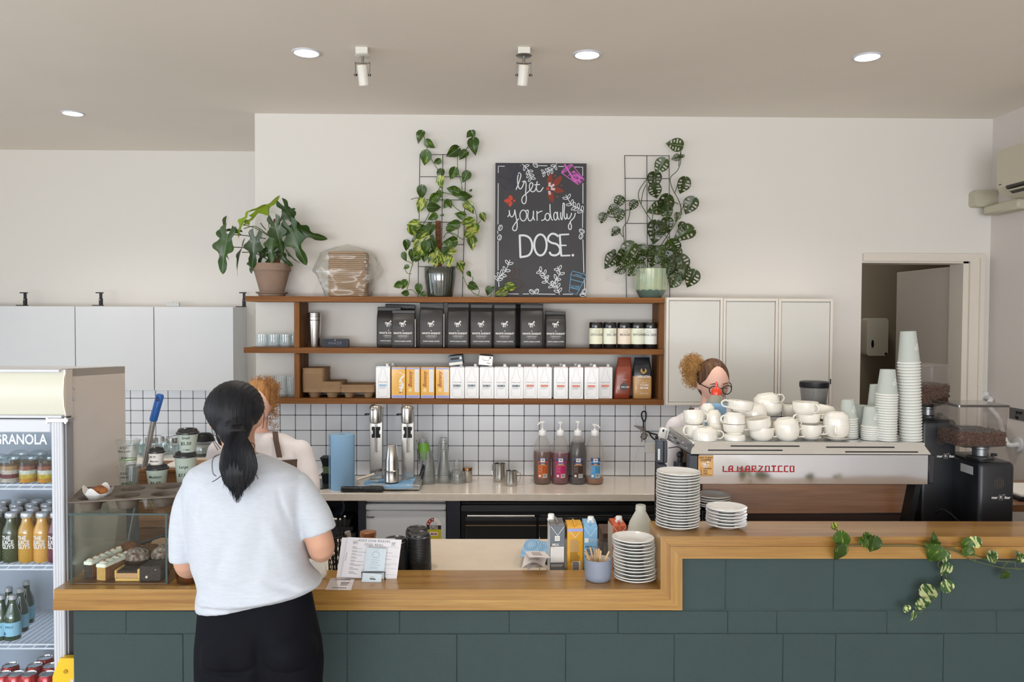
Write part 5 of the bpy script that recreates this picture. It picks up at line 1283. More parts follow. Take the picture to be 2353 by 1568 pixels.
# gallery on top: sloping fascia with slots, tray, side wings
zt2=MZ(1018)
x0t,x1t=MX(1592),MX(2128)
fas=MB();A=[(x0t-.012,YM-.01,zt+.003),(xb+.006,YM-.01,zt+.003),(x1t-.012,YM+.012,zt2),(x0t+.006,YM+.012,zt2)]
fas.hexa(A+[(p[0],p[1]+.005,p[2])for p in A]);part('gallery_fascia',fas,m_sat,mt,world=True)
sl=MB()
def slot(a,b,py,mb=sl):
 y=YM-.01+(1045-py)/27*.022-.0015
 mb.prism([(MX(a),MZ(py+1.6)),(MX(b),MZ(py+1.6)),(MX(b),MZ(py-1.2)),(MX(a),MZ(py-1.2))],y-.001,y+.004)
for a,b,py in((1679,1837,1026),(1626,1797,1035),(1898,2055,1028),(1940,2107,1038)):
 s1=MB();slot(a,b,py,s1);part('slot',s1,m_black,mt,world=True)
part('cup_tray',MB().box(x0t,x1t,YM+.012,YM+.50,zt2-.012,zt2-.0005,bev=.002),m_sat,mt,world=True)
# left wing, angled back
pL=[P(1529,984,3.82),P(1590,1021,YM),P(1587,1043,YM),P(1523,1005,3.82)]
wg=MB();wg.hexa([tuple(pL[3]),tuple(pL[2]),tuple(pL[1]),tuple(pL[0])]+[(p.x+.012,p.y+.004,p.z)for p in(pL[3],pL[2],pL[1],pL[0])])
part('side_gallery',wg,M('grey_steel',(150,150,150),.3,.9),mt,world=True)
for u0,u1,v in((.18,.72,.35),(.30,.85,.68)):
 def wp(u,v):return(pL[0]*(1-u)+pL[1]*u)*(1-v)+(pL[3]*(1-u)+pL[2]*u)*v
 a,b=wp(u0,v),wp(u1,v);part('slot',MB().rod(a+Vector((-.002,0,0)),b+Vector((-.002,0,0)),.0028,6),m_chrome,mt,world=True)
 c=wp((u0+u1)/2-.04,v);d=wp((u0+u1)/2+.05,v);part('slot',MB().rod(c+Vector((-.003,0,0)),d+Vector((-.003,0,0)),.0032,6),m_black,mt,world=True)
# side bodies
m_bodyd=M('graphite_panel',(52,56,66),.4)
part('side_panel',MB().box(MX(1583),MX(1606),YM+.004,YM+.05,MZ(1117),zt-.002,bev=.006),m_bodyd,mt,world=True)
part('side_panel',MB().box(xb+.001,MX(2150),YM+.004,YM+.42,MZ(1113),zt-.002,bev=.006),M('graphite_panel2',(44,44,48),.4),mt,world=True)
part('body',MB().box(MX(1652),xb-.01,YM+.02,YM+.42,zb+.01,zt2-.013),m_black,mt,world=True)
wdk=wood('machine_timber',(178,124,84),(126,82,54),(152,104,70),'X',.8,.35,.3)
YW=YM+.17
wp_=MB();A=[(MX(1614,YW),YW-.03,MZ(1178,YW)),(MX(2092,YW),YW-.03,MZ(1174,YW)),(MX(2110,YW),YW,MZ(1100,YW)),(MX(1614,YW),YW,MZ(1100,YW))]
wp_.hexa(A+[(p[0],p[1]+.02,p[2])for p in A]);part('lower_timber_panel',wp_,wdk,mt,world=True,label='brown timber lower back panel')
part('drip_base',MB().box(MX(1625,YW),MX(2090,YW),YW-.02,YM+.42,ZB+.06,MZ(1178,YW)-.002,bev=.004),M('dark_umber',(66,50,48),.5),mt,world=True)
for a,b,c in((1598,1612,0),(2112,2094,1)):
 X1_,X2_=MX(a,YM+.02),MX(b,YM+.02)
 z1,z2=MZ(1112),MZ(1200)
 lg=MB();w=.012
 lg.hexa([(X2_-w,YM+.02,z2-.02),(X2_+w,YM+.02,z2-.02),(X1_+w,YM+.02,z1),(X1_-w,YM+.02,z1)]+[(X2_-w,YM+.09,z2-.02),(X2_+w,YM+.09,z2-.02),(X1_+w,YM+.09,z1),(X1_-w,YM+.09,z1)])
 part('leg_frame',lg,m_black,mt,world=True)
 for yy in(YM+.055,):part('foot',MB().cyl(.02,ZB+.001,z2-.019,14,(X2_,yy,0)),m_black,mt,world=True)
part('foot',MB().cyl(.02,ZB+.001,ZB+.062,14,(MX(1870,YM+.2),YM+.3,0)),m_black,mt,world=True)
# red lettering built as outlined strokes
rl=MB();yy=YM-.0022;cw=None
def L2(pts,dx):
 rl.stroke([(MX(1660+dx+a),MZ(1084.5-b*1.05))for a,b in pts],.0052,yy);
GL={'L':[[(0,12),(0,0),(8,0)]],'A':[[(0,0),(0,9),(3,12),(8,12),(8,0)],[(0,5),(8,5)]],'M':[[(0,0),(0,12),(5,5),(10,12),(10,0)]],'R':[[(0,0),(0,12),(8,12),(8,6),(1,6),(8,0)]],'Z':[[(0,12),(9,12),(0,0),(9,0)]],'O':[[(0,0),(0,12),(8,12),(8,0),(0,0)]],'T':[[(-1,12),(9,12)],[(4,12),(4,0)]],'C':[[(8,12),(0,12),(0,0),(8,0)]]}
x_=2
for ch,wv in(('L',13),('A',12),(' ',8),('M',19),('A',14.5),('R',15),('Z',16),('O',14.5),('T',15),('C',14),('C',13),('O',10)):
 for s_ in GL.get(ch,[]):L2(s_,x_)
 x_+=wv
for a,b in((2,30),(14,36),(34,100),(78,110),(100,140),(118,138)):rl.stroke([(MX(1660+a),MZ(1084.5)),(MX(1660+b),MZ(1084.5))],.003,yy+.0002)
part('lettering',rl,M('enamel_red',(168,20,32),.45,spec=.3),mt,world=True,smooth=False,label='red brand lettering')
# notice stuck on the left of the panel
nt_=MB();ny=YM-.0035;x0n,x1n,z0n,z1n=MX(1604),MX(1638),MZ(1095),MZ(1048)
nt_.prism([(MX(1604)-.001,z0n-.001),(x1n+.001,z0n-.001),(x1n+.001,z1n+.001),(MX(1604)-.001,z1n+.001)],ny+.001,ny+.003,mi=1);nt_.box(x0n,x1n,ny,ny+.001,z0n,z1n,mi=0)
cxn=(x0n+x1n)/2;hn=z1n-z0n
text_into(nt_,'HOW TO MAKE',.0082,(cxn,ny-.0005,z0n+hn*.90),mi=1,bold=.0002);text_into(nt_,'COFFEE',.0135,(cxn,ny-.0005,z0n+hn*.78),mi=1,bold=.0003)
horse(nt_,cxn,z0n+hn*.58,.034,ny-.0005,mi=2)
for k,wv in enumerate(('STRONG','HOT','FAST')):text_into(nt_,wv,.0088,(x0n+.022,ny-.0005,z0n+hn*(.37-.115*k)),mi=1,bold=.0002,align='LEFT')
text_into(nt_,'MAKE IT',.0085,(x0n+.013,ny-.0005,z0n+hn*.25),mi=1,rot=-90);text_into(nt_,'WHITE HORSE COFFEE',.0052,(cxn,ny-.0005,z0n+hn*.06),mi=1)
ntc=thing('magnet_sign','small tan card reading HOW TO MAKE COFFEE stuck to the machine','sign',(cxn,ny,z0n))
part('card',nt_,[M('tan_card',(222,172,104),.6),M('umber_ink',(70,44,26),.6),m_print],ntc,world=True,smooth=False)
# payment terminal hanging on the left
tp=thing('payment_terminal','black card reader standing upright left of the coffee machine','card reader',(P(1516,1064,3.5).x,3.5,MZ(1066,3.5)))
ot=Vector(tp.location)
def tb(x0,x1,y0,y1,top,bot,m,nm,lean=0,bev=.005,par=tp,of=None):
 of=of or ot;A,B_=P(x0,1030,y0).x,P(x1,1030,y0).x;z1,z0=P(1515,top,y0).z,P(1515,bot,y0).z
 return part(nm,MB().box(A,B_,y0,y1,z0,z1,bev=bev),m,par,world=True)
tb(1508,1534,3.5,3.53,1012,1065,M('terminal_grey',(58,66,76),.35),'body');tb(1512,1517,3.497,3.505,1032,1058,m_pt,'side_stripe',bev=.001);tb(1524,1527,3.496,3.50,1014,1062,m_black,'groove',bev=.001)
tr_=thing('cable_tie_clip','small white receipt-printer head clipped on the corner of the machine','printer',(P(1524,995,3.75).x,3.75,MZ(1010,3.75)))
pp=MB().box(-.022,.022,-.01,.03,0,.052,bev=.006);part('body',pp,m_pt,tr_,rot=(0,R(12),0));k=MB().box(-.014,-.006,-.0108,-.01,.034,.045);
for q in range(4):k.stroke([(.004,.010+q*.009),(.008,.014+q*.009),(.006,.018+q*.009)],.002,-.0105)
part('display',k,m_black,tr_,rot=(0,R(12),0))
part('mounting_post',MB().rod((0,.02,-.11),(0,.02,0),.008,8),m_black,tr_)
single('monitor_edge',MB().box(P(1507,1000,3.62).x,P(1513,1000,3.62).x,3.62,3.64,ZB+.001,MZ(1004,3.62),bev=.002),m_black,'thin black screen edge standing behind the card reader','screen',(0,0,0))
single('terminal_stand',MB().box(P(1512,1000,3.5).x,P(1532,1000,3.5).x,3.49,3.54,ZB+.001,MZ(1067,3.5)-.001,bev=.004),m_bodyd,'dark stand that lifts the card reader beside the machine','stand',(0,0,0))
single('black_cable',MB().tube(spline([P(1536,1030,3.6),P(1560,1028,3.7),P(1568,1040,3.75),P(1566,1070,3.75)],6),.002,6),m_black,'thin black cable between card reader and coffee machine','cable',(0,0,0))
single('tamper',MB().cyl(.03,0,.03,20).cyl(.012,.03,.05,14).ball((0,0,.062),.017,n=14,k=8),M('dark_tamper',(70,70,76),.35,.6),'grey coffee tamper left of the machine, seen in the gap','tamper',(P(1560,1068,3.8).x,3.78,MZ(1074,3.8)))
single('tamper_shelf',MB().box(P(1542,1070,3.7).x,P(1596,1070,3.7).x,3.73,3.80,ZB+.001,MZ(1074,3.8)-.001,bev=.003),m_bodyd,'dark knock-out box behind the card reader under the tamper','box',(0,0,0))
# ---------------------------------------------------------------- crockery
m_china=M('white_china',(236,232,222),.12,spec=.6,coat=.5)
m_china2=M('white_china_plate',(234,234,232),.13,spec=.6,coat=.5)
def cup_mesh(r,h,foot=.64):
 return MB().lathe([(0,.004),(r*foot*.8,.004),(r*foot,0),(r*foot*1.08,.004),(r*.90,h*.20),(r*.975,h*.42),(r,h*.75),(r,h),(r-.003,h),(r*.95,h*.5),(r*.75,h*.18),(0,h*.12)],36)
def handle_mesh(r,h):
 return MB().tube(spline([(r*.96,0,h*.82),(r*1.25,0,h*.90),(r*1.52,0,h*.66),(r*1.38,0,h*.34),(r*.90,0,h*.26)],6),.0048,8,flat=.75)
CUPM={}
def cup(px,pyb,Y,r,h,flip,ang,lab,tilt=0,tdir=0,grp='white china cups on the coffee machine',extra=0):
 """pyb: photo row of its lowest edge"""
 key=(r,h)
 if key not in CUPM:CUPM[key]=(cup_mesh(r,h).mesh('cup_bowl',m_china),handle_mesh(r,h).mesh('cup_handle',m_china))
 z=MZ(pyb,Y,px);X=P(px,pyb,Y).x
 t=thing('coffee_cup',lab,'cup',(X,Y,z+(h if flip else 0)+extra),grp)
 t['group']=grp
 m=Matrix.Rotation(R(tdir),4,'Z')@Matrix.Rotation(R(tilt),4,'Y')@Matrix.Rotation(R(-tdir),4,'Z')@Matrix.Rotation(R(ang),4,'Z')@(Matrix.Rotation(PI,4,'X')if flip else Matrix.Identity(4))
 t.rotation_euler=m.to_euler()
 part('bowl',CUPM[key][0],None,t);part('handle',CUPM[key][1],None,t)
 return t
def thingfix():pass
def saucer_mesh(r,m,h=.017):
 return MB().lathe([(0,.003),(r*.45,.003),(r*.5,0),(r*.54,.002),(r*.80,h*.55),(r*.97,h*.94),(r,h),(r*.985,h+.0025),(r*.94,h+.001),(r*.75,h*.62),(r*.52,.006),(r*.3,.0055),(0,.0065)],44).mesh('saucer',m)
# cup tray layout (bottom tier sits on the tray at row 1018 at the front, higher further back)
TZ=zt2
def cupz(px,Y,dz,r,h,flip,ang,lab,tilt=0,tdir=0):
 r,h,dz=r*1.05,h*1.12,dz*1.12
 key=(r,h)
 if key not in CUPM:CUPM[key]=(cup_mesh(r,h).mesh('cup_bowl',m_china),handle_mesh(r,h).mesh('cup_handle',m_china))
 X=P(px,990,Y).x
 t=thing('coffee_cup',lab,'cup',(X,Y,TZ+dz+(h if flip else 0)),0,'white china cups on the coffee machine')
 m=Matrix.Rotation(R(tdir),4,'Z')@Matrix.Rotation(R(tilt),4,'Y')@Matrix.Rotation(R(-tdir),4,'Z')@Matrix.Rotation(R(ang),4,'Z')@(Matrix.Rotation(PI,4,'X')if flip else Matrix.Identity(4))
 t.rotation_euler=m.to_euler();part('bowl',CUPM[key][0],None,t);part('handle',CUPM[key][1],None,t)
r1_,h1_=.051,.058;r2_,h2_=.034,.050;r3_,h3_=.044,.055
Yf1=YM+.075
# small cups on the left
cupz(1620,Yf1,.0,.051,.050,True,0,'upturned white cup at the front left corner of the machine, handle to the right')
cupz(1596,YM+.13,.0,.038,.055,False,205,'white cup standing under the tilted one at the left end')
cupz(1594,YM+.14,.050,.042,.058,False,10,'tilted white cup at the left end, open towards the room',12,90)
cupz(1640,YM+.16,.0,.034,.06,True,60,'upturned white cup behind the front left corner cup')
cupz(1640,YM+.17,.055,.031,.052,True,180,'small upturned espresso cup in front of the blue wrapped bottle')
cupz(1625,YM+.23,.072,.032,.055,True,120,'upturned espresso cup on the back row, left of the blue wrapped bottle')
cupz(1688,Yf1,.0,.046,.030,True,90,'bottom cup of the three-cup tower right of the front left corner')
cupz(1686,Yf1,.026,.044,.038,False,90,'middle upright cup of the three-cup tower')
cupz(1687,Yf1,.066,.044,.045,True,200,'upturned cup near the top of the three-cup tower')
cupz(1700,Yf1+.02,.111,.053,.042,False,178,'wide cup lying open on top of the three-cup tower, handle to the left',6,0)
cupz(1655,YM+.28,.0,.034,.06,True,120,'upturned cup in the back row behind the tower')
# pairs in front
def sauc(px,Y,dz,r,lab,tilt=0,tdir=0):
 t=single('saucer',SM,None,lab,'saucer',(P(px,990,Y).x,Y,TZ+dz),group='saucers on the coffee machine',rot=(0,0,0));t.scale=(r/.055,r/.055,.8)
 m=Matrix.Rotation(R(tdir),4,'Z')@Matrix.Rotation(R(tilt),4,'Y')@Matrix.Rotation(R(-tdir),4,'Z');t.rotation_euler=m.to_euler()
SM=saucer_mesh(.055,m_china)
for k,(px,hx)in enumerate(((1750,1),(1808,1))):
 nm=('left','right')[k]
 cupz(px,Yf1,.0,.051,.052,False,-8,['upright cup at the bottom of the leaning pair in the middle, handle right','upright cup at the bottom of the second leaning pair, handle right'][k])
 cupz(px-5,Yf1,.034,.052,.052,True if k else False,178 if k==0 else 20,['cup nested askew with its handle left, top of the leaning pair in the middle','cup turned over askew on the second leaning pair'][k],-9,0)
cupz(1727,YM+.20,.070,.053,.055,True,60,'upturned cup leaning in the second row between the tower and the middle pair',-14,0)
cupz(1768,YM+.26,.078,.052,.052,False,20,'upright cup below the high upturned cup at the back')
cupz(1757,YM+.27,.115,.056,.050,True,10,'high upturned cup at the back, handle right',-10,0)
cupz(1768,YM+.26,.0,.050,.055,True,30,'upturned cup at the base of the back row, middle',0,0)
cupz(1727,YM+.20,.0,.050,.056,True,100,'upturned cup at the base of the second row, left of the middle')
# right groups
cupz(1862,Yf1+.01,.010,.046,.052,False,-20,'upright cup on a saucer under the tallest cup column, handle facing out right',0,0)
cupz(1856,Yf1+.05,.058,.050,.045,False,200,'cup in the middle of the tallest cup column')
cupz(1850,Yf1+.02,.099,.053,.050,False,-70,'top cup of the tallest cup column, handle to the room')
sauc(1862,Yf1+.01,0,.048,'thick saucer under the tallest cup column')
cupz(1922,Yf1,.012,.052,.052,False,-115,'upright cup in the rounded pair at the right end of the cups')
cupz(1921,Yf1+.004,.058,.052,.052,True,135,'upturned cup completing the rounded pair at the right end')
sauc(1922,Yf1,0,.056,'thick saucer under the rounded pair at the right end')
cupz(1818,YM+.27,.065,.038,.056,False,90,'narrow cup peeping out in the back row left of the tallest column')
cupz(1818,YM+.27,0,.046,.06,True,90,'upturned cup at the base of the back row, right of the middle')
cupz(1896,YM+.22,.068,.055,.056,True,70,'upturned cup behind the rounded pair, leaning away',12,0)
cupz(1893,YM+.22,0,.050,.062,True,70,'upturned cup in the second row behind the rounded pair')
# plates: stacks on the timber caps
PLM={}
def stack(px,Y,n,r,pitch,zbase,nm,grp,wob=.0015,seed=1,me=None,h=.017,drift=(0,0)):
 rnd=random.Random(seed);X=P(px,1180,Y).x
 for k in range(n):
  f=k/max(n-1,1)
  t=single('saucer',me,None,'white saucer, %s in %s'%(fromtop(n-1-k,n),nm),'saucer',(X+rnd.uniform(-wob,wob)+drift[0]*f,Y+rnd.uniform(-wob,wob),zbase+.0008+k*pitch),rot=(rnd.uniform(-.012,.012),rnd.uniform(-.014,.014),0),group=grp)
s167=saucer_mesh(.0820,m_china2);s155=saucer_mesh(.0765,m_china2);s158=saucer_mesh(.079,m_china2)
Ys1=2.975
stack(1557.5,Ys1,20,.082,(P(1557,1080,Ys1).z-ZHIGH-.02)/19.4,ZHIGH,'the tall stack on the raised timber ledge','saucers in the tall stack',me=s167,seed=4)
stack(1669,2.985,6,.0765,.0122,ZHIGH,'the short stack on the raised ledge','saucers in the short stack',me=s155,seed=6)
stack(1461,2.955,13,.079,.01225,ZLOW,'the lower stack beside the timber step','saucers in the lower stack',me=s158,seed=8,drift=(-.008,0),wob=.002)
stack(1638,3.46,5,.062,.0105,MZ(1168,3.46,1640),'the shadowed stack under the machine','saucers under the machine',me=s155,seed=9)
single('saucer_ledge',MB().box(P(1606,1150,3.46).x,P(1672,1150,3.46).x,3.40,3.53,ZB+.001,MZ(1168,3.46,1640),bev=.003),m_black,'black ledge holding the shadowed saucers under the machine','ledge',(0,0,0))
# takeaway paper cups, each a cup
m_pap=M('sage_paper',(182,188,182),.7,spec=.3);m_paprim=M('white_paper',(232,230,224),.55)
def paper(r0,r1,h,logo=False):
 mb=MB().lathe([(0,.003),(r0*.96,.003),(r0,0),(r0,.002)],28);mb.lathe([(r0,.002),(r1,h-.006)],28)
 mb.lathe([(r1,h-.006),(r1+.0028,h-.005),(r1+.0034,h-.002),(r1+.002,h),(r1-.001,h-.001)],28,mi=1);mb.lathe([(r1-.001,h-.001),(r0-.001,.004)],28,mi=1)
 if logo:
  k=len(mb.v);horse(mb,0,0,.045,0,mi=1)
  for i in range(k,len(mb.v)):
   x,y,z=mb.v[i];zz=h*.52+z;r=r0+(r1-r0)*zz/h+.0007;a=(x/r)+.75
   mb.v[i]=(r*math.sin(a),-r*math.cos(a),zz)
 mb.v=[(a,b,h-c)for a,b,c in mb.v]
 return mb.mesh('paper_cup',[m_pap,m_paprim],True,50)
def pstack(px,Y,n,r0,r1,h,pitch,nm,lean=0,base=0):
 lo,hi=paper(r0,r1,h),paper(r0,r1,h,True);X=P(px,1010,Y).x
 for k in range(n):
  zz=base+k*pitch
  single('paper_cup',hi if k==n-1 else lo,None,'upturned sage paper cup, %s in %s'%(fromtop(n-1-k,n),nm),'cup',(X+lean*zz+random.uniform(-.0006,.0006),Y,TZ+.001+zz),rot=(0,math.atan(lean),random.uniform(-.05,.05)if k==n-1 else 0),group='upturned paper cups on the machine')
pstack(2093,YM+.075,27,.032,.0445,.140,(P(2093,834,YM+.075).z-TZ-.0)/26.2,'the tallest tower of cups',-.045)
pstack(2035,YM+.075,19,.031,.0435,.112,(P(2035,907,YM+.075).z-TZ)/18.2,'the second tallest tower of cups',.01)
pstack(1999,YM+.09,7,.026,.036,.09,.0095,'the low tower near the second tallest',0)
pstack(1950,YM+.14,9,.027,.039,.088,.0105,'the tower beside the right-hand china cups',-.04)
pstack(2013,YM+.19,9,.030,.042,.14,.012,'the tower hidden behind the second tallest',0)
single('paper_cup',MB().lathe([(0,.002),(.026,0),(.036,.085),(.039,.087),(.037,.089),(.035,.086),(.025,.004)],28),m_pap,'upright sage paper cup between two cup towers','cup',(P(1975,1000,YM+.2).x,YM+.2,TZ+.052))
single('paper_cup',MB().lathe([(0,.002),(.026,0),(.034,.052)],28),m_pap,'sage paper cup supporting the upright one between the towers','cup',(P(1975,1000,YM+.2).x,YM+.2,TZ+.001))
# blender jar with black lid at the back of the tray
Yb_=YM+.40
t=thing('blender_jug','clear tapered blender jug with a black lid behind the cups','blender jug',(P(1870,940,Yb_).x,Yb_,TZ+.001))
zj=lambda py:P(1870,py,Yb_).z-TZ
part('jug',MB().lathe([(.046,0),(.05,.004),(.0555,zj(930)),(.0655,zj(888)),(.064,zj(888)),(.054,zj(930)),(.045,.006),(0,.006)],32),clear('grey_clear',(214,214,214),.6,.08,.1,haze=.30,hazec=(205,202,200)),t)
part('lid',MB().lathe([(.0665,zj(891)),(.068,zj(889)),(.068,zj(879)),(.062,zj(877)),(0,zj(877))],32),m_black,t)
part('measuring_line',MB().lathe([(.0565,zj(921)),(.0568,zj(919.6))],32),m_lgrey,t)
# blue-wrapped squeeze bottle
Yz=YM+.30
t=thing('squeeze_bottle','squeeze bottle with red nozzle wrapped in a blue zigzag cloth','bottle',(P(1645,980,Yz).x,Yz,TZ+.001));zq=lambda py:P(1645,py,Yz).z-TZ-.001
part('bottle',MB().lathe([(0,0),(.038,0),(.042,.004),(.045,zq(935)),(.044,zq(925)),(.024,zq(908)),(.023,zq(907))],32),clear('milky_bottle',(225,222,212),.4,.03,.3,haze=.75,hazec=(206,202,188)),t)
part('nozzle',MB().lathe([(.0235,zq(908)),(.024,zq(903)),(.021,zq(896)),(.012,zq(891)),(.0065,zq(890)),(.0045,zq(878.5)),(.002,zq(877.5)),(0,zq(877.5))],28),M('orange_red_plastic',(226,62,26),.3,coat=.4),t)
wr=MB().lathe([(.0435,.002),(.0455,.01),(.0472,zq(926)),(.046,zq(925))],40);part('cloth_wrap',wr,m_wave,t,label='blue zigzag cloth wrap')
fl=MB();fl.grid(lambda u,v:(-.040-.014*math.sin(u*3.1),-.030+.035*u,.03+v*(zq(926)-.03)-.02*u*v),6,8);part('cloth_fold',fl,m_blue,t)
# ---------------------------------------------------------------- grinders
m_gr=M('satin_black',(26,28,33),.38,bump=.05,bs=200);m_bean=M('coffee_bean',(92,66,54),.45,var=.35,vs=60);m_hop=clear('hopper_plastic',(232,228,226),.7,.05,.06,haze=.10,hazec=(220,215,210))
bean=MB().ball((0,0,0),.0058,.0042,.0036,8,5).mesh('bean',m_bean)
def grinder(px0,px1,top,hop0,hop1,hopt,hopb,beant,Y,dep,lab,sd,logo,logop):
 xa,xb=P(px0,1100,Y).x,P(px1,1100,Y).x;zt=P(2250,top,Y).z;cx=(xa+xb)/2
 t=thing('coffee_grinder',lab,'grinder',(cx,Y,ZB+.001));W=(xb-xa)
 g=lambda w,d0,d1,z:[(x,y,z)for x,y in rrect(cx-w/2,cx+w/2,d0,d1,.018,4)]
 part('body',MB().loft([g(W,Y,Y+dep,ZB+.001),g(W,Y,Y+dep,zt-.02),g(W*.97,Y+.003,Y+dep,zt-.008),g(W*.90,Y+.012,Y+dep-.01,zt)]),m_gr,t,world=True,ang=50)
 part('seam',MB().box(xa-.0006,xb+.0006,Y-.0007,Y+dep,ZB+.055,ZB+.057),m_black,t,world=True)
 vt=P((px0+px1)/2+4,sd,Y).z;v=MB()
 for q in range(5):
  xx=cx+.008+(q-2)*.0085;hh=.024*math.sqrt(max(.1,1-((q-2)/2.7)**2));part('vent_slot',MB().prism(rrect(xx-.0026,xx+.0026,vt-hh,vt+hh,.0024,3),Y-.0012,Y+.002),M('vent_dark',(62,54,48),.6),t,world=True)
 zc=zt+.022;colz=MB();colz.lathe([(0,0),(.054,0),(.056,.003),(.056,.008),(.050,.012),(.033,.013),(.033,.04),(.037,.043),(.037,.05),(0,.05)],28,(cx,Y+dep*.42,zt))
 part('collar',colz,M('grey_collar',(120,122,124),.35,.8),t,world=True)
 ring=MB()
 part('adjuster_knob',MB().rod((cx+.036,Y+dep*.42-.02,zt+.018),(cx+.058,Y+dep*.42-.028,zt+.018),.006,10),m_black,t,world=True)
 part('top_plate',MB().box(xa+.012,xa+.06,Y+.02,Y+.08,zt-.001,zt+.006,bev=.002),m_gr,t,world=True)
 ha,hb=P(hop0,900,Y).x,P(hop1,900,Y).x;h0,h1=P(2250,hopb,Y).z,P(2250,hopt,Y).z;hc=(ha+hb)/2;HW=hb-ha;yc=Y+dep*.45;HD=HW*.92
 q=lambda s,z,rr=.012:[(x,y,z)for x,y in rrect(hc-HW/2*s,hc+HW/2*s,yc-HD/2*s,yc+HD/2*s,rr,4)]
 part('hopper',MB().loft([q(.42,zt+.05),q(.92,h0),q(.94,h0+.006),q(1,h1)],cap=False),m_hop,t,world=True,label='clear plastic bean hopper')
 part('hopper_lid',MB().loft([q(1.03,h1),q(1.03,h1+.008),q(.97,h1+.010),q(.9,h1+.010)]),M('smoked_lid',(60,56,54),.15,coat=.5)if logop else clear('clear_lid',(205,200,196),.7,.12,.08,haze=.3,hazec=(190,184,178)),t,world=True)
 bz=P(2250,beant,Y).z
 bb_=MB().loft([q(.41,zt+.051),q(.905,h0+.001),q(.93,h0+.007),q(.935+.05*(bz-h0)/(h1-h0),bz)])
 beans=part('bean_fill',bb_,m_bean,t,world=True,label='dark roasted beans');beans['kind']='stuff'
 rnd=random.Random(px0);bm_=MB();src=bean
 sv=[v.co.copy()for v in src.vertices];sf=[tuple(p.vertices)for p in src.polygons]
 def sc_(z):return.925+.05*max(0,(z-h0))/(h1-h0)
 for k in range(760):
  s_=rnd.random();z=rnd.uniform(h0+.006,bz)
  if s_<.45:p_=(rnd.uniform(hc-HW/2*.92,hc+HW/2*.92),yc-HD/2*sc_(z),z)
  elif s_<.7:p_=(hc-HW/2*sc_(z),rnd.uniform(yc-HD/2*.92,yc+HD/2*.92),z)
  else:p_=(rnd.uniform(hc-HW/2*.9,hc+HW/2*.9),rnd.uniform(yc-HD/2*.9,yc+HD/2*.9),bz+rnd.uniform(-.001,.004))
  m=Matrix.Translation(p_)@Matrix.Rotation(rnd.uniform(0,6),4,'Z')@Matrix.Rotation(rnd.uniform(0,6),4,'X')
  bm_.raw(sv,sf,m)
 o_=part('coffee_beans',bm_,m_bean,t,world=True,label='dark roasted beans');o_['kind']='stuff'
 lg=MB();lx=P(logo[0],logo[1],Y).x;lz=P(logo[0],logo[1],Y).z;yy=Y-.0012
 text_into(lg,'mar',.0165,(lx-.034,yy,lz),bold=.0004);text_into(lg,'K',.0165,(lx-.006,yy,lz+.001),bold=.0004);text_into(lg,'ibar',.0165,(lx+.022,yy,lz),bold=.0004)
 lg.stroke([(lx-.0145,lz-.010),(lx+.0025,lz-.010),(lx+.0025,lz+.012),(lx-.0145,lz+.012)],.0008,yy,closed=True);lg.tube([(lx+.0075+.0022*math.cos(a),yy,lz+.0125+.0022*math.sin(a))for a in[2*PI*i/10 for i in range(10)]],.0005,4,closed=True)
 part('lettering',lg,m_print,t,world=True,smooth=False)
 return t,xa,xb,zt
grinder(2116,2198,966,2112,2197,845,932,888,3.60,.26,'taller black coffee grinder beside the coffee machine, fuller hopper',1011,(2176,1049),False)
g2,xa,xb,zt=grinder(2250,2333,1064,2212,2332,938,1030,997,3.40,.30,'nearer black coffee grinder at the right end, half-full hopper',1111,(2303,1144),True)
stk_=MB();stk_.box(xa-.0008,xa-.0002,3.445,3.54,zt-.062,zt-.026,mi=0)
part('service_sticker',stk_,[M('grey_sticker',(176,176,178),.5)],g2,world=True,smooth=False)
part('scoop_in_hopper',MB().box(P(2222,985,3.45).x,P(2262,985,3.45).x,3.50,3.55,P(2250,1000,3.45).z,P(2250,984,3.45).z,bev=.006),M('steel_scoop',(96,100,108),.3,.8),g2,world=True)
gc=MB().tube(spline([P(2150,1180,3.5),P(2165,1172,3.42),P(2185,1182,3.38),P(2200,1196,3.36),P(2230,1215,3.36)],6),.004,8);single('grinder_cable',gc,m_black,'black power cable between the two grinders','cable',(0,0,0))
# paper menu, items beside the nearer grinder
Yg=3.55
for k,(py,c,lab)in enumerate(((1186,(150,170,200),'pale blue folder under the papers at the right edge of the bench'),(1176,(40,40,42),'black tray of papers beside the nearer grinder'),(1166,(226,220,208),'cream papers on the black tray beside the nearer grinder'))):
 pass
sh_=thing('corner_shelf','small timber side shelf in the corner past the grinders','shelf',(P(2345,1165,3.75).x,3.72,0))
zz=P(2345,1160,3.72).z
part('top',MB().box(P(2334,1160,3.72).x-.02,XR-.003,3.72,4.3,zz-.035,zz,bev=.003),w_dark,sh_,world=True);part('bracket',MB().box(XR-.05,XR-.003,3.8,4.2,ZB-.5,zz-.036),m_black,sh_,world=True)
x0=P(2338,1140,3.8).x
single('paper_tray',MB().box(x0,XR-.01,3.78,4.08,zz+.001,zz+.02,bev=.003),m_black,'black paper tray on the small corner shelf','tray',(0,0,0))
single('paper_sheaf',MB().box(x0+.01,XR-.02,3.79,4.07,zz+.021,zz+.032,bev=.001),m_paprim,'cream sheaf of papers in the black tray by the right wall','paper',(0,0,0))
# ================================================================ things on the service counter
def lowt(px,Y):return(P(px,1330,Y).x,Y,ZLOW+.0006)
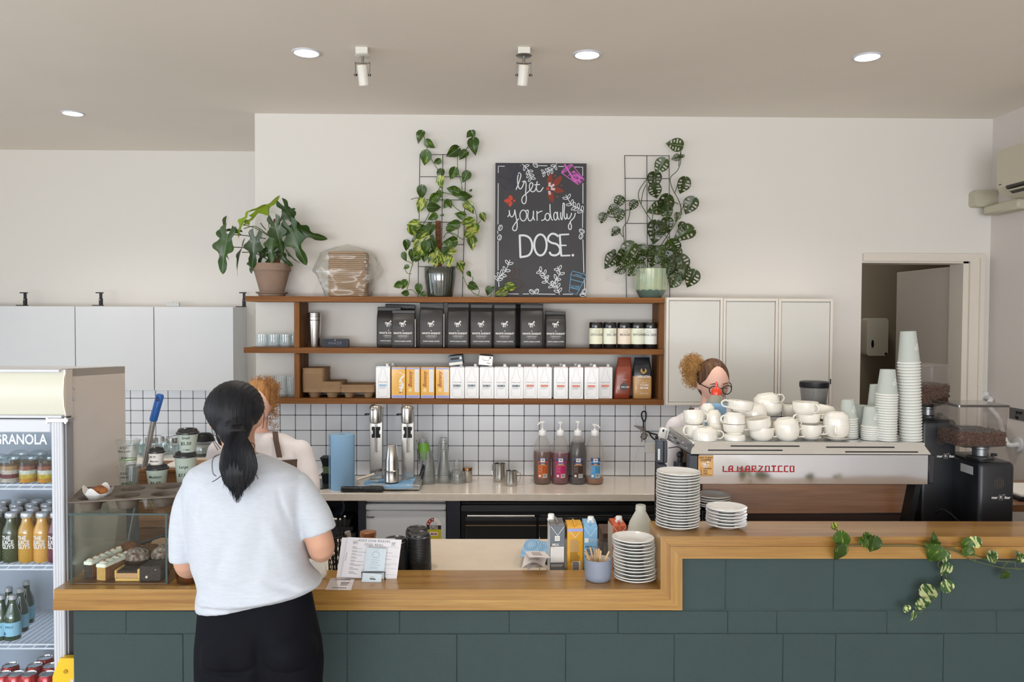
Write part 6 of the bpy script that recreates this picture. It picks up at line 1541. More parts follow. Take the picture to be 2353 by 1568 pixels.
# menu sheets leaning in a wire stand
Ys=2.955
st=thing('menu_stand','black wire stand holding the leaning menu sheets','stand',(P(856,1340,Ys).x,Ys,ZLOW+.0006))
def sp(px,py,Y=Ys):p=P(px,py,Y);return p
w0,w1=P(832,1340,Ys).x-st.location.x,P(884,1340,Ys).x-st.location.x
hz=P(856,1316,Ys).z-ZLOW
part('wire',MB().tube(spline([(w0,.03,.003),(w0,0,.003),(w0,0,hz-.004),(w0+.004,0,hz),(w1-.004,0,hz),(w1,0,hz-.004),(w1,0,.003),(w1,.03,.003)],3),.0016,8),m_black,st)
part('wire',MB().tube([(w0,.03,.003),(w0,.075,.003),(w0,.082,.03),(w1,.082,.03),(w1,.075,.003),(w1,.03,.003)],.0016,8),m_black,st)
m_paper=M('menu_paper',(232,230,236),.6,spec=.35)
def sheet(name,lab,q,Y,Yt,txt=None,mats=None,cat='menu'):
 """q: pixel corners bl, br, tr, tl; lower edge at depth Y, upper edge leaning back to Yt"""
 c=[P(*q[0],Y),P(*q[1],Y),P(*q[2],Yt),P(*q[3],Yt)]
 t=thing(name,lab,cat,c[0])
 O=c[0];mb=MB();n=Vector((0,.0008,0))
 mb.hexa([tuple(v-O)for v in c]+[tuple(v-O+n)for v in c]);part('sheet',mb,mats[0]if mats else m_paper,t,smooth=False)
 if txt:
  pr=MB();i0=0;txt(pr)
  for i,(x,y,z)in enumerate(pr.v):
   p=(c[0]*(1-x)+c[1]*x)*(1-z)+(c[3]*(1-x)+c[2]*x)*z
   pr.v[i]=tuple(p-O+Vector((0,-.0006+y*.02,0)))
  part('print',pr,mats[1:]if mats else[m_ink,m_inkg,m_lgrey],t,smooth=False)
 return t
def utext(mb,s,size,x,z,mi=0,asp=.75,**k):
 i=len(mb.v);text_into(mb,s,size,(0,0,0),mi=mi,**k)
 for j in range(i,len(mb.v)):a=mb.v[j];mb.v[j]=(x+a[0]*asp,a[1],z+a[2])
def menu(p):
 utext(p,'HUGH JOHN MANORS',.085,.5,.935,spacing=1.5,xs=.8,asp=.62);utext(p,'FOOD MENU',.085,.5,.835,spacing=1.5,xs=.8,asp=.62)
 rnd=random.Random(5);z=.77
 for a in(.16,.87):
  for k in range(9):p.stroke([(a+rnd.uniform(-.05,.05),.87+rnd.uniform(-.05,.06))for _ in range(3)],.004,0,mi=2)
 for g in range(8):
  p.stroke([(.12,z),(.12+rnd.uniform(.06,.10),z)],.012,0,mi=1);z-=.026
  for q in range(rnd.choice((1,2,2))):p.stroke([(.12,z),(.12+rnd.uniform(.08,.26),z)],.008,0,mi=2);z-=.022
  z-=.032
 for z in(.82,.60,.42,.30,.15):p.stroke([(.68,z-.02),(.98,z-.024)],.004,0,mi=2)
 for z in(.66,.50,.36):p.stroke([(.74,z),(.86,z)],.008,0,mi=1)
 p.stroke([(.03,.62),(.03,.40)],.008,0,mi=1)
sheet('menu_sheet','white menu sheet at the back, its edge showing on the left',[(773,1328),(900,1334),(908,1238),(786,1236)],2.982,3.03)
sheet('menu_sheet','white FOOD MENU sheet leaning in the wire stand',[(784,1326),(911,1334),(923,1241),(799,1235)],2.975,3.02,menu)
m_pb=M('pale_blue_card',(204,220,230),.5)
def leaflet(p):
 p.tube([(.5+.18*math.cos(a),-.01,.74+.12*math.sin(a))for a in[2*PI*i/20 for i in range(20)]],.008,4,closed=True,mi=1)
 utext(p,'50% OFF',.085,.48,.43,asp=1.0,mi=1);utext(p,'YOUR FIRST ORDER',.05,.5,.53,asp=1.0,mi=1);utext(p,'WHEN YOU SIGN UP ONLINE',.04,.5,.33,asp=1.0,mi=1);p.stroke([(.28,.24),(.62,.24)],.012,0,mi=1);p.stroke([(.24,.19),(.66,.19)],.010,0,mi=1);p.stroke([(.38,.94),(.62,.94)],.01,0,mi=1)
sheet('blue_leaflet','small pale blue leaflet in front of the food menu',[(836,1316),(882,1320),(888,1262),(843,1259)],2.962,2.985,leaflet,[m_pb,m_ink,M('leaflet_grey',(150,164,176),.6)],'leaflet')
def bcard(p):p.stroke([(.40,.42),(.70,.40)],.12,0,mi=0);p.stroke([(.42,.62),(.62,.61)],.05,0,mi=1)
sheet('contact_card','small pale card slotted at the front of the wire stand',[(831,1338),(875,1341),(878,1320),(833,1317)],2.938,2.945,bcard,[m_pb,m_ink,m_lgrey],'card')
# laminated notice flat on the counter
q=[G(748,1355,ZLOW+.002),G(807,1356,ZLOW+.002),G(815,1330,ZLOW+.002),G(760,1329,ZLOW+.002)]
t=thing('laminated_notice','small clear laminated notice lying flat by the shopper','notice',q[0]);O=q[0]
part('sheet',MB().hexa([tuple(v-O-Vector((0,0,.0012)))for v in q]+[tuple(v-O)for v in q]),M('laminate_sheet',(206,196,192),.12,coat=.8),t,smooth=False)
pr=MB()
for z,a,b,wd in((.86,.2,.85,.05),(.62,.5,.85,.05),(.52,.5,.82,.05),(.40,.5,.8,.05),(.15,.22,.8,.05)):pr.stroke([(a,z),(b,z)],wd,0)
for i,(x,y,z)in enumerate(pr.v):p=(q[0]*(1-x)+q[1]*x)*(1-z)+(q[3]*(1-x)+q[2]*x)*z;pr.v[i]=tuple(p-O+Vector((0,0,.0005)))
part('print',pr,M('notice_ink',(96,92,94),.6),t,smooth=False)
# lids, jar, caddies standing on the lower bench behind the cap
def lowb(px,Y):return(P(px,1300,Y).x,Y,ZB+.0006)
m_lid=M('black_lid',(34,35,38),.32,coat=.2)
def lid_mesh(r):
 return MB().lathe([(r*.99,0),(r+.001,.001),(r+.001,.005),(r*.955,.007),(r*.93,.013),(r*.90,.015),(r*.84,.0150),(r*.80,.012),(0,.012)],40).mesh('coffee_lid',m_lid)
ldm=lid_mesh(.0465);ldt=MB().lathe([(.0465,0),(.0475,.001),(.0475,.005),(.0445,.007),(.042,.017),(.038,.0185),(.034,.017),(.030,.014),(0,.013)],40).mesh('coffee_lid',m_lid)
def lids(px,Y,n,pitch,nm,lean=0,s=1):
 for k in range(n):
  zz=k*pitch;x,y,z=lowb(px,Y)
  single('cup_cover',ldt if k>=n-1 else ldm,None,'black coffee cup lid, %s in %s'%(fromtop(n-1-k,n),nm),'lid',(x+lean*zz,y,z+zz),rot=(0,math.atan(lean)*.6,0),group='black coffee cup lids')
nl=24;pt=(P(965,1224,3.22).z-ZB-.02)/(nl-1)
lids(965,3.22,nl,pt,'the front black column by the menu',-.03)
lids(958,3.34,25,(P(958,1212,3.34).z-ZB-.02)/24,'the rear black column by the menu',.0)
lids(912,3.20,21,(P(912,1236,3.20).z-ZB-.02)/20,'the column behind the food menu',-.05)
x,y,z=lowb(846,3.30);hj=P(846,1222,3.3).z-ZB
t=thing('honey_jar','round jar with a copper lid behind the food menu','jar',(x,y,z))
part('jar',MB().lathe([(0,0),(.030,0),(.033,.004),(.033,hj-.03),(.030,hj-.022),(.030,hj-.018),(0,hj-.018)],28),clear('amber_glass',(230,190,120),.7,.06),t)
part('lid',MB().lathe([(.0325,hj-.020),(.034,hj-.018),(.034,hj-.010),(.0328,hj-.009),(.034,hj-.007),(.034,hj-.001),(.032,hj),(0,hj)],32),M('copper_lid',(168,116,82),.35,.6),t)
# spoon/straw caddy right of the shopper's arm
x,y,z=lowb(775,3.16);t=thing('straw_caddy','black wire mesh caddy with silver-tipped black straws','caddy',(x,y,z));hc_=.17
cadm=MB();r_=.036
for i in range(20):
 a=2*PI*i/20
 for sg in(-1,1):cadm.tube([((r_*.9+.004*f)*math.cos(a+sg*f*1.5),(r_*.9+.004*f)*math.sin(a+sg*f*1.5),f*hc_)for f in[j/8 for j in range(9)]],.0011,4,cap=False)
for f in(0,1):cadm.tube([((r_*.9+.004*f)*math.cos(b),(r_*.9+.004*f)*math.sin(b),f*hc_)for b in[2*PI*j/24 for j in range(24)]],.0022,6,closed=True)
cadm.cyl(r_*.86,.0,.003,20);part('mesh_cup',cadm,m_black,t)
for i,(dx,dy,tx_,tz_)in enumerate(((-.020,0,-.030,.245),(-.010,.01,-.014,.232),(.0,-.01,-.002,.238),(.012,.0,.012,.234),(.02,.01,.028,.242),(-.015,-.01,-.024,.225))):
 s_=thing('metal_straw','black straw with a silver tip, number in the mesh caddy by the elbow','straw',(x,y,z),group='straws in the mesh caddy')
 s_['label']='black straw with a silver tip, %s in the mesh caddy'%['leftmost','second from the left','third from the left','second from the right','rightmost','short one standing in front'][i]
 part('tube',MB().rod((dx*.6,dy,.004),(tx_,dy*1.2,tz_),.0034,8),m_black,s_);part('tip',MB().ball((tx_,dy*1.2,tz_),.0046,n=10,k=6),m_chrome,s_)
# wrapped cutlery roll next to it
single('wrapped_cutlery',MB().tube(spline([P(793,1312,3.17),P(797,1270,3.17),P(800,1235,3.17),P(797,1222,3.17)],4),[.012]*13,10),M('plastic_wrap',(150,144,132),.3,bump=.6,bs=80,coat=.4),'crinkled clear-wrapped bundle beside the mesh caddy','bundle',(0,0,0))
# white textured container by the elbow
x,y,z=lowt(728,2.985)
t=thing('white_canister','white canister embossed with triangles, half hidden by the shopper','canister',(x,y,z));h=P(728,1276,2.985).z-ZLOW
cn=MB().lathe([(0,0),(.028,0),(.034,.006),(.0355,.02),(.0355,h-.003),(.034,h),(0,h)],36)
for rrow in range(3):
 z0=.012+rrow*.022;pts=[(.0358*math.sin(a),-.0358*math.cos(a),z0+(.018 if i%2 else 0))for i,a in enumerate([2*PI*j/24 for j in range(24)])]
 cn.tube(pts,.0007,4,closed=True)
part('body',cn,M('matt_white_ceramic',(230,228,222),.45),t)
# receipt spike with slips, wipe
x,y,z=lowb(1240,3.12)
t=thing('receipt_spike','upright metal receipt spike holding order slips','receipt spike',(x,y,z));hs=P(1240,1235,3.12).z-ZB
part('base',MB().lathe([(0,0),(.032,0),(.032,.004),(.006,.008),(0,.008)],24),m_black,t);part('spike',MB().rod((0,0,.006),(0,0,hs),.0014,8,.0008),m_chrome,t)
def slip(lab,q,Y,curl,mr=0):
 c=[P(a,b,Yy)for(a,b),Yy in zip(q,Y)];O=c[0]
 tt=thing('order_slip',lab,'receipt',O,group='order slips on the spike')
 mb=MB();mb.grid(lambda u,v:tuple(((c[0]*(1-u)+c[1]*u)*(1-v)+(c[3]*(1-u)+c[2]*u)*v)-O+Vector((0,0,curl*math.sin(PI*u)))),10,6);part('paper',mb,M('slip_paper',(226,220,218),.7),tt)
 k=MB()
 for v in(.3,.45,.6,.72):
  k.raw([tuple(((c[0]*(1-u)+c[1]*u)*(1-w_)+(c[3]*(1-u)+c[2]*u)*w_)-O+Vector((0,-.0008,curl*math.sin(PI*u)+.0008)))for w_ in(v,v+.05)for u in(.25,.4,.55,.7)],[(0,1,5,4),(1,2,6,5),(2,3,7,6)])
 part('print',k,M('slip_ink',(176,150,160),.7),tt,smooth=False)
slip('flat pinkish order slip at the top of the spike',[(1217,1282),(1266,1283),(1252,1268),(1206,1268)],(3.05,3.05,3.2,3.2),.002)
slip('curled order slip arching under the flat one',[(1199,1306),(1250,1304),(1256,1284),(1206,1276)],(3.08,3.08,3.2,3.2),.02)
slip('lowest curled order slip lying over the timber edge',[(1213,1311),(1260,1306),(1250,1294),(1206,1294)],(3.085,3.085,3.17,3.17),.012)
bw=MB();B0=P(1194,1262,3.42);B1=P(1270,1264,3.42)
bw.grid(lambda u,v:(P(1194+68*u+18*v*(1-u),1260,3.35).x,3.30+.24*v,ZB+.040+.012*math.sin(v*2.8)+.006*math.sin(u*5)),20,12)
single('crumpled_wipe',bw,m_wave,'dark blue folded wipe draped behind the receipt spike','cloth',(0,0,0))
single('wipe_tub',MB().box(P(1205,1270,3.4).x,P(1262,1270,3.4).x,3.33,3.50,ZB+.001,ZB+.036,bev=.006),M('steel_tub',(110,112,114),.4,.6),'low steel tub under the folded blue wipe','tub',(0,0,0))
# milk cartons on the lower bench, narrow side to the room
def stand_carton(px0,px1,py,Y,body,lab,capc,prt,rz,dep=.095,gable=None,face2=None,wside=None):
 xa,xb=P(px0,1260,Y).x,P(px1,1260,Y).x;h=P((px0+px1)/2,py,Y).z-ZB;w=xb-xa
 t=thing('open_carton',lab,'carton',((xa+xb)/2,Y,ZB+.0008),0,'open milk cartons on the counter');t.rotation_euler=(0,0,R(rz))
 b=MB().box(-w/2,w/2,0,dep,0,h,bev=.0025);top=MB()
 top.hexa([(-w/2+.002,.002,h),(w/2-.002,.002,h),(w/2-.002,dep-.002,h),(-w/2+.002,dep-.002,h)]+[(-w/2+.002,.014,h+.005),(w/2-.002,.014,h+.005),(w/2-.002,dep-.012,h+.012),(-w/2+.002,dep-.012,h+.012)])
 part('body',b,[body],t);part('gable',top,gable or body,t)
 part('seam',MB().box(-.003,.003,.01,dep-.01,h+.006,h+.017,bev=.001),gable or body,t)
 if wside:part('side_print',MB().box(-w/2-.0006,-w/2-.0002,.003,dep-.003,.003,h-.003),wside,t,smooth=False)
 if capc:part('cap',MB().lathe([(0,h+.030),(.0115,h+.030),(.0135,h+.027),(.0135,h+.012),(.016,h+.011),(.016,h+.004),(0,h+.004)],20),m_cap,t,loc=(capc[0],capc[1],0))
 cr=MB()
 for a in((-w/2+.003,h-.003,0,h-.040),(w/2-.003,h-.003,0,h-.040)):cr.stroke([(a[0],a[1]),(a[2],a[3])],.0016,-.0006)
 part('fold_crease_shine',cr,M('painted_crease_shine',(225,228,232),.3),t,smooth=False)  # pale strokes paint the shine along the folded corners
 p=MB();prt(p,w,h);part('print',p,[m_print,m_ink,m_inkg,m_lil,m_lgrey],t,smooth=False)
 return t
def pr_grey(p,w,h):
 p.box(-.011,.009,-.001,0,h-.062,h-.042,mi=0);p.lathe([(.004,0),(.006,0)],12,m=Matrix.Translation((-.001,-.0014,h-.052))@Matrix.Rotation(R(90),4,'X'),mi=2)
 text_into(p,'MILK',.0135,(-.007,-.001,h-.078),bold=.0003);text_into(p,'LAB',.0135,(.014,-.001,h-.078),mi=4)
 p.box(-w/2+.002,w/2-.004,-.001,0,h-.150,h-.086,mi=0)
 for k in range(13):p.stroke([(-w/2+.004,h-.092-k*.0045),(w/2-.008,h-.092-k*.0045)],.0006,-.0014,mi=2)
 for k in range(5):p.stroke([(-w/2+.004,h-.160-k*.005),(w/2-.006-.004*(k%3),h-.160-k*.005)],.0022,-.001,mi=0 if k<2 else 4)
def pr_yel(p,w,h):
 p.box(-w/2+.001,w/2-.001,-.001,0,h-.015,h-.003,mi=3)
 rnd=random.Random(2)
 for k in range(26):p.stroke([(-w/2+.012,h-.05-k*.0036),(w/2-.012-rnd.uniform(0,.012),h-.05-k*.0036)],.0013,-.001,mi=2 if k<14 else 1)
 p.box(-.012,.022,-.001,0,.004,.050,mi=0)
 for k in range(17):p.box(-.010,.016,-.0016,-.001,.008+k*.0023,.008+k*.0023+(.0014 if k%3 else.0008),mi=1)
def pr_blue(p,w,h):
 p.box(-w/2+.004,-w/2+.020,-.001,0,h-.066,h-.048,mi=0);text_into(p,'WHOLE OR',.006,(.010,-.001,h-.053));text_into(p,'PART SOY',.006,(.010,-.001,h-.060))
 text_into(p,'MILK',.0125,(-.008,-.001,h-.084),mi=1);text_into(p,'LAB',.0125,(.013,-.001,h-.084),mi=4)
 for k in range(9):p.stroke([(-w/2+.005+(.006 if k==0 else 0),h-.096-k*.0065),(w/2-.005-(.01 if k==0 else 0),h-.096-k*.0065)],.0032,-.001,mi=1)
def pr_or(p,w,h):p.box(-.014,.006,-.001,0,h-.078,h-.058,mi=0);p.stroke([(0,h-.002),(0,h-.04)],.003,-.001,mi=2)
stand_carton(1264,1298,1209,3.20,M('slate_carton',(96,106,116),.3,coat=.4),'slate grey milk carton lettered MILK, with a white screw cap',(-.018,.075),pr_grey,3,gable=M('slate_gable',(112,108,106),.3,coat=.5),wside=m_cart)
stand_carton(1303,1340,1214,3.21,m_yel,'yellow soy milk carton standing between the slate and blue ones',None,pr_yel,2)
stand_carton(1341,1373,1211,3.215,M('sky_carton',(126,178,214),.3,coat=.4),'sky blue milk carton behind the cup of stirrers',(.005,.045),pr_blue,0)
stand_carton(1408,1440,1210,3.24,M('rust_carton',(196,88,46),.3,coat=.4),'rust orange milk carton beside the plastic milk bottle',(.006,.045),pr_or,5,wside=M('cream_print',(214,200,184),.5))
# milk bottle
x,y,z=lowb(1471,3.26);hm=P(1471,1161,3.26).z-ZB
t=thing('milk_bottle','open translucent plastic milk bottle, half full, by the step of the counter','bottle',(x,y,z))
prof=[(0,0),(.056,0),(.060,.006),(.060,hm-.14),(.056,hm-.11),(.045,hm-.07),(.028,hm-.038),(.021,hm-.026),(.0205,hm-.02),(.0225,hm-.018),(.0205,hm-.012),(.0205,hm-.002),(.0185,hm)]
part('bottle',MB().lathe(prof,36),clear('milky_bottle2',(235,236,232),.5,.05,.2,haze=.78,hazec=(240,240,232)),t)
part('milk',MB().lathe([(0,.003),(.058,.004),(.058,hm-.14),(.055,hm-.118),(0,hm-.118)],32),M('milk',(236,230,204),.4,sub=.1),t)
single('carton_box',MB().box(P(1380,1220,3.5).x,P(1404,1220,3.5).x,3.42,3.58,ZB+.001,P(1390,1222,3.45).z,bev=.002),M('brown_board',(84,62,52),.7),'dark brown box standing behind the cartons','box',(0,0,0))
x,y,z=lowb(1389,3.36);tumh=P(1389,1243,3.36).z-ZB
single('clear_beaker',MB().lathe([(0,.004),(.030,.003),(.031,0),(.036,tumh-.03),(.036,tumh),(.034,tumh),(.029,.008)],28),clear('beaker',(225,225,222),.8,.08,.05,haze=.08),'clear beaker between the blue and rust cartons','beaker',(x,y,z))
# cup of stirrers on the timber
x,y,z=lowt(1374,2.965);rc=30.5/FPX*2.965;hc2=P(1374,1284,2.965).z-ZLOW
t=thing('stirrer_cup','matt blue-grey cup full of wooden stirrers','cup',(x,y,z))
part('cup',MB().lathe([(0,0),(rc*.80,0),(rc*.86,.002),(rc*.98,.012),(rc,.022),(rc,hc2),(rc*.95,hc2+.0005),(rc*.94,.02),(0,.012)],44),[M('blue_grey_glaze',(134,142,160),.5)],t)
part('inside',MB().lathe([(rc*.945,hc2-.0005),(rc*.93,.02),(0,.014)],40),m_china,t,label='white glazed inside')
m_stick=M('birch_stick',(204,170,128),.75,var=.15,vs=30,stretch=(6,6,1))
for i,(bx_,by_,tx_,ty_,pz2,dx)in enumerate(((.0,.01,1344,1262,2.95,-1),(.005,.012,1344,1270,2.93,-1),(-.004,.012,1356,1258,2.975,-1),(.002,.0,1364,1260,2.95,0),(.004,.0,1367,1261,2.955,0),(.0,.008,1371,1262,2.96,0),(.004,.006,1376,1261,2.965,0),(.002,-.004,1379,1264,2.975,0),(-.002,.0,1400,1267,2.945,1),(.0,.004,1398,1270,2.955,1),(-.003,-.006,1381,1266,2.96,1))):
 e_=P(tx_,ty_,pz2)-Vector((x,y,z));b_=Vector((bx_,by_-.004,.016));d_=e_-b_;L_=d_.length;d_.normalize()
 s_=single('wooden_stirrer',MB().prism(rrect(-.0032,.0032,0,L_,.003,3),-.0008,.0008),m_stick,'flat wooden stirrer, %s in the blue-grey cup'%['farthest left','lowest of the left-leaning ones','third from the left','edge-on near the middle','just right of the edge-on one','in the middle','broad one right of the middle','second broad one right of the middle','farthest right','under the farthest right one','upright one just inside the right-leaning pair'][i],'stirrer',(x+b_.x,y+b_.y,z+b_.z),group='wooden stirrers')
 qn=Vector((0,0,1)).rotation_difference(d_);s_.rotation_euler=(qn.to_matrix()@Matrix.Rotation(R(-20 if i not in(3,4)else 70),3,'Z')).to_euler()
# ================================================================ glass display case with cakes
YD0=2.905
dx0,dx1=P(162,1260,YD0).x,P(384,1260,YD0).x;dz1=P(270,1180,YD0).z;dpt=.50
tb_=part('board',MB().box(dx0-.05,P(560,1300,3.1).x,YC+.001,YC+.34,ZB+.001,ZLOW-.001),w_cap,cap,world=True)
dc=thing('display_case','glass display case of cakes on the counter, muffin tray on top','display case',(dx0,YD0,ZLOW+.001))
m_cg=clear('case_glass',(250,254,253),.45,.015,.02);m_edge=M('green_glass_edge',(36,66,70),.15,spec=.8,coat=.5)
W_c=dx1-dx0;H_c=dz1-ZLOW-.001
part('front_pane',MB().box(0,W_c,0,.005,.001,H_c-.006),m_cg,dc,smooth=False);part('top_pane',MB().box(-.004,W_c+.004,-.004,dpt,H_c-.005,H_c),m_cg,dc,smooth=False)
for xx in(0,W_c-.005):part('side_pane',MB().box(xx,xx+.005,.006,dpt-.004,.001,H_c-.006),m_cg,dc,smooth=False)
ed=MB();ed.box(-.0045,W_c+.0045,-.0050,-.0035,H_c-.0062,H_c+.0005);part('glass_edge',ed,m_edge,dc,smooth=False)
part('glass_edge',MB().box(W_c+.0035,W_c+.005,-.004,dpt,H_c-.0062,H_c+.0005),m_edge,dc,smooth=False)
for xx in(-.0008,W_c-.0062):part('glass_edge',MB().box(xx,xx+.007,-.0012,.0,.001,H_c-.006),m_edge,dc,smooth=False)
part('base_board',MB().box(.004,W_c-.004,.006,dpt-.01,.0,.004),M('case_base',(120,84,60),.3),dc)
def dcp(px,Y):return P(px,1320,Y).x
ZD=ZLOW+.0055
m_cake=M('carrot_cake',(206,160,92),.9,bump=.5,bs=140,var=.15,vs=60);m_cake_s=M('cake_side',(150,100,62),.9,bump=.5,bs=120,var=.3,vs=40);m_cream=M('frosting',(238,232,220),.55,bump=.35,bs=60,sub=.1);m_choc=M('chocolate_cake',(56,38,34),.7,bump=.6,bs=90,var=.3,vs=50);m_carrot=M('carrot_bit',(206,110,44),.6)
def cakebar(px0,px1,Yc_,ln_,lab,cutm,h=.052):
 a,b=dcp(px0,Yc_),dcp(px1,Yc_);t=thing('cake_slice',lab,'cake',((a+b)/2,Yc_,ZD),R(-12),'frosted cake bars');w=b-a
 part('sponge',MB().box(-w/2,w/2,.002,ln_,0,h,bev=.002),m_cake_s,t);part('cut_face',MB().box(-w/2+.001,w/2-.001,0,.0025,.001,h-.001,bev=.0008),cutm,t)
 fr=MB();n=max(2,int(ln_/.03))
 fr.loft([[(x_,y_,z_)for x_,y_ in rrect(-w/2*s-.002,w/2*s+.002,-.004*s,ln_*(1 if s>.9 else.98),.008,4)]for s,z_ in((1,h-.001),(1.03,h+.005),(.95,h+.010),(.7,h+.012))])
 for k in range(n):fr.ball((random.uniform(-.002,.002),ln_*(k+.5)/n,h+.008),w*.46,ln_/n*.55,.011,12,6)
 part('frosting',fr,m_cream,t,ang=70)
 for k in range(n):part('carrot_crumb',MB().ball((random.uniform(-.006,.006),ln_*(k+.5)/n,h+.019),.004,.006,.003,6,4),m_carrot,t)
cakebar(192,212,2.965,.22,'frosted carrot cake bar on the left, receding into the case',m_choc);cakebar(220,244,2.935,.19,'frosted carrot cake bar whose pale cut face shows at the front',m_cake)
a,b=dcp(267,2.94),dcp(323,2.94);t=thing('cheesecake_slice','pale caramel slice in a pastry rim at the front of the case','cake',((a+b)/2,2.93,ZD));w=b-a
part('base',MB().box(-w/2,w/2,0,.07,0,.010,bev=.002),M('pastry',(222,178,100),.8,bump=.4,bs=120),t);part('filling',MB().box(-w/2+.004,w/2-.004,.001,.069,.010,.030,bev=.002),M('caramel_filling',(196,146,100),.4,coat=.3),t)
part('crust',MB().box(-w/2-.002,-w/2+.006,-.001,.07,.008,.042,bev=.003),M('pastry',(222,178,100),.8),t);part('crust',MB().box(w/2-.008,w/2+.002,-.001,.07,.008,.046,bev=.003),M('pastry',(222,178,100),.8),t);part('topping',MB().box(-w/2+.006,w/2-.008,.004,.066,.030,.038,bev=.003),m_choc,t)
a,b=dcp(324,2.94),dcp(374,2.94)
t=thing('brownie','dark chocolate brownie block with a white nut at the right front','cake',((a+b)/2,2.925,ZD));w=b-a
part('block',MB().box(-w/2,w/2,0,.08,0,.058,bev=.004),m_choc,t);part('nut',MB().ball((-.012,-.001,.018),.005,n=8,k=6),m_cream,t);part('nut',MB().ball((.020,-.001,.045),.002,n=6,k=4),m_cream,t)
for i,(px,Y,r,lab)in enumerate(((318,3.06,.042,'sugar-dusted chocolate muffin behind the caramel slice'),(345,3.12,.038,'round brown cake behind the dusted muffin'),(378,3.08,.044,'sugar-dusted chocolate muffin against the right pane'),(300,3.16,.036,'plain brown muffin at the back of the case'))):
 t=thing('muffin',lab,'muffin',(dcp(px,Y),Y,ZD),0,'chocolate muffins in the case')
 mb=MB();mb.lathe([(0,0),(r*.7,0),(r*.85,.045),(r*1.05,.055)],24);part('case',mb,M('muffin_case',(70,44,34),.7),t)
 tp_=MB();tp_.ball((0,0,.055),r*1.08,r*1.08,r*.8,24,14)
 tp_.v=[(x_*(1+.05*noise.noise(Vector((x_,y_,z_))*60)),y_*(1+.05*noise.noise(Vector((x_,y_,z_))*60)),max(z_,.048)+.006*noise.noise(Vector((x_,y_,z_))*90))for x_,y_,z_ in tp_.v]
 part('dusted_top' if i in(0,2)else 'top',tp_,M('dusted_crumb',(92,58,42),.9,bump=.8,bs=130,vs=70,c2=(176,160,150))if i in(0,2)else M('brown_crumb',(112,68,34),.8,bump=.5,bs=60,var=.3,vs=30),t)
single('palette_knife',MB().box(-.012,.012,0,.20,0,.003,bev=.001),m_black,'dark cake server leaning across the back of the case','cake server',(dcp(315,3.18),3.20,ZD+.062),rot=(R(14),R(6),R(-62)))
single('greaseproof_sheet',MB().box(-.09,.09,0,.12,0,.0012),M('kraft_paper',(170,136,110),.8),'sheet of brown baking paper at the back of the case','paper',(dcp(372,3.25),3.24,ZD+.001),rot=(R(20),0,R(-8)))
# bread basket right of the case, behind the elbow
t=thing('biscuit_tub','low tub of amber-wrapped biscuits beside the display case','tub',(P(437,1340,2.95).x,2.95,ZLOW+.001))
part('tub',MB().lathe([(0,0),(.045,0),(.052,.03),(.050,.03),(.043,.004)],28),clear('tub_plastic',(220,200,180),.6,.1,.1,haze=.2,hazec=(120,80,50)),t)
for k in range(9):part('biscuit',MB().box(-.014,.014,-.003,.003,-.012,.012,bev=.002),M(['amber_wrap','dark_wrap','orange_wrap'][k%3],[(196,130,60),(60,44,40),(214,120,50)][k%3],.3,coat=.5),t,loc=(.03*math.cos(k*2.4),.03*math.sin(k*2.4),.018),rot=(k,k*.7,k*1.3))
# muffin tray
m_tin=M('worn_tin',(112,102,92),.5,.35,bump=.2,bs=30,var=.35,vs=14)
TZc=dz1+.0015
mt_=thing('muffin_tray','dusty six-cup muffin tray on top of the glass case','baking tray',(P(300,1150,3.05).x,3.05,TZc+.045),R(16))
tray=MB()
cups=[(-.125+.125*i,j)for i in range(3)for j in(-.0625,.0625)]
def plate(mb,zt_):
 for cx,cy in cups:
  n=24;R1=.046;h=.0625
  for i in range(n):
   a,b=2*PI*i/n,2*PI*(i+1)/n
   def sq(t):k=h/max(abs(math.cos(t)),abs(math.sin(t)));return(cx+k*math.cos(t),cy+k*math.sin(t),zt_)
   mb.raw([(cx+R1*math.cos(a),cy+R1*math.sin(a),zt_),sq(a),sq(b),(cx+R1*math.cos(b),cy+R1*math.sin(b),zt_)],[(0,1,2,3)])
  mb.lathe([(R1,zt_),(R1-.003,zt_-.003),(R1-.006,zt_-.022),(R1-.012,zt_-.044),(0,zt_-.044)],n,(cx,cy,0))
plate(tray,0)
tray.tube([(x_,y_,-.001)for x_,y_ in rrect(-.1905,.1905,-.128,.128,.02,4)],.0035,6,closed=True)
part('pan',tray,m_tin,mt_)
t=thing('muffin','berry muffin in folded white paper sitting in the muffin tray','muffin',(P(232,1142,3.02).x,3.0,TZc+.025))
tp_=MB();tp_.ball((0,0,.030),.034,.034,.024,22,12);tp_.v=[(x_,y_,z_+.005*noise.noise(Vector((x_,y_,z_))*80))for x_,y_,z_ in tp_.v]
part('top',tp_,M('berry_crumb',(176,110,56),.8,bump=.7,bs=90,vs=40,c2=(70,34,34)),t)
pp=MB()
def petal(u,v):
 a=2*PI*u;n4=abs(math.cos(2*a));r=.028+.016*v+.012*v*n4;return(r*math.cos(a),r*math.sin(a),-.004+v*(.034+.026*n4**3))
pp.grid(petal,48,8);part('paper_case',pp,M('white_baking_paper',(234,232,230),.6,bump=.2,bs=40),t)
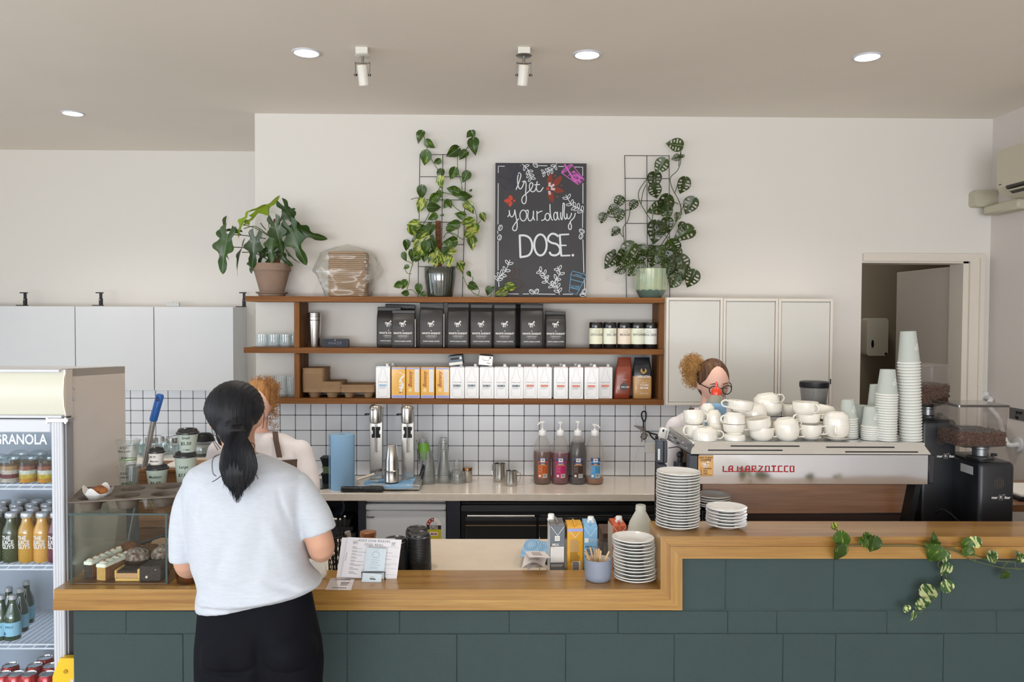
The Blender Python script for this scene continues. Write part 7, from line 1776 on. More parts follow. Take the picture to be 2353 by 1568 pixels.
# hot cups with handwritten prices, standing on the glass case
def hotcup(px,Yc_,base,rb,rt,h,lab,lines,col,lidh=.016):
 X=P(px,1100,Yc_).x;t=thing('sample_cup',lab,'cup',(X,Yc_,base),0,'sample takeaway cups with prices')
 part('cup',MB().lathe([(0,0),(rb,0),(rb,.002),(rt,h-.004),(rt+.002,h),(0,h)],36),col,t)
 part('lid',MB().lathe([(rt+.001,h-.006),(rt+.0045,h-.004),(rt+.0045,h+.002),(rt,h+.004),(rt-.003,h+.011),(rt-.006,h+.016),(rt-.012,h+.014),(rt-.016,h+.008),(0,h+.008)],36),m_lid,t)
 k=MB()
 for s_,sz,f_,dx in lines:text_into(k,s_,sz,(dx,0,h*f_),shear=.15,bold=.0001)
 wrap(k,0,lambda z:rb+(rt-rb)*z/h+.0006);part('lettering',k,m_ink,t,smooth=False)
 return base+h+.0165
m_sage=M('sage_cup',(178,192,182),.6);zc_=dz1+.001;YH=3.32
zz=hotcup(361,YH,zc_,.032,.0425,.088,'sage cup lettered Medium with a black lid',[('Medium',.0155,.62,.006),('$6.50',.0185,.32,.006)],m_sage)
hotcup(360,YH,zz-.006,.024,.031,.058,'small white cup lettered $4.70 standing on the Medium cup',[('$4.70',.012,.66,-.006),('Babychino',.009,.34,0)],M('white_cup',(226,222,216),.6))
zz=hotcup(427,YH+.03,zc_,.033,.044,.135,'sage cup lettered Large, partly hidden by the shopper',[('Large',.017,.68,.006),('$7.50',.0185,.42,.002)],m_sage)
hotcup(432,YH+.03,zz-.006,.028,.042,.086,'sage cup lettered Small standing on the Large cup',[('Small',.0155,.78,.006),('$5.50',.0195,.50,.004),('1 shot',.010,.2,.006)],m_sage)
m_clr=clear('iced_cup_plastic',(244,248,246),.9,.08,.05,haze=.10,hazec=(225,228,226),edge=.6)
for k,(px,z0,lab)in enumerate(((296,zc_,'lower clear iced-drink cup with a green ring'),(295,zc_+.106,'upper clear iced-drink cup stacked on its twin'))):
 t=thing('iced_cup',lab,'cup',(P(px,1100,3.30).x,3.30,z0),0,'clear iced-drink cups')
 part('cup',MB().lathe([(0,.003),(.030,.003),(.031,0),(.045,.092),(.048,.094),(.049,.100),(.045,.102),(.030,.103)],32),m_clr,t);part('green_ring',MB().lathe([(.0335,.018),(.034,.022)],32),m_green,t)
 k_=MB();text_into(k_,'ICED',.014,(.0,0,.074),shear=.1);text_into(k_,'LARGE' if k==0 else 'REGULAR',.012,(0,0,.058));text_into(k_,'$7.50',.011,(0,0,.032));wrap(k_,0,lambda z:.032+.014*z/.094+.0006);part('lettering',k_,m_ink,t,smooth=False)
# mop/broom handle
a=P(330,1100,3.75);b=P(352,968,3.75);c=P(368,908,3.75);top=c
t=thing('broom','broom with grey pole and bright blue grip standing behind the case','broom',(a.x,3.75,0));O=Vector(t.location)
d_=(c-a).normalized();lo=a-d_*((a.z-.06)/d_.z)
part('pole',MB().rod(lo-O,b-O,.0125,16),M('grey_alu',(160,156,152),.35,.5),t)
part('grip',MB().tube([tuple(b-O),tuple(b-O+d_*.01),tuple((b+c)/2-O),tuple(c-O-d_*.006),tuple(c-O+d_*.004)],[.016,.018,.0175,.0185,.013],18),M('blue_grip',(38,98,178),.4),t)
part('hanging_hole',MB().tube([tuple(c-O-d_*.018+Vector((0,-.019,0))+Vector((.006*math.cos(q),0,.009*math.sin(q))))for q in[2*PI*i/14 for i in range(14)]],.0022,6,closed=True),M('blue_grip_dark',(20,50,110),.5),t)
part('brush_head',MB().box(-.15,.15,-.03,.03,0,.06,bev=.01),M('brush_blue',(40,80,140),.8),t,loc=(lo.x-O.x,0,.0))
# crate and papers behind the cups
t=thing('wooden_crate','rough brown wooden box behind the price cups','crate',(P(370,1110,3.5).x,3.48,ZB));O=Vector(t.location)
xa,xb=P(318,1110,3.48).x,P(470,1110,3.48).x;zt_=P(370,1084,3.48).z
w_cr=wood('crate_wood',(150,108,74),(96,62,40),None,'X',1.4,.7,0)
for k in range(5):
 z1=zt_-.004-k*.062;part('slat',MB().box(xa,xb,3.48,3.492,z1-.056,z1,bev=.001),w_cr,t,world=True)
part('lid_board',MB().box(xa-.004,xb+.004,3.475,3.70,zt_-.003,zt_+.008,bev=.001),w_cr,t,world=True)
for xx in(xa,xb-.012):part('side',MB().box(xx,xx+.012,3.493,3.69,ZB+.001,zt_-.004),w_cr,t,world=True)
single('paper_stack',MB().box(P(382,1080,3.55).x,P(420,1080,3.55).x,3.50,3.66,zt_+.009,zt_+.018,bev=.001),m_paprim,'white papers on the wooden box behind the Small cup','paper',(0,0,0))
single('tan_panel',MB().box(P(447,1070,3.60).x,P(540,1070,3.6).x,3.60,3.62,ZB+.0,P(500,1057,3.60).z,bev=.003),M('tan_board',(206,178,150),.6),'tan board standing behind the Large cup','board',(0,0,.001))
# glassware on the recess bench
YG=6.05;m_gl2=clear('thick_glass',(244,250,250),.9,.08,.03,haze=.05,hazec=(200,220,222),edge=.6)
def gz(py):return P(400,py,YG).z
def onr(px,Y=YG):return(P(px,1040,Y).x,Y,ZB+.001)
for px,lab in((384,'left steel-lidded glass canister in the recess'),(348,'steel-lidded glass canister behind the broom pole'),(397,'right steel-lidded glass canister beside the Small cup')):
 x,y,z=onr(px,YG+(.1 if px==384 else 0));t=thing('glass_canister',lab,'canister',(x,y,z),0,'steel-lidded canisters');h=gz(1006)-ZB
 part('glass',MB().lathe([(0,0),(.045,0),(.047,.004),(.047,h-.035),(.044,h-.03)],28),m_gl2,t);part('lid',MB().lathe([(.047,h-.04),(.048,h-.035),(.048,h-.003),(.045,h),(0,h)],28),m_chrome,t)
for i,px in enumerate((322,336,372,411,318)):
 x,y,z=onr(px,YG-.08-.05*(i%2));single('water_glass',MB().lathe([(0,.01),(.030,.01),(.031,0),(.036,.085),(.034,.085),(.029,.014)],12),m_gl2,'faceted water glass in the recess, '+['right of the iced cups','behind the broom pole','below the left canister','beside the Small cup','farthest left of the group'][i],'glass',(x,y,z),group='faceted glasses in the recess')
x,y,z=onr(469,5.98);h=P(469,995,5.98).z-ZB
t=thing('coffee_jug','round glass jug with a black domed lid in the recess','jug',(x,y,z))
part('glass',MB().lathe([(0,0),(.075,0),(.085,.01),(.088,h*.35),(.075,h*.65),(.07,h*.68)],32),m_gl2,t);part('liquid',MB().lathe([(0,.004),(.083,.01),(.085,h*.5),(0,h*.5)],28),M('grey_fill',(150,148,142),.4),t);part('lid',MB().lathe([(.078,h*.64),(.076,h*.68),(.062,h*.9),(.045,h*.98),(0,h)],32),m_black,t);part('band',MB().lathe([(.0885,.012),(.0885,.02)],32),m_black,t)
# ================================================================ glass-door drinks fridge
FY=3.05
def FX(px,Y=FY):return P(px,1150,Y).x
def FZ(py,Y=FY,px=100):return P(px,py,Y).z
fr=thing('drinks_fridge','tall white glass-door drinks fridge at the left end of the counter','fridge',(FX(60),FY,0))
m_fw=M('fridge_white',(214,208,202),.3,coat=.4);m_fwd=M('fridge_door_white',(202,206,214),.3,coat=.3)
XFr,XFb,FB=FX(166,3.09),FX(290,3.49),3.49
XFl=XFr-.66;zf0,zf1=FZ(849,3.07,160),FZ(842,FB,280)
sh=MB();th=.035
sh.hexa([(XFr-th,3.09,0),(XFr,3.09,0),(XFr,3.09,zf0),(XFr-th,3.09,zf0),(XFb-th,FB,0),(XFb,FB,0),(XFb,FB,zf1),(XFb-th,FB,zf1)])
sh.box(XFl,XFl+th,3.09,FB,0,zf1);sh.hexa([(XFl,3.09,zf0-.03),(XFr,3.09,zf0-.03),(XFr,3.09,zf0),(XFl,3.09,zf0),(XFl,FB,zf1-.03),(XFb,FB,zf1-.03),(XFb,FB,zf1),(XFl,FB,zf1)])
sh.box(XFl,XFr-.005,3.09,FB-.02,0,.30);sh.box(XFl,XFr-th,3.09,FB-.02,FZ(985,3.1),FZ(965,3.1))
part('cabinet',sh,m_fw,fr,world=True,smooth=False)
part('inner_back',MB().box(XFl+.03,XFb-.03,FB-.025,FB-.002,.3,zf1-.04),M('liner',(178,190,204),.5),fr,world=True,smooth=False)
zh0,zh1=FZ(957),FZ(850)
prof=[(3.09,zh0),(3.045,zh0),(3.030,zh0+.04),(3.026,(zh0+zh1)/2),(3.032,zh1-.03),(3.05,zh1),(3.09,zh1)]
part('light_box',MB().prism(prof,XFl,FX(153),'X'),M('cream_light_box',(214,213,198),.35,coat=.3),fr,world=True,ang=30)
part('light_box_end',MB().prism([(a-.001,b)for a,b in prof],FX(153)+.0005,FX(157),'X'),M('light_box_end',(226,222,206),.4),fr,world=True,ang=30)
for py in(893,919):part('end_cap',MB().box(XFr-.001,XFr+.003,3.10,3.12,FZ(py+5),FZ(py-4),bev=.001),m_fwd,fr,world=True)
part('light_box_rail',MB().box(XFl,FX(152),3.024,3.05,zh0-.004,zh0+.006,bev=.001).box(XFl,FX(146),3.029,3.055,zh1-.008,zh1+.002,bev=.001),m_fwd,fr,world=True)
part('head_side',MB().box(FX(157)+.0005,XFr,3.04,3.089,zh0,zh1),m_fw,fr,world=True)
dr=MB();s0,s1=FX(126),FX(153);zd0,zd1=.22,FZ(962)
for a,b in((s0,s1),(XFl,XFl+.045)):dr.box(a,b,FY-.022,FY+.022,zd0,zd1,bev=.004)
dr.box(XFl,s0,FY-.022,FY+.022,FZ(993),zd1,bev=.004);dr.box(XFl,s0,FY-.022,FY+.022,zd0,zd0+.06,bev=.004)
for k in range(3):dr.box(s0+.008+k*.010,s0+.013+k*.010,FY-.0235,FY-.02,zd0,zd1-.01)
door=part('door',dr,m_fwd,fr,world=True)
part('glass_pane',MB().box(XFl+.04,s0+.004,FY-.003,FY+.003,zd0+.05,FZ(992)),clear('fridge_glass',(250,252,254),.45,.015,.02),door,world=True,smooth=False)
gl=MB();text_into(gl,'GRANOLA',.054,(FX(50),FY-.0045,FZ(1011)),bold=.0010,xs=.78);part('lettering',gl,M('chalk_marker',(222,228,234),.8),door,world=True,smooth=False,label='white hand lettering GRANOLA')
part('hinge',MB().box(FX(116),FX(167),FY-.026,FY+.02,FZ(969.5),FZ(959.5),bev=.002).cyl(.006,FZ(972),FZ(958),12,(FX(118),FY-.02,0)).cyl(.006,FZ(972),FZ(958),12,(FX(160),FY-.02,0)),m_chrome,fr,world=True)
part('gasket',MB().box(FX(155),FX(158),FY-.01,3.088,zd0,zd1-.01),M('grey_gasket',(150,150,156),.6),fr,world=True)
m_rack=M('white_rack',(222,228,236),.4)
RK={}
for nm,py in(('a',1113),('b',1298),('c',1480),('d',1640)):
 z=FZ(py,3.10,60);RK[nm]=z;rk=MB();xr2=XFr-th-.004;xl2=XFl+th+.004
 for dz in(0,-.016):rk.rod((xl2,3.10,z-.003+dz),(xr2,3.10,z-.003+dz),.0035,6)
 for k in range(24):x=xl2+(xr2-xl2)*(k+.5)/24;rk.rod((x,3.10,z-.003),(x,FB-.03,z-.003),.0018,5)
 for k in range(12):x=xl2+(xr2-xl2)*(k+.5)/12;rk.rod((x-.01,3.10,z-.019),(x+.01,3.10,z-.003),.0016,5)
 part('wire_rack',rk,m_rack,fr,world=True)
# granola jars
m_jar=clear('jar_glass',(246,250,250),.8,.06,.04)
def jar(px,Y,cols,lab):
 t=thing('granola_jar',lab,'jar',(P(px,1100,Y).x,Y,RK['a']+.001),0,'granola jars in the fridge')
 part('glass',MB().lathe([(0,0),(.028,0),(.033,.008),(.035,.05),(.032,.078),(.033,.092)],28),m_jar,t);part('lid',MB().lathe([(.036,.090),(.037,.094),(.030,.102),(.015,.108),(0,.109)],28).lathe([(.0345,.088),(.036,.092)],28),m_jar,t)
 zs=[.003,.018,.034,.050,.066]
 for k,c in enumerate(cols):part('layer',MB().lathe([(0,zs[k]),(.0325,zs[k]),(.0335,zs[k+1]),(0,zs[k+1]+.003)],20),M('layer_%d_%d_%d'%c,c,.7,bump=.6,bs=90,var=.3,vs=60),t,label='granola, fruit or yoghurt layer')
berry=((206,196,180),(120,30,44),(214,196,186),(186,140,84));mango=((222,150,30),(226,190,60),(226,224,208),(150,80,50))
for px,Y,c,lab in((-2,3.15,berry,'dark berry granola jar cut by the left edge'),(25,3.14,berry,'dark berry granola jar under the letter R'),(66,3.14,mango,'orange mango granola jar at the front of the top shelf'),(108,3.14,mango,'mango granola jar by the door stile'),(45,3.24,berry,'berry granola jar in the second row, left'),(88,3.24,berry,'berry granola jar in the second row, right'),(120,3.23,berry,'berry granola jar in the second row by the stile')):jar(px,Y,c,lab)
# juice bottles
def juice(px,Y,c,c2,lab,txt=True):
 t=thing('juice_bottle',lab,'bottle',(P(px,1290,Y).x,Y,RK['b']+.001),0,'juice bottles in the fridge');r=.0315;key='juice_%d_%d_%d'%c
 if key not in JM:
  J=MB().lathe([(0,0),(r*.9,0),(r,.006),(r,.115),(r*.93,.132),(r*.66,.152),(r*.58,.165),(r*.58,.178),(0,.178)],24).mesh('juice',M(key,c,.12,spec=.6,coat=.8,var=.06,vs=30))
  C_=MB().lathe([(r*.66,.174),(r*.70,.176),(r*.70,.190),(r*.62,.194),(0,.194)],24).mesh('cap',M('silver_cap',(206,210,214),.3,.5))
  L=MB()
  for k,w_ in enumerate(('THE','JUICE','GUYS')):text_into(L,w_,.0215,(-.021,0,.098-.0175*k),align='LEFT',bold=.0006,xs=.88)
  for k in range(3):L.stroke([(-.021,.045-.012*k),(.016-.006*k,.045-.012*k)],.0035,0,mi=1)
  wrap(L,0,r+.0006);JM[key]=(J,C_,L.mesh('print',[m_print,M(key+'b',c2,.5)],False))
 J,C_,L=JM[key];part('bottle',J,None,t);part('cap',C_,None,t)
 if txt:part('print',L,None,t)
JM={}
G_,Y_,V_,A_=((58,68,28),(90,140,70)),((196,146,40),(222,150,110)),((92,24,60),(150,60,110)),((214,158,66),(226,160,120))
rows=[3.145,3.215,3.285,3.355]
for ri,Y in enumerate(rows):
 for ci,(px,c,nm)in enumerate(((-9,G_,'dark green'),(27,G_,'dark green'),(63,Y_,'golden'),(98,A_,'pale orange'),(131,V_,'purple'))):
  px2=px+ri*(5 if ci<4 else 2)+(8 if ri%2 else 0)
  if P(px2,1290,Y).x>XFr-.07:px2-=16
  juice(px2,Y,c[0],c[1],'%s juice bottle, %s row of column %s from the left'%(nm,['front','second','third','back'][ri],['first','second','third','fourth','fifth'][ci]),ri==0)
m_gg=M('green_bottle_glass',(34,64,36),.08,spec=.8,coat=1);m_wl=M('water_label',(142,196,218),.5)
for i,(px,Y,lab)in enumerate(((4,3.15,'front row, far left'),(30,3.15,'front row, beside the far left one'),(48,3.23,'second row, nearest the door'),(22,3.24,'second row, middle'),(62,3.32,'back row, tallest looking'),(-8,3.24,'second row, far left'))):
 t=thing('water_bottle','green mineral water bottle with a pale blue label, '+lab,'bottle',(P(px,1470,Y).x,Y,RK['c']+.001),0,'mineral water bottles')
 part('bottle',MB().lathe([(0,0),(.028,0),(.030,.004),(.030,.085),(.026,.105),(.014,.135),(.0125,.165),(.0135,.168),(0,.169)],24),m_gg,t);part('cap',MB().lathe([(.0142,.158),(.0145,.172),(.012,.175),(0,.175)],20),M('silver_cap',(206,210,214),.3,.5),t)
 L=MB();L.lathe([(.0306,.018),(.0306,.072)],24);k=len(L.v);text_into(L,'S.PELLE',.010,(.002,0,.055),mi=1,shear=.2);L.box(-.022,-.012,0,.0004,.022,.034,mi=1);wrap(L,k,.0312);part('label',L,[m_wl,M('label_ink',(40,70,120),.6)],t)
can=MB().lathe([(0,.003),(.024,.003),(.027,0),(.033,.010),(.033,.108),(.028,.118)],28);canl=MB().lathe([(.0275,.117),(.0285,.120),(.0275,.121),(.026,.117),(0,.117)],28)
canm,canlm=can.mesh('can',M('red_can',(176,24,30),.25,.4,coat=.5)),canl.mesh('can_lid',m_chrome)
L=MB();L.stroke([tuple(v)for v in spline([(-.022,.05),(-.012,.085),(-.002,.07),(-.010,.045),(.004,.06),(.010,.085),(.020,.075)],5)],.004,0);L.stroke([tuple(v)for v in spline([(-.018,.035),(.0,.045),(.018,.030)],5)],.003,0);wrap(L,0,.0335);scr=L.mesh('print',m_print,False)
for i,(px,Y,lab)in enumerate(((7,3.15,'front row, far left'),(66,3.15,'front row, second from the door'),(108,3.15,'front row, nearest the door'),(36,3.15,'front row, between the outer pairs'),(24,3.23,'second row, left'),(80,3.23,'second row, middle'),(117,3.225,'second row, nearest the door'),(104,3.30,'third row'))):
 t=thing('drink_can','red drink can with white script, '+lab,'can',(P(px,1560,Y).x,Y,P(60,1548,3.15).z-.121),0,'red drink cans');part('can',canm,None,t);part('lid',canlm,None,t);part('print',scr,None,t)
part('floor_rack',MB().box(XFl+.04,XFr-.045,3.10,FB-.03,.305,P(60,1548,3.15).z-.122),m_rack,fr,world=True)
# yellow floor sign leaning by the fridge
q0=P(128,1575,2.98)
fs=thing('wet_floor_sign','folded yellow floor sign tucked between fridge and counter','floor sign',(P(148,1560,2.98).x,2.99,0));ztp=P(160,1516,2.98).z
W2=.052
for k,(dy,h)in enumerate(((0,ztp),(.028,ztp-.004))):
 part('panel',MB().loft([[(x_,dy+y_,0)for x_,y_ in rrect(-W2,W2,0,.012,.004,2)],[(x_,dy+y_,h-.07)for x_,y_ in rrect(-W2,W2,0,.012,.004,2)],[(x_+.006,dy+y_,h)for x_,y_ in rrect(-W2*.55,W2*.7,0,.012,.004,2)]]),M('sign_yellow',(232,190,30),.4,coat=.3),fs)
part('hinge_pin',MB().rod((0,-.004,ztp-.05),(0,.044,ztp-.05),.008,12),M('sign_yellow_dark',(180,140,20),.5),fs);part('slot',MB().box(.018,.030,-.002,.0,ztp-.22,ztp-.08,bev=.0005),m_white,fs)
# ================================================================ ceiling fittings
m_lamp=M('lamp_glow',(255,244,230),.5,emit=(255,240,222),es=14)
for px,py,lab in((704,120.5,'recessed round downlight left of the first spotlight'),(1349,125,'recessed round downlight right of the second spotlight'),(1993,130,'recessed round downlight over the coffee machine end'),(167,260,'recessed round downlight farthest left, towards the recess')):
 c=G(px,py,ZC);t=thing('downlight',lab,'ceiling light',(c.x,c.y,ZC),0,'recessed downlights')
 part('trim_ring',MB().lathe([(.058,-.0005),(.060,-.006),(.068,-.006),(.072,-.001),(.072,0)],36),m_fwd,t);part('lamp',MB().lathe([(0,-.003),(.057,-.003),(.057,-.001),(0,-.001)],32),m_lamp,t)
 ld=bpy.data.lights.new('downlight_beam','SPOT');ld.energy=75;ld.color=(1,.93,.85);ld.spot_size=R(125);ld.spot_blend=.9;ld.shadow_soft_size=.05
 lo_=bpy.data.objects.new('downlight_beam',ld);COL.objects.link(lo_);lo_.location=(c.x,c.y,ZC-.02)
m_rust=M('scorched_cap',(150,112,76),.8,var=.4,vs=60,bump=.3,bs=60);m_spw=M('spot_white',(222,219,210),.4);m_nick=M('dull_nickel',(150,148,142),.35,.8)
for px,lab,dr_ in((833,'white ceiling spotlight left of centre with a scorched top',-4),(1204,'white ceiling spotlight above the chalkboard with a scorched top',4)):
 c=G(px,112,ZC);t=thing('ceiling_spotlight',lab,'spotlight',(c.x,c.y,ZC),0,'ceiling spotlights')
 part('mount',MB().box(-.030,.030,-.03,.03,-.032,0,bev=.002),m_spw,t);part('plate',MB().lathe([(0,-.038),(.034,-.038),(.040,-.034),(.034,-.032),(0,-.032)],28),m_nick if dr_>0 else m_spw,t)
 part('stem',MB().rod((0,0,-.068),(0,0,-.036),.007,12),m_nick,t)
 part('yoke',MB().box(-.037,.037,-.007,.007,-.072,-.067).box(-.037,-.033,-.007,.007,-.135,-.068).box(.033,.037,-.007,.007,-.135,-.068),m_nick,t,smooth=False)
 for s_ in(-1,1):part('screw',MB().rod((s_*.026,0,-.128),(s_*.041,0,-.128),.005,10),m_black,t)
 lamp=part('lamp_body',MB().lathe([(.024,0),(.0255,-.004),(.0255,-.096),(.022,-.100),(0,-.100)],28),m_spw,t,loc=(0,-.012,-.082),rot=(R(14),R(dr_),0))
 part('scorched_top',MB().lathe([(.0248,-.001),(.022,.002),(.008,.003),(.008,.007),(0,.007)],24),m_rust,lamp)
# ================================================================ things on the walls
for px,kd,lab in((58,0,'black clamp bracket on the cabinet above the fridge'),(232,1,'black clamp bracket on the middle wall cabinet'),(561,2,'black clamp bracket at the shelf end')):
 Yb2=6.2 if kd<2 else 6.33;py0=703 if kd<2 else 706;b=P(px,py0,Yb2);t=thing('clamp_bracket',lab,'bracket',b,0,'black clamp brackets');h=P(px,672,Yb2).z-b.z
 part('post',MB().box(-.012,.012,-.01,.01,0,h*.55,bev=.002).box(-.008,.008,-.008,.008,h*.5,h),m_black,t);part('foot',MB().box(-.06,.014,-.02,.02,0,.006),m_black,t);part('arm',MB().box(-.035,.016,-.012,.012,h-.008,h),m_black,t);part('screw',MB().ball((-.002,-.012,h*.45),.005,n=8,k=6),m_chrome,t)
b=P(398,704,6.2);single('crown_clip',MB().prism([(-.048,0),(.048,0),(.048,.03),(.034,.02),(.016,.03),(.004,.022),(-.010,.032),(-.028,.02),(-.048,.03)],-.01,.01),M('clear_grey',(176,178,176),.3,coat=.5),'small grey scalloped clip on top of the white cabinet','clip',b)
# air conditioner on the right wall
AX=XR-.20;Ya=PX(2291,400,AX).y
m_ac=M('aged_ac_plastic',(192,184,164),.45);a1,a0=PX(2291,344,AX).z,PX(2291,432,AX).z
ac=thing('air_conditioner','aged cream air conditioner high on the right wall','air conditioner',(XR,Ya,a0))
pf=[(XR-.002,a1),(AX,a1-.01),(AX,a0),(AX+.02,a0-.03),(AX+.09,a0-.065),(XR-.002,a0-.07)]
part('casing',MB().prism(pf,Ya-.85,Ya,'Y'),m_ac,ac,world=True,ang=30)
part('air_outlet',MB().hexa([(AX-.002,Ya-.80,a0-.014),(AX-.002,Ya-.09,a0-.014),(AX+.002,Ya-.09,a0+.012),(AX+.002,Ya-.80,a0+.012),(AX+.04,Ya-.80,a0-.048),(AX+.04,Ya-.09,a0-.048),(AX+.04,Ya-.09,a0+.0),(AX+.04,Ya-.80,a0+.0)]),M('outlet_dark',(50,46,42),.5),ac,world=True)
part('louvre',MB().box(AX+.0,AX+.03,Ya-.78,Ya-.10,a0-.034,a0-.028),m_ac,ac,world=True);part('badge',MB().box(AX-.001,AX,Ya-.045,Ya-.02,a0+.012,a0+.017),m_black,ac,world=True)
p0,p1_=P(2236,438,YB-.05),P(2290,476,YB-.05)
part('pipe_cover',MB().prism(rrect(p0.x,XR-.001,p1_.z,p0.z,.022,4),YB-.075,YB-.001),M('pipe_cover',(186,182,160),.45),ac,world=True);part('pipe_cover',MB().box(XR-.10,XR-.001,Ya-.05,YB-.0755,a0-.13,a0-.068,bev=.012),M('pipe_cover',(186,182,160),.45),ac,world=True)
# towel dispenser in the back room, grab rail, grey sign
Yt2=yb2-.13;a,b=P(1991,818,Yt2),P(2042,731,Yt2)
t=thing('towel_dispenser','white paper towel dispenser on the wall through the doorway','dispenser',((a.x+b.x)/2,Yt2,a.z));w=(b.x-a.x)/2;h=b.z-a.z
part('casing',MB().prism(rrect(-w,w,0,h,.03,4),0,.12),M('dispenser_white',(214,206,190),.35),t);part('drop_window',MB().prism([(-w*.45+.012*math.sin(q),h*.30+.03*-math.cos(q)*(1 if math.cos(q)>0 else 1.4))for q in[2*PI*i/14 for i in range(14)]],-.002,.001),m_black,t);part('lock',MB().ball((w*.8,0,.02),.012,n=10,k=6),m_black,t)
m_rail=M('rail_white',(224,224,226),.25,coat=.4)
gr=thing('grab_rail','white tubular grab rail by the doorway and right wall','rail',P(2262,915,YB));A=P(2262,915,YB-.002);Bz=PX(2342,1022,XR)
part('rail',MB().tube([tuple(v)for v in spline([A,A+Vector((0,-.07,.0)),A+Vector((-.03,-.10,-.04)),A+Vector((.02,-.13,-.12)),Vector((XR-.07,Bz.y+.05,Bz.z+.06)),Vector((XR-.07,Bz.y,Bz.z)),Vector((XR-.001,Bz.y,Bz.z))],5)],.016,12),m_rail,gr,world=True)
part('flange',MB().cyl(.042,0,.012,24,m=Matrix.Translation(A)@Matrix.Rotation(R(90),4,'X')),m_rail,gr,world=True);part('flange',MB().cyl(.045,0,.012,24,m=Matrix.Translation((XR-.001,Bz.y,Bz.z))@Matrix.Rotation(R(-90),4,'Y')),m_rail,gr,world=True)
c=PX(2321,936,XR-.002);d=PX(2321,962,XR-.002);sg=thing('wall_sign','dark grey wall sign at the right edge ending in your','sign',(XR-.002,c.y,d.z));hh=c.z-d.z
part('plate',MB().box(-.004,0,-.42,0,0,hh),M('sign_grey',(92,90,92),.5),sg,smooth=False)
tx=MB();text_into(tx,'your',.034,(0,0,0),bold=.0006);tx.v=[(-.0052,-.095-x_,z_+hh*.68)for x_,y_,z_ in tx.v];k=MB();text_into(k,'op',.034,(0,0,0),bold=.0006);tx.raw([(-.0052,-.075-x_,z_+hh*.25)for x_,y_,z_ in k.v],k.f);part('lettering',tx,m_ink,sg,smooth=False)
# ================================================================ trailing plant over the raised timber edge
tv=thing('trailing_pothos','variegated trailing vine draped along the raised timber edge','plant',P(2130,1262,2.84))
def z9(x,y):return 1880+x/4.975,1180+y/4.975
def z9v(pts,r=.0022,Y=2.845):vine(tv,[P(*z9(*q[:2]),q[2]if len(q)>2 else Y)for q in pts],r,M('vine_stem',(92,96,56),.6))
z9v([(180,130,2.95),(235,235,2.88),(250,360,2.85),(340,378),(480,368),(700,370),(930,368),(1120,372),(1260,400),(1400,410),(1520,400),(1640,450),(1800,485),(1900,520),(2060,545),(2300,558),(2420,565)])
z9v([(1450,405),(1600,450),(1720,520),(1900,575),(2090,620),(2260,632),(2420,645)],.0016);z9v([(1400,410),(1400,520),(1370,600),(1450,680),(1460,760),(1390,850),(1350,890),(1260,1000),(1190,1110),(1130,1140),(1090,1120)],.0018)
z9v([(1550,440),(1580,360),(1620,345)],.0012);z9v([(2180,550),(2110,620),(2120,680),(2150,695)],.0013);z9v([(2250,560),(2260,620),(2290,650)],.0012);z9v([(1790,430),(1790,520),(1800,560)],.0012)
for x,y,sz,ang,k in((195,165,95,-60,'v'),(275,320,210,-80,'h'),(245,475,210,-92,'h'),(500,320,110,215,'h'),(560,320,160,-70,'h'),(620,370,190,-100,'h'),(545,370,110,-75,'v'),(1325,275,140,75,'h'),(1255,365,100,170,'h'),(1360,350,130,-15,'h'),(1315,490,230,-115,'h'),(1440,525,160,-80,'m'),(1450,665,165,-100,'m'),(1480,860,185,-60,'m'),(1285,925,225,-55,'m'),(1215,1065,210,-48,'m'),(1020,1105,110,-50,'m'),(1070,1190,120,-95,'m'),(1685,360,130,235,'h'),(1805,350,165,-60,'m'),(1690,460,120,-110,'h'),(1750,455,120,-50,'h'),(1960,520,130,200,'h'),(2000,520,150,-60,'m'),(2125,730,120,-100,'h'),(2165,680,80,-20,'m'),(2285,470,90,110,'m'),(2310,540,130,-80,'h'),(2345,500,90,60,'m')):
 px,py=z9(x,y);leaf(tv,k,px,py,2.825 if y>180 else 2.90,sz/4.975,ang,PR.uniform(-.3,.05),wid=1.05)
part('tie',MB().box(-.006,.006,-.002,.002,-.005,.005,bev=.001),M('green_tie',(84,130,96),.8),tv,loc=P(*z9(1410,395),2.82)-tv.location)
# ================================================================ people
def organic(mb,voxel,sm=6,fn=None,name='body'):
 """fuse overlapping closed shapes into one continuous smooth skin"""
 me=mb.mesh(name,[],False);o=bpy.data.objects.new(name,me);COL.objects.link(o)
 r=o.modifiers.new('r','REMESH');r.mode='VOXEL';r.voxel_size=voxel;s_=o.modifiers.new('s','SMOOTH');s_.iterations=sm;s_.factor=.5
 bpy.context.view_layer.update();m2=bpy.data.meshes.new_from_object(o.evaluated_get(bpy.context.evaluated_depsgraph_get()));bpy.data.objects.remove(o)
 if fn:
  for v in m2.vertices:v.co=fn(v.co)
 m2.polygons.foreach_set('use_smooth',[True]*len(m2.polygons));m2.update();return m2
def oring(c,rx,ry,z,n=28,e=.9,sh=0):
 o=[]
 for i in range(n):
  a=2*PI*i/n;cx=math.copysign(abs(math.cos(a))**e,math.cos(a));sy=math.copysign(abs(math.sin(a))**e,math.sin(a))
  o.append((c[0]+rx*cx,c[1]+ry*sy,z+sh*cx))
 return o
def limb(mb,pts,rs,n=14,flat=None):
 P2=spline(pts,4);k=len(P2);m=len(pts)-1;R2=[]
 for i in range(k):t=i/(k-1)*m;j=min(int(t),m-1);f=t-j;R2.append(rs[j]*(1-f)+rs[j+1]*f)
 mb.tube(P2,R2,n,flat=flat);mb.ball(tuple(P2[0]),R2[0],n=n,k=8);mb.ball(tuple(P2[-1]),R2[-1],n=n,k=8)
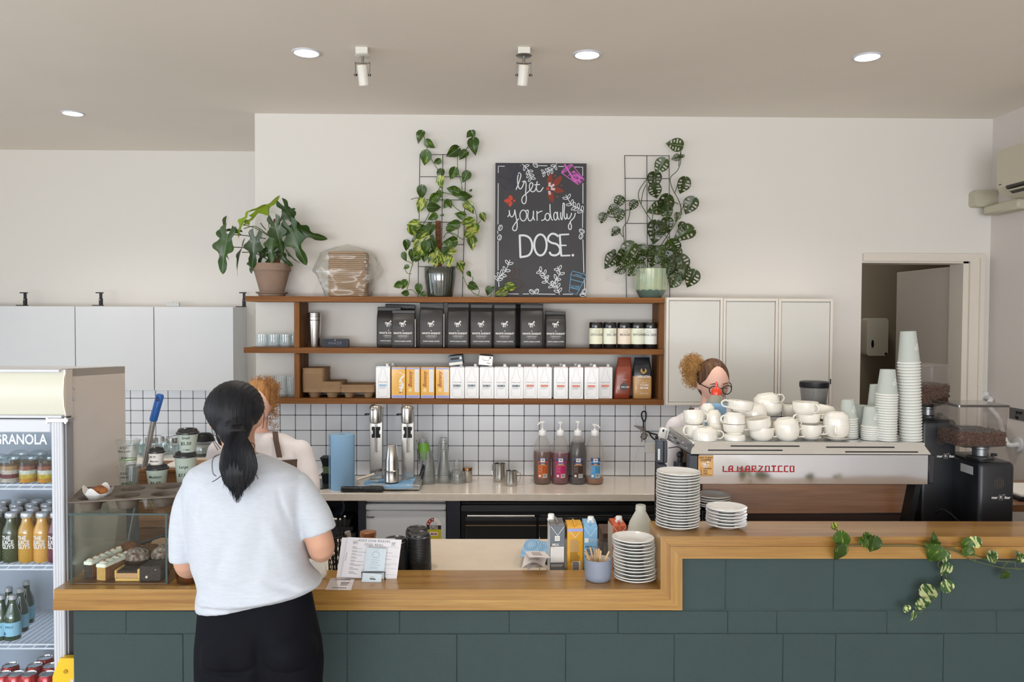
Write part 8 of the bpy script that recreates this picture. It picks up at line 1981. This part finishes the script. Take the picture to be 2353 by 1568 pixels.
def hand(mb,w_,d,up,s=1,curl=.5,left=1):
 """palm and five bent fingers from the wrist W_ along D; UP is the back of the hand"""
 d=Vector(d).normalized();up=(Vector(up)-d*Vector(up).dot(d)).normalized();sd=d.cross(up)*left;w_=Vector(w_)
 for k in(-1.2,-.4,.4,1.2):mb.tube([w_,w_+d*.04+sd*k*.011,w_+d*.082+sd*k*.017],[.016,.014,.012],8)
 for k,L in zip((-1.5,-.5,.5,1.5),(.062,.074,.070,.054)):
  a=w_+d*.078+sd*k*.0145;b=a+(d*math.cos(curl*.6)-up*math.sin(curl*.6))*L*.45*s;c=b+(d*math.cos(curl*1.5)-up*math.sin(curl*1.5))*L*.33*s;e=c+(d*math.cos(curl*2.2)-up*math.sin(curl*2.2))*L*.24*s
  mb.tube([a,b,c,e],[.0095,.0085,.008,.006],8);mb.ball(tuple(e),.006,n=8,k=6)
 a=w_+d*.02-sd*.016;b=a-sd*.026+d*.022;c=b+d*.026-up*.006-sd*.006;mb.tube([a,b,c,c+d*.02-up*.006],[.013,.011,.010,.007],8)
m_skin=M('skin_light',(204,158,134),.5,spec=.4,sub=.15,bump=.05,bs=180);m_skin2=M('skin_fair',(228,184,166),.5,spec=.4,sub=.15,bump=.05,bs=180)
def hairmat(name,c,c2):return M(name,c,.5,spec=.25,bump=.22,bs=70,stretch=(4,1,.12),c2=c2,vs=30)
m_hblk=hairmat('black_hair',(17,18,22),(30,31,37));m_hbr=hairmat('brown_hair',(62,44,34),(112,80,54));m_hbl=hairmat('honey_curls',(150,108,62),(196,152,92));m_hgi=hairmat('ginger_curls',(144,98,58),(184,136,84))
def headshape(p):
 """unit-ish head: x right, -y face, z up; metres"""
 x,y,z=p;front=max(0,-y/.095)
 if z<0:k=1-.36*min(1,-z/.115)**1.6;x*=k;y=y*(1-.12*min(1,-z/.115))-(.010*min(1,-z/.1)if y<0 else-.0)
 g=lambda a,b,sa,sb:math.exp(-((x-a)/sa)**2-((z-b)/sb)**2)
 f=front**1.5
 y-=f*(.021*g(0,-.034,.011,.016)+.010*g(0,-.008,.009,.030)+.007*g(0,-.068,.022,.010)+.005*g(0,-.098,.022,.014)+.005*(g(.03,.020,.02,.009)+g(-.03,.020,.02,.009))+.004*(g(.045,-.035,.02,.02)+g(-.045,-.035,.02,.02)))
 y+=f*(.009*(g(.031,.002,.016,.010)+g(-.031,.002,.016,.010))+.003*g(0,-.055,.01,.005)+.004*g(0,-.083,.018,.006))
 return(x,y,z)
def head_into(mb,m):
 b=MB().ball((0,0,0),.074,.093,.116,44,34);b.v=[headshape(q)for q in b.v];mb.raw(b.v,b.f,m)
 for s_ in(-1,1):
  e=MB().ball((0,0,0),.007,.016,.028,12,8);mb.raw(e.v,e.f,m@Matrix.Translation((s_*.075,.012,-.012))@Matrix.Rotation(R(s_*-18),4,'Z')@Matrix.Rotation(R(-8),4,'X'))
def face_parts(t,m,off,brow,looks_down=True):
 def pt(nm,b,mt,lab=None):part(nm,MB().raw(b.v,b.f,Matrix.Translation(-Vector(off))@m),mt,t,label=lab)
 for s_ in(-1,1):
  pt('eye',MB().ball((s_*.031,-.0795,.001),.011,.009,.0075,14,10),M('eye_white',(226,222,218),.2));pt('iris',MB().ball((s_*.031+.002,-.0872,-.002),.0046,.0022,.0046,12,8),M('iris',(58,44,36),.2))
  pt('eyelid',MB().lathe([(.0116,0),(.0100,.006),(.006,.0095),(0,.0105)],14,(s_*.031,-.0793,.000 if looks_down else.003),sy=.85),m_skin2)
  pt('eyelash',MB().tube([(s_*.031-.011,-.083,.0),(s_*.031,-.0905,-.001),(s_*.031+.011,-.083,.0)],.0011,5),m_black)
  pt('eyebrow',MB().tube([(s_*.013,-.092,.020),(s_*.030,-.0925,.026),(s_*.050,-.078,.019)],[.0026,.0028,.001],6),brow)
 pt('lip',MB().tube([(-.022,-.083,-.066),(-.010,-.0965,-.064),(0,-.0985,-.0655),(.010,-.0965,-.064),(.022,-.083,-.066)],[.001,.0036,.0032,.0036,.001],8),M('lips',(186,104,98),.4))
 pt('lip',MB().tube([(-.020,-.083,-.069),(0,-.0975,-.073),(.020,-.083,-.069)],[.001,.0046,.001],8),M('lips',(186,104,98),.4))
def curls(t,off,centre,n,rad,mat,seed,size=.012,spread=(1,1,1),nm='curl'):
 rnd=random.Random(seed);mb=MB();n*=2
 if n>120:
  k_=MB().ball((0,0,0),rad[0]*.74,rad[1]*.74,rad[2]*.74,28,20);part('hair',MB().raw([Vector(v)*(1+.16*noise.noise(Vector(v)*45))+Vector(centre)for v in k_.v],k_.f),mat,t)
 for _ in range(n):
  d=Vector((rnd.gauss(0,1)*spread[0],rnd.gauss(0,1)*spread[1],rnd.gauss(0,1)*spread[2])).normalized()
  a=Vector(centre)+Vector((d.x*rad[0],d.y*rad[1],d.z*rad[2]))*.75;ph=rnd.uniform(0,6);ax=d.orthogonal().normalized();bx_=d.cross(ax);s_=size*rnd.uniform(.6,1.2);L=rnd.uniform(1.5,3.2)*size
  mb.tube([a+d*L*q/12+(ax*math.cos(ph+q*.85)+bx_*math.sin(ph+q*.85))*s_*(.5+q/20)-Off(off)for q in range(13)],[.0009]*12+[.0003],4)
 o=part('curls',mb,mat,t,label='loose curls');o['kind']='stuff';return o
def Off(o):return Vector(o)
# ---- the shopper, seen from behind
YS0=2.50
def C(px,py,dy=0):return P(px,py,YS0+dy)
s=1830/YS0
org=Vector((C(590,1400).x,YS0,0))
sh_t=thing('person','person with a low black ponytail, pale grey T-shirt and black leggings, seen from behind at the counter','person',org)
sh_t['label']='person from behind at the counter, black ponytail, pale grey T-shirt, black leggings'
def rowring(py,xl,xr,ry,dy=0,sh=0,e=.85,n=40):
 a,b=C(xl,py),C(xr,py);return oring(((a.x+b.x)/2-org.x,dy),(b.x-a.x)/2,ry,(a.z+b.z)/2,n,e,sh)
def L_(px,py,dy=0):return C(px,py,dy)-org
bd=MB();hm=Matrix.Translation(L_(541,957,.03))@Matrix.Rotation(R(200),4,'Z')@Matrix.Rotation(R(8),4,'X')@Matrix.Scale(.98,4)
head_into(bd,hm)
limb(bd,[L_(545,985,.02),L_(549,1035,.015),L_(552,1085,.0)],[.052,.049,.062],20)
bd.loft([rowring(1075,500,620,.05),rowring(1095,470,655,.075),rowring(1130,445,685,.09),rowring(1200,446,692,.10),rowring(1300,462,694,.09),rowring(1370,472,700,.085),rowring(1430,472,714,.085),rowring(1500,470,722,.08),rowring(1560,474,718,.07)])
for pts,rs in(([(456,1128,.0),(424,1200,.0),(424,1296,.01),(446,1306,.12),(475,1296,.26)],[.042,.040,.033,.030,.023]),([(672,1130,.0),(714,1190,.0),(738,1258,.01),(728,1262,.12),(690,1262,.27)],[.042,.046,.043,.036,.025])):
 limb(bd,[L_(*q)for q in pts],rs,18)
hand(bd,L_(475,1296,.26),(.35,.9,-.1),(0,.1,1),curl=.5,left=-1);hand(bd,L_(690,1262,.27),(-.45,.88,.0),(0,0,1),curl=.5)
for xl,xr,xk,xf in((458,588,524,528),(592,736,662,668)):
 a=L_((xl+xr)/2,1560);w_=(xr-xl)/2/s
 bd.loft([oring((a.x,0),w_*.88,.075,a.z+.06,28),oring((a.x,.0),w_*.88,.075,a.z-.04,28),oring((L_(xk,1560).x,.0),.075,.085,.62,28),oring((L_(xk,1560).x,.0),.055,.058,.47,28),oring((L_(xk,1560).x,-.012),.056,.060,.34,28),oring((L_(xf,1560).x,0),.034,.040,.10,28),oring((L_(xf,1560).x,0),.036,.05,.04,28)])
part('body',organic(bd,.0065,4),None,sh_t).data.materials.append(m_skin)
# leggings
lg=MB();lg.loft([rowring(1335,468,706,.100),rowring(1372,462,716,.106),rowring(1400,459,721,.115),rowring(1430,457,727,.123),rowring(1480,452,738,.128),rowring(1520,451,742,.125),rowring(1555,453,741,.112)])
for cx,w_ in((524,62),(663,68)):c=L_(cx,1492,-.048);lg.ball(tuple(c),w_/s*.98,.086,.090,24,16)
for xl,xr,xk in((453,589,526),(592,740,662)):
 a=L_((xl+xr)/2,1560);w_=(xr-xl)/2/s;k=L_(xk,1560).x
 lg.loft([oring((a.x,0),w_,.112,a.z+.05,28),oring((a.x,0),w_*.985,.108,a.z-.05,28),oring((k,0),.080,.090,.62,28),oring((k,0),.060,.063,.47,28),oring((k,-.012),.061,.065,.34,28),oring((k,0),.040,.046,.12,28)])
def glute(v):
 if v.y>-.02 or v.z<.3:return v
 b=0;w_=min(1,(-v.y-.02)/.06);g=L_(592,1500,-.14);e_=L_(592,1552,-.14)
 for cx in(524,662):c=L_(cx,1500,-.14);b+=.020*math.exp(-((v.x-c.x)/.075)**2-((v.z-c.z)/.075)**2)
 b-=.016*math.exp(-((v.x-g.x)/.020)**2)*max(0,min(1,(L_(592,1440,-.14).z-v.z)/.08))
 for cx in(520,664):c=L_(cx,1556,-.14);dx=(v.x-c.x)/.085;b-=.018*math.exp(-((v.z-c.z-.022*dx*dx)/.011)**2)*max(0,1-dx*dx)
 return Vector((v.x,v.y-b*w_,v.z))
part('leggings',organic(lg,.006,6,glute),None,sh_t).data.materials.append(M('black_jersey',(15,16,23),.8,spec=.12,bump=.03,bs=400))
for xk in(526,664):
 k=L_(xk,1560).x;part('shoe',MB().loft([[(x_+k,y_+.05,z_)for x_,y_ in rrect(-.045*q,.045*q,-.12*q2,.13*q2,.035,5)]for z_,q,q2 in((0,1,1),(.02,1.05,1.02),(.05,.95,.95),(.085,.75,.55))]),M('white_trainer',(220,220,218),.5),sh_t)
# T-shirt: body and sleeves in one cloth
ts=MB()
ts.loft([rowring(1046,512,596,.055,.01),rowring(1052,494,614,.062,.01),rowring(1062,468,642,.072,.005),rowring(1078,438,680,.088,0),rowring(1100,424,702,.106),rowring(1140,424,704,.122),rowring(1200,430,698,.132),rowring(1250,438,700,.136),rowring(1300,446,708,.136,sh=-.003),rowring(1322,456,722,.136,sh=.004),rowring(1340,461,738,.136,sh=.010),rowring(1356,456,738,.138,sh=.020),rowring(1368,455,730,.134,sh=.030),rowring(1374,457,724,.126,sh=.034)])
for pts,rs in(([(458,1124,0),(434,1165,0),(421,1220,0),(417,1291,0)],[.054,.048,.044,.0375]),([(680,1124,0),(703,1158,0),(722,1188,0),(735,1224,0)],[.055,.056,.056,.054])):
 P2=spline([L_(*q)for q in pts],5);k=len(P2);ts.tube(P2,[rs[0]+(rs[-1]-rs[0])*i/(k-1)for i in range(k)],24);ts.ball(tuple(P2[0]),rs[0],n=20,k=12)
def folds(v):
 x,y,z=v;back=max(0,-y/.12)
 def fold(ax,az,bx_,bz,wd,amp):
  dx,dz=bx_-ax,bz-az;L2=dx*dx+dz*dz;t=max(0,min(1,((x-ax)*dx+(z-az)*dz)/L2));qx,qz=ax+dx*t,az+dz*t
  d2=(x-qx)**2+(z-qz)**2;return amp*math.exp(-d2/wd**2)*math.sin(PI*(t*.8+.1))
 f=0
 for(a,b,c,d,wd,am)in FOLDS:p,q=L_(a,b),L_(c,d);f+=fold(p.x,p.z,q.x,q.z,wd,am)
 nz=noise.noise(Vector((x*5,y*5+3,z*3)))*.006+noise.noise(Vector((x*13,7,z*9)))*.0022
 return Vector((x,y-(f+nz)*back,z))
FOLDS=[(520,1330,560,1200,.02,-.005),(690,1300,640,1180,.016,.006),(470,1200,500,1090,.016,.006),(600,1356,700,1335,.008,-.010),(462,1360,560,1366,.008,.010),(655,1110,703,1250,.010,-.012),(668,1130,706,1270,.010,.008),(452,1120,440,1290,.012,-.010),(470,1372,640,1366,.010,-.010),(560,1378,728,1345,.011,-.014),(560,1366,735,1330,.012,.012),(640,1310,735,1352,.012,-.010),(470,1350,500,1372,.01,.010),(672,1230,726,1330,.014,.010),(560,1080,640,1095,.02,-.004),(480,1150,530,1340,.03,.006),(630,1180,600,1330,.03,-.006),(700,1390,734,1366,.012,.008),(480,1100,560,1150,.025,.004),(500,1300,620,1350,.018,-.005)]
tee=organic(ts,.006,5,folds);part('t_shirt',tee,None,sh_t).data.materials.append(M('grey_marl',(196,203,214),.85,sheen=.2,var=.06,vs=40,stretch=(1,1,5),bump=.06,bs=260))
part('collar',MB().tube([L_(553+43*math.cos(a),1046-5*math.sin(a),.01+.058*math.sin(a))for a in[2*PI*i/28 for i in range(28)]],.006,8,closed=True),MATS['grey_marl'],sh_t)
# hair: smooth cap drawn back into a low tail
hc=MB();hcen=L_(539,945,.012)
hc.ball(tuple(hcen),66/s,.108,71/s,40,30);c2=L_(543,985,-.045);hc.ball(tuple(c2),47/s,.060,42/s,28,18);c3=L_(500,985,.03);hc.ball(tuple(c3),19/s,.04,42/s,16,12)
def hcut(v):return v
def cap_fn(v):
 a=math.atan2(v.x-hcen.x,v.z-L_(543,992).z)
 v=Vector(v);r=.0008*math.sin(a*60);n=(v-hcen);n.normalize();v=v+n*r;k=max(0,min(1,(L_(541,942).z-v.z)/.07))*(1 if v.y>-.09 else.5);v.x=hcen.x+(v.x-hcen.x)*(1-.26*k);return v
part('hair',organic(hc,.006,5,cap_fn,'hair'),None,sh_t).data.materials.append(m_hblk)
tl=MB();rows_=[(976,528,562,-.095),(988,530,561,-.115),(1000,529,563,-.130),(1025,523,570,-.142),(1055,512,584,-.148),(1085,508,590,-.148),(1105,512,584,-.146),(1118,522,572,-.145),(1130,532,560,-.145)]
tl.loft([oring(((L_(a,y,dy).x+L_(b,y,dy).x)/2,dy),(L_(b,y,dy).x-L_(a,y,dy).x)/2,.030*(b-a)/80+.010,L_(a,y,dy).z,24,1)for y,a,b,dy in rows_])
def tail_fn(v):return v+Vector((.0022*math.sin(v.x*700+v.z*20)*0,-.0022*math.sin(v.x*520+v.z*12),0))
part('ponytail',organic(tl,.005,3,tail_fn,'tail'),None,sh_t).data.materials.append(m_hblk)
rnd=random.Random(2);sd=MB()
for k in range(230):
 u=rnd.uniform(-1,1);x0=545+u*14;x1=548+u*40+rnd.uniform(-4,4);x2=545+u*36*rnd.uniform(.4,1);ye=1154-abs(u)**1.5*60*rnd.uniform(.6,1.3)+(rnd.uniform(-6,5));dq=-.155-.014*math.sqrt(max(0,1-u*u))*1.2
 sd.tube(spline([L_(x0,994,-.140),L_((x0+x1)/2+u*6,1030,dq-.008),L_(x1,1078,dq-.012),L_(x2,ye,-.168)],4),[.0019]*9+[.0013,.0009,.0006,.0003],4)
for pts in([(496,985,0),(488,1010,-.02),(500,1035,-.05)],[(484,970,.0),(490,1008,-.01),(506,1032,-.03)],[(596,930,.02),(606,950,.02),(603,985,.01)],[(522,1040,-.15),(490,1052,-.15),(488,1085,-.15),(496,1095,-.15)],[(518,1085,-.15),(500,1100,-.15),(487,1108,-.15)],[(565,1015,-.12),(584,1022,-.11),(580,1040,-.11)],[(575,1085,-.15),(588,1092,-.15),(592,1102,-.15)]):
 for j in range(2):sd.tube([q+Vector((j*.002,0,0))for q in spline([L_(*q)for q in pts],4)],.0006,4)
o_=part('hair_strands',sd,m_hblk,sh_t,label='loose black strands');o_['kind']='stuff'
part('hair_tie',MB().tube([L_(545,991,-.118)+Vector((.0225*math.cos(a),.015*math.sin(a),-.004*math.sin(a)))for a in[2*PI*i/20 for i in range(20)]],.005,8,closed=True),M('hair_tie',(26,26,30),.8),sh_t)
# ---- two baristas
def barista(Yb_,head,hyaw,hpitch,hroll,neck,sh_rows,arms,lab,hmat,strapx,mode):
 sc=1830/Yb_
 def B(px,py,dy=0):return P(px,py,Yb_+dy)
 og=Vector((B(head[0],1000).x,Yb_,0));t=thing('person',lab,'person',og)
 def l(px,py,dy=0):return B(px,py,dy)-og
 def rr(py,xl,xr,ry,grow=0,e=.85):a,b=l(xl,py),l(xr,py);return oring(((a.x+b.x)/2,.01),(b.x-a.x)/2+grow,ry+grow,(a.z+b.z)/2,32,e)
 m=Matrix.Translation(l(*head))@Matrix.Rotation(R(hyaw),4,'Z')@Matrix.Rotation(R(hpitch),4,'X')@Matrix.Rotation(R(hroll),4,'Y')
 b=MB();head_into(b,m);limb(b,[l(*head)+Vector((0,.025,-.04)),l(*neck[0]),l(*neck[1])],[.05,.047,.06],18)
 torso=sh_rows+[(1240,sh_rows[-1][1]+12,sh_rows[-1][2]-12,.10)]
 b.loft([rr(*q,-.012)for q in torso])
 hip=l(torso[-1][1],1240).z;cx=(l(torso[-1][1],1240).x+l(torso[-1][2],1240).x)/2
 for s_ in(-1,1):b.loft([oring((cx+s_*.085,0),.085,.1,hip+.02,20),oring((cx+s_*.085,0),.06,.065,.48,20),oring((cx+s_*.085,0),.035,.04,.08,20),oring((cx+s_*.085,0),.036,.05,.02,20)])
 for pts,rs,hd,lf in arms:limb(b,[l(*q)for q in pts],rs,14);hand(b,l(*pts[-1]),hd,(0,0,1),curl=.6,left=lf)
 part('body',organic(b,.0065,2),None,t).data.materials.append(m_skin2)
 c=MB();c.loft([rr(*q,.006)for q in sh_rows]+[rr(1240,sh_rows[-1][1],sh_rows[-1][2],.12,0)])
 for pts,rs,hd,lf in arms:P2=[l(*q)for q in pts[:3]];P2[2]=P2[1]*.35+P2[2]*.65;c.tube(spline(P2,5),[rs[0]+.016]*4+[rs[1]+.018]*7,18);c.ball(tuple(P2[0]),rs[0]+.017,n=16,k=10)
 part('t_shirt',organic(c,.008,5,lambda v:v+Vector((0,noise.noise(v*9)*.006,0))),None,t).data.materials.append(M('white_tee',(228,222,224),.85,sheen=.2,bump=.05,bs=200))
 ap=MB();r_=[rr(*q,.018)for q in sh_rows[3:]]+[rr(1240,sh_rows[-1][1],sh_rows[-1][2],.12,.014),rr(1330,sh_rows[-1][1],sh_rows[-1][2],.12,.02)]
 ap.loft([ring[17:32]for ring in r_],cap=False);ap.f=[f for f in ap.f if max(f)-min(f)<17 or True][:];fs_=[]
 n_=15
 for i in range(len(r_)-1):
  for j in range(n_-1):fs_.append((i*n_+j,i*n_+j+1,(i+1)*n_+j+1,(i+1)*n_+j))
 ap.f=fs_;ap.mi=[0]*len(fs_);m_ap=M('brown_apron',(84,66,54),.8,bump=.1,bs=200)
 part('apron',ap,m_ap,t)
 for pts in strapx:
  q=[l(*k)for k in pts];st_=MB()
  for a,b_ in zip(q,q[1:]):d=Vector((.0135,0,0));st_.hexa([tuple(a-d),tuple(a+d),tuple(b_+d),tuple(b_-d)]+[tuple(v+Vector((0,.004,0)))for v in(a-d,a+d,b_+d,b_-d)])
  part('apron_strap',st_,m_ap,t,smooth=False)
 face_parts(t,m,(0,0,0),hmat)
 hb=MB();cap_=MB().ball((0,.016,.022),.082,.094,.104,36,26);hb.raw(cap_.v,cap_.f,m);bk=MB().ball((0,.045,-.02),.070,.062,.085,24,16);hb.raw(bk.v,bk.f,m)
 hm_=organic(hb,.0042,3,None,'hair');im=m.inverted()
 for v in hm_.vertices:
  p=im@v.co;d=max(0,.055-.8*(p.y+.075)-p.z)*max(0,min(1,(.015-p.y)/.03));p=p*(1-min(.38,d*11))+Vector((0,0,.0004*math.sin(p.x*420)));v.co=m@p
 part('hair',hm_,None,t).data.materials.append(hmat)
 return t,m,l
hbk=m_hbr
t2_,m2_,l2_=barista(4.05,(590,930),12,22,6,((594,985,.02),(598,1010,.02)),[(993,572,620,.055),(1002,545,655,.075),(1018,510,686,.09),(1050,500,700,.105),(1100,505,702,.115),(1160,512,700,.12)],[([(506,1040,.0),(492,1110,-.02),(500,1170,-.05),(540,1165,-.28)],[.048,.040,.036,.026],(.4,-.9,-.1),1),([(688,1040,0),(708,1110,-.02),(704,1170,-.05),(664,1165,-.28)],[.048,.042,.036,.026],(-.4,-.9,-.1),-1)],'person with ginger curls, white T-shirt and brown apron, partly hidden behind the shopper',m_hgi,[[(632,992,-.062),(634,1012,-.095),(642,1052,-.118)],[(560,996,-.07),(556,1020,-.10),(550,1052,-.118)]],0)
curls(t2_,(0,0,0),l2_(606,895,.03),190,(.075,.07,.055),m_hgi,3,.013);curls(t2_,(0,0,0),l2_(622,925,.02),70,(.03,.05,.06),m_hgi,5,.011);curls(t2_,(0,0,0),l2_(628,965,.02),14,(.012,.02,.05),m_hgi,8,.012)
part('earring',MB().ball(tuple(l2_(620,971,-.02)),.005,n=8,k=6),M('earring_gold',(170,110,80),.3,.8),t2_)
t3_,m3_,l3_=barista(4.12,(1640,880),6,13,-3,((1630,935,.02),(1634,965,.02)),[(938,1600,1672,.055),(946,1580,1706,.075),(960,1556,1734,.09),(992,1545,1746,.105),(1070,1552,1738,.115),(1160,1560,1730,.12)],[([(1558,985,.0),(1538,1060,-.02),(1548,1120,-.03),(1580,1135,-.13)],[.048,.040,.034,.025],(.7,-.25,-.6),1),([(1730,985,0),(1750,1060,-.02),(1742,1120,-.03),(1708,1135,-.13)],[.048,.042,.034,.025],(-.7,-.25,-.6),-1)],'person in black-rimmed glasses and brown apron working behind the coffee machine',m_hbr,[[(1590,938,-.075),(1584,960,-.10),(1584,1005,-.12)],[(1684,932,-.06),(1690,955,-.10),(1694,1005,-.12)]],1)
gl=MB()
for s_ in(-1,1):gl.tube([(s_*.033+.0255*math.cos(a),-.108+.012*abs(math.cos(a))*(1 if math.cos(a)*s_>0 else 0),-.006+.023*math.sin(a))for a in[2*PI*i/26 for i in range(26)]],.0024,8,closed=True);gl.tube([(s_*.058,-.098,.004),(s_*.074,-.05,.004),(s_*.080,.012,.002)],.0024,8)
gl.tube([(-.008,-.109,.002),(0,-.112,.006),(.008,-.109,.002)],.002,8);part('glasses',MB().raw(gl.v,gl.f,m3_),m_black,t3_,label='round black-rimmed glasses')
curls(t3_,(0,0,0),l3_(1592,842,.05),170,(.05,.05,.05),m_hbl,13,.013);curls(t3_,(0,0,0),l3_(1590,868,.05),70,(.03,.04,.045),m_hbl,15,.012)
for dx,dz in((0,0),(3,4)):part('earring',MB().ball(tuple(l3_(1601+dx,897+dz,-.03)),.004,n=8,k=6),m_chrome,t3_)
bpy.context.view_layer.update()
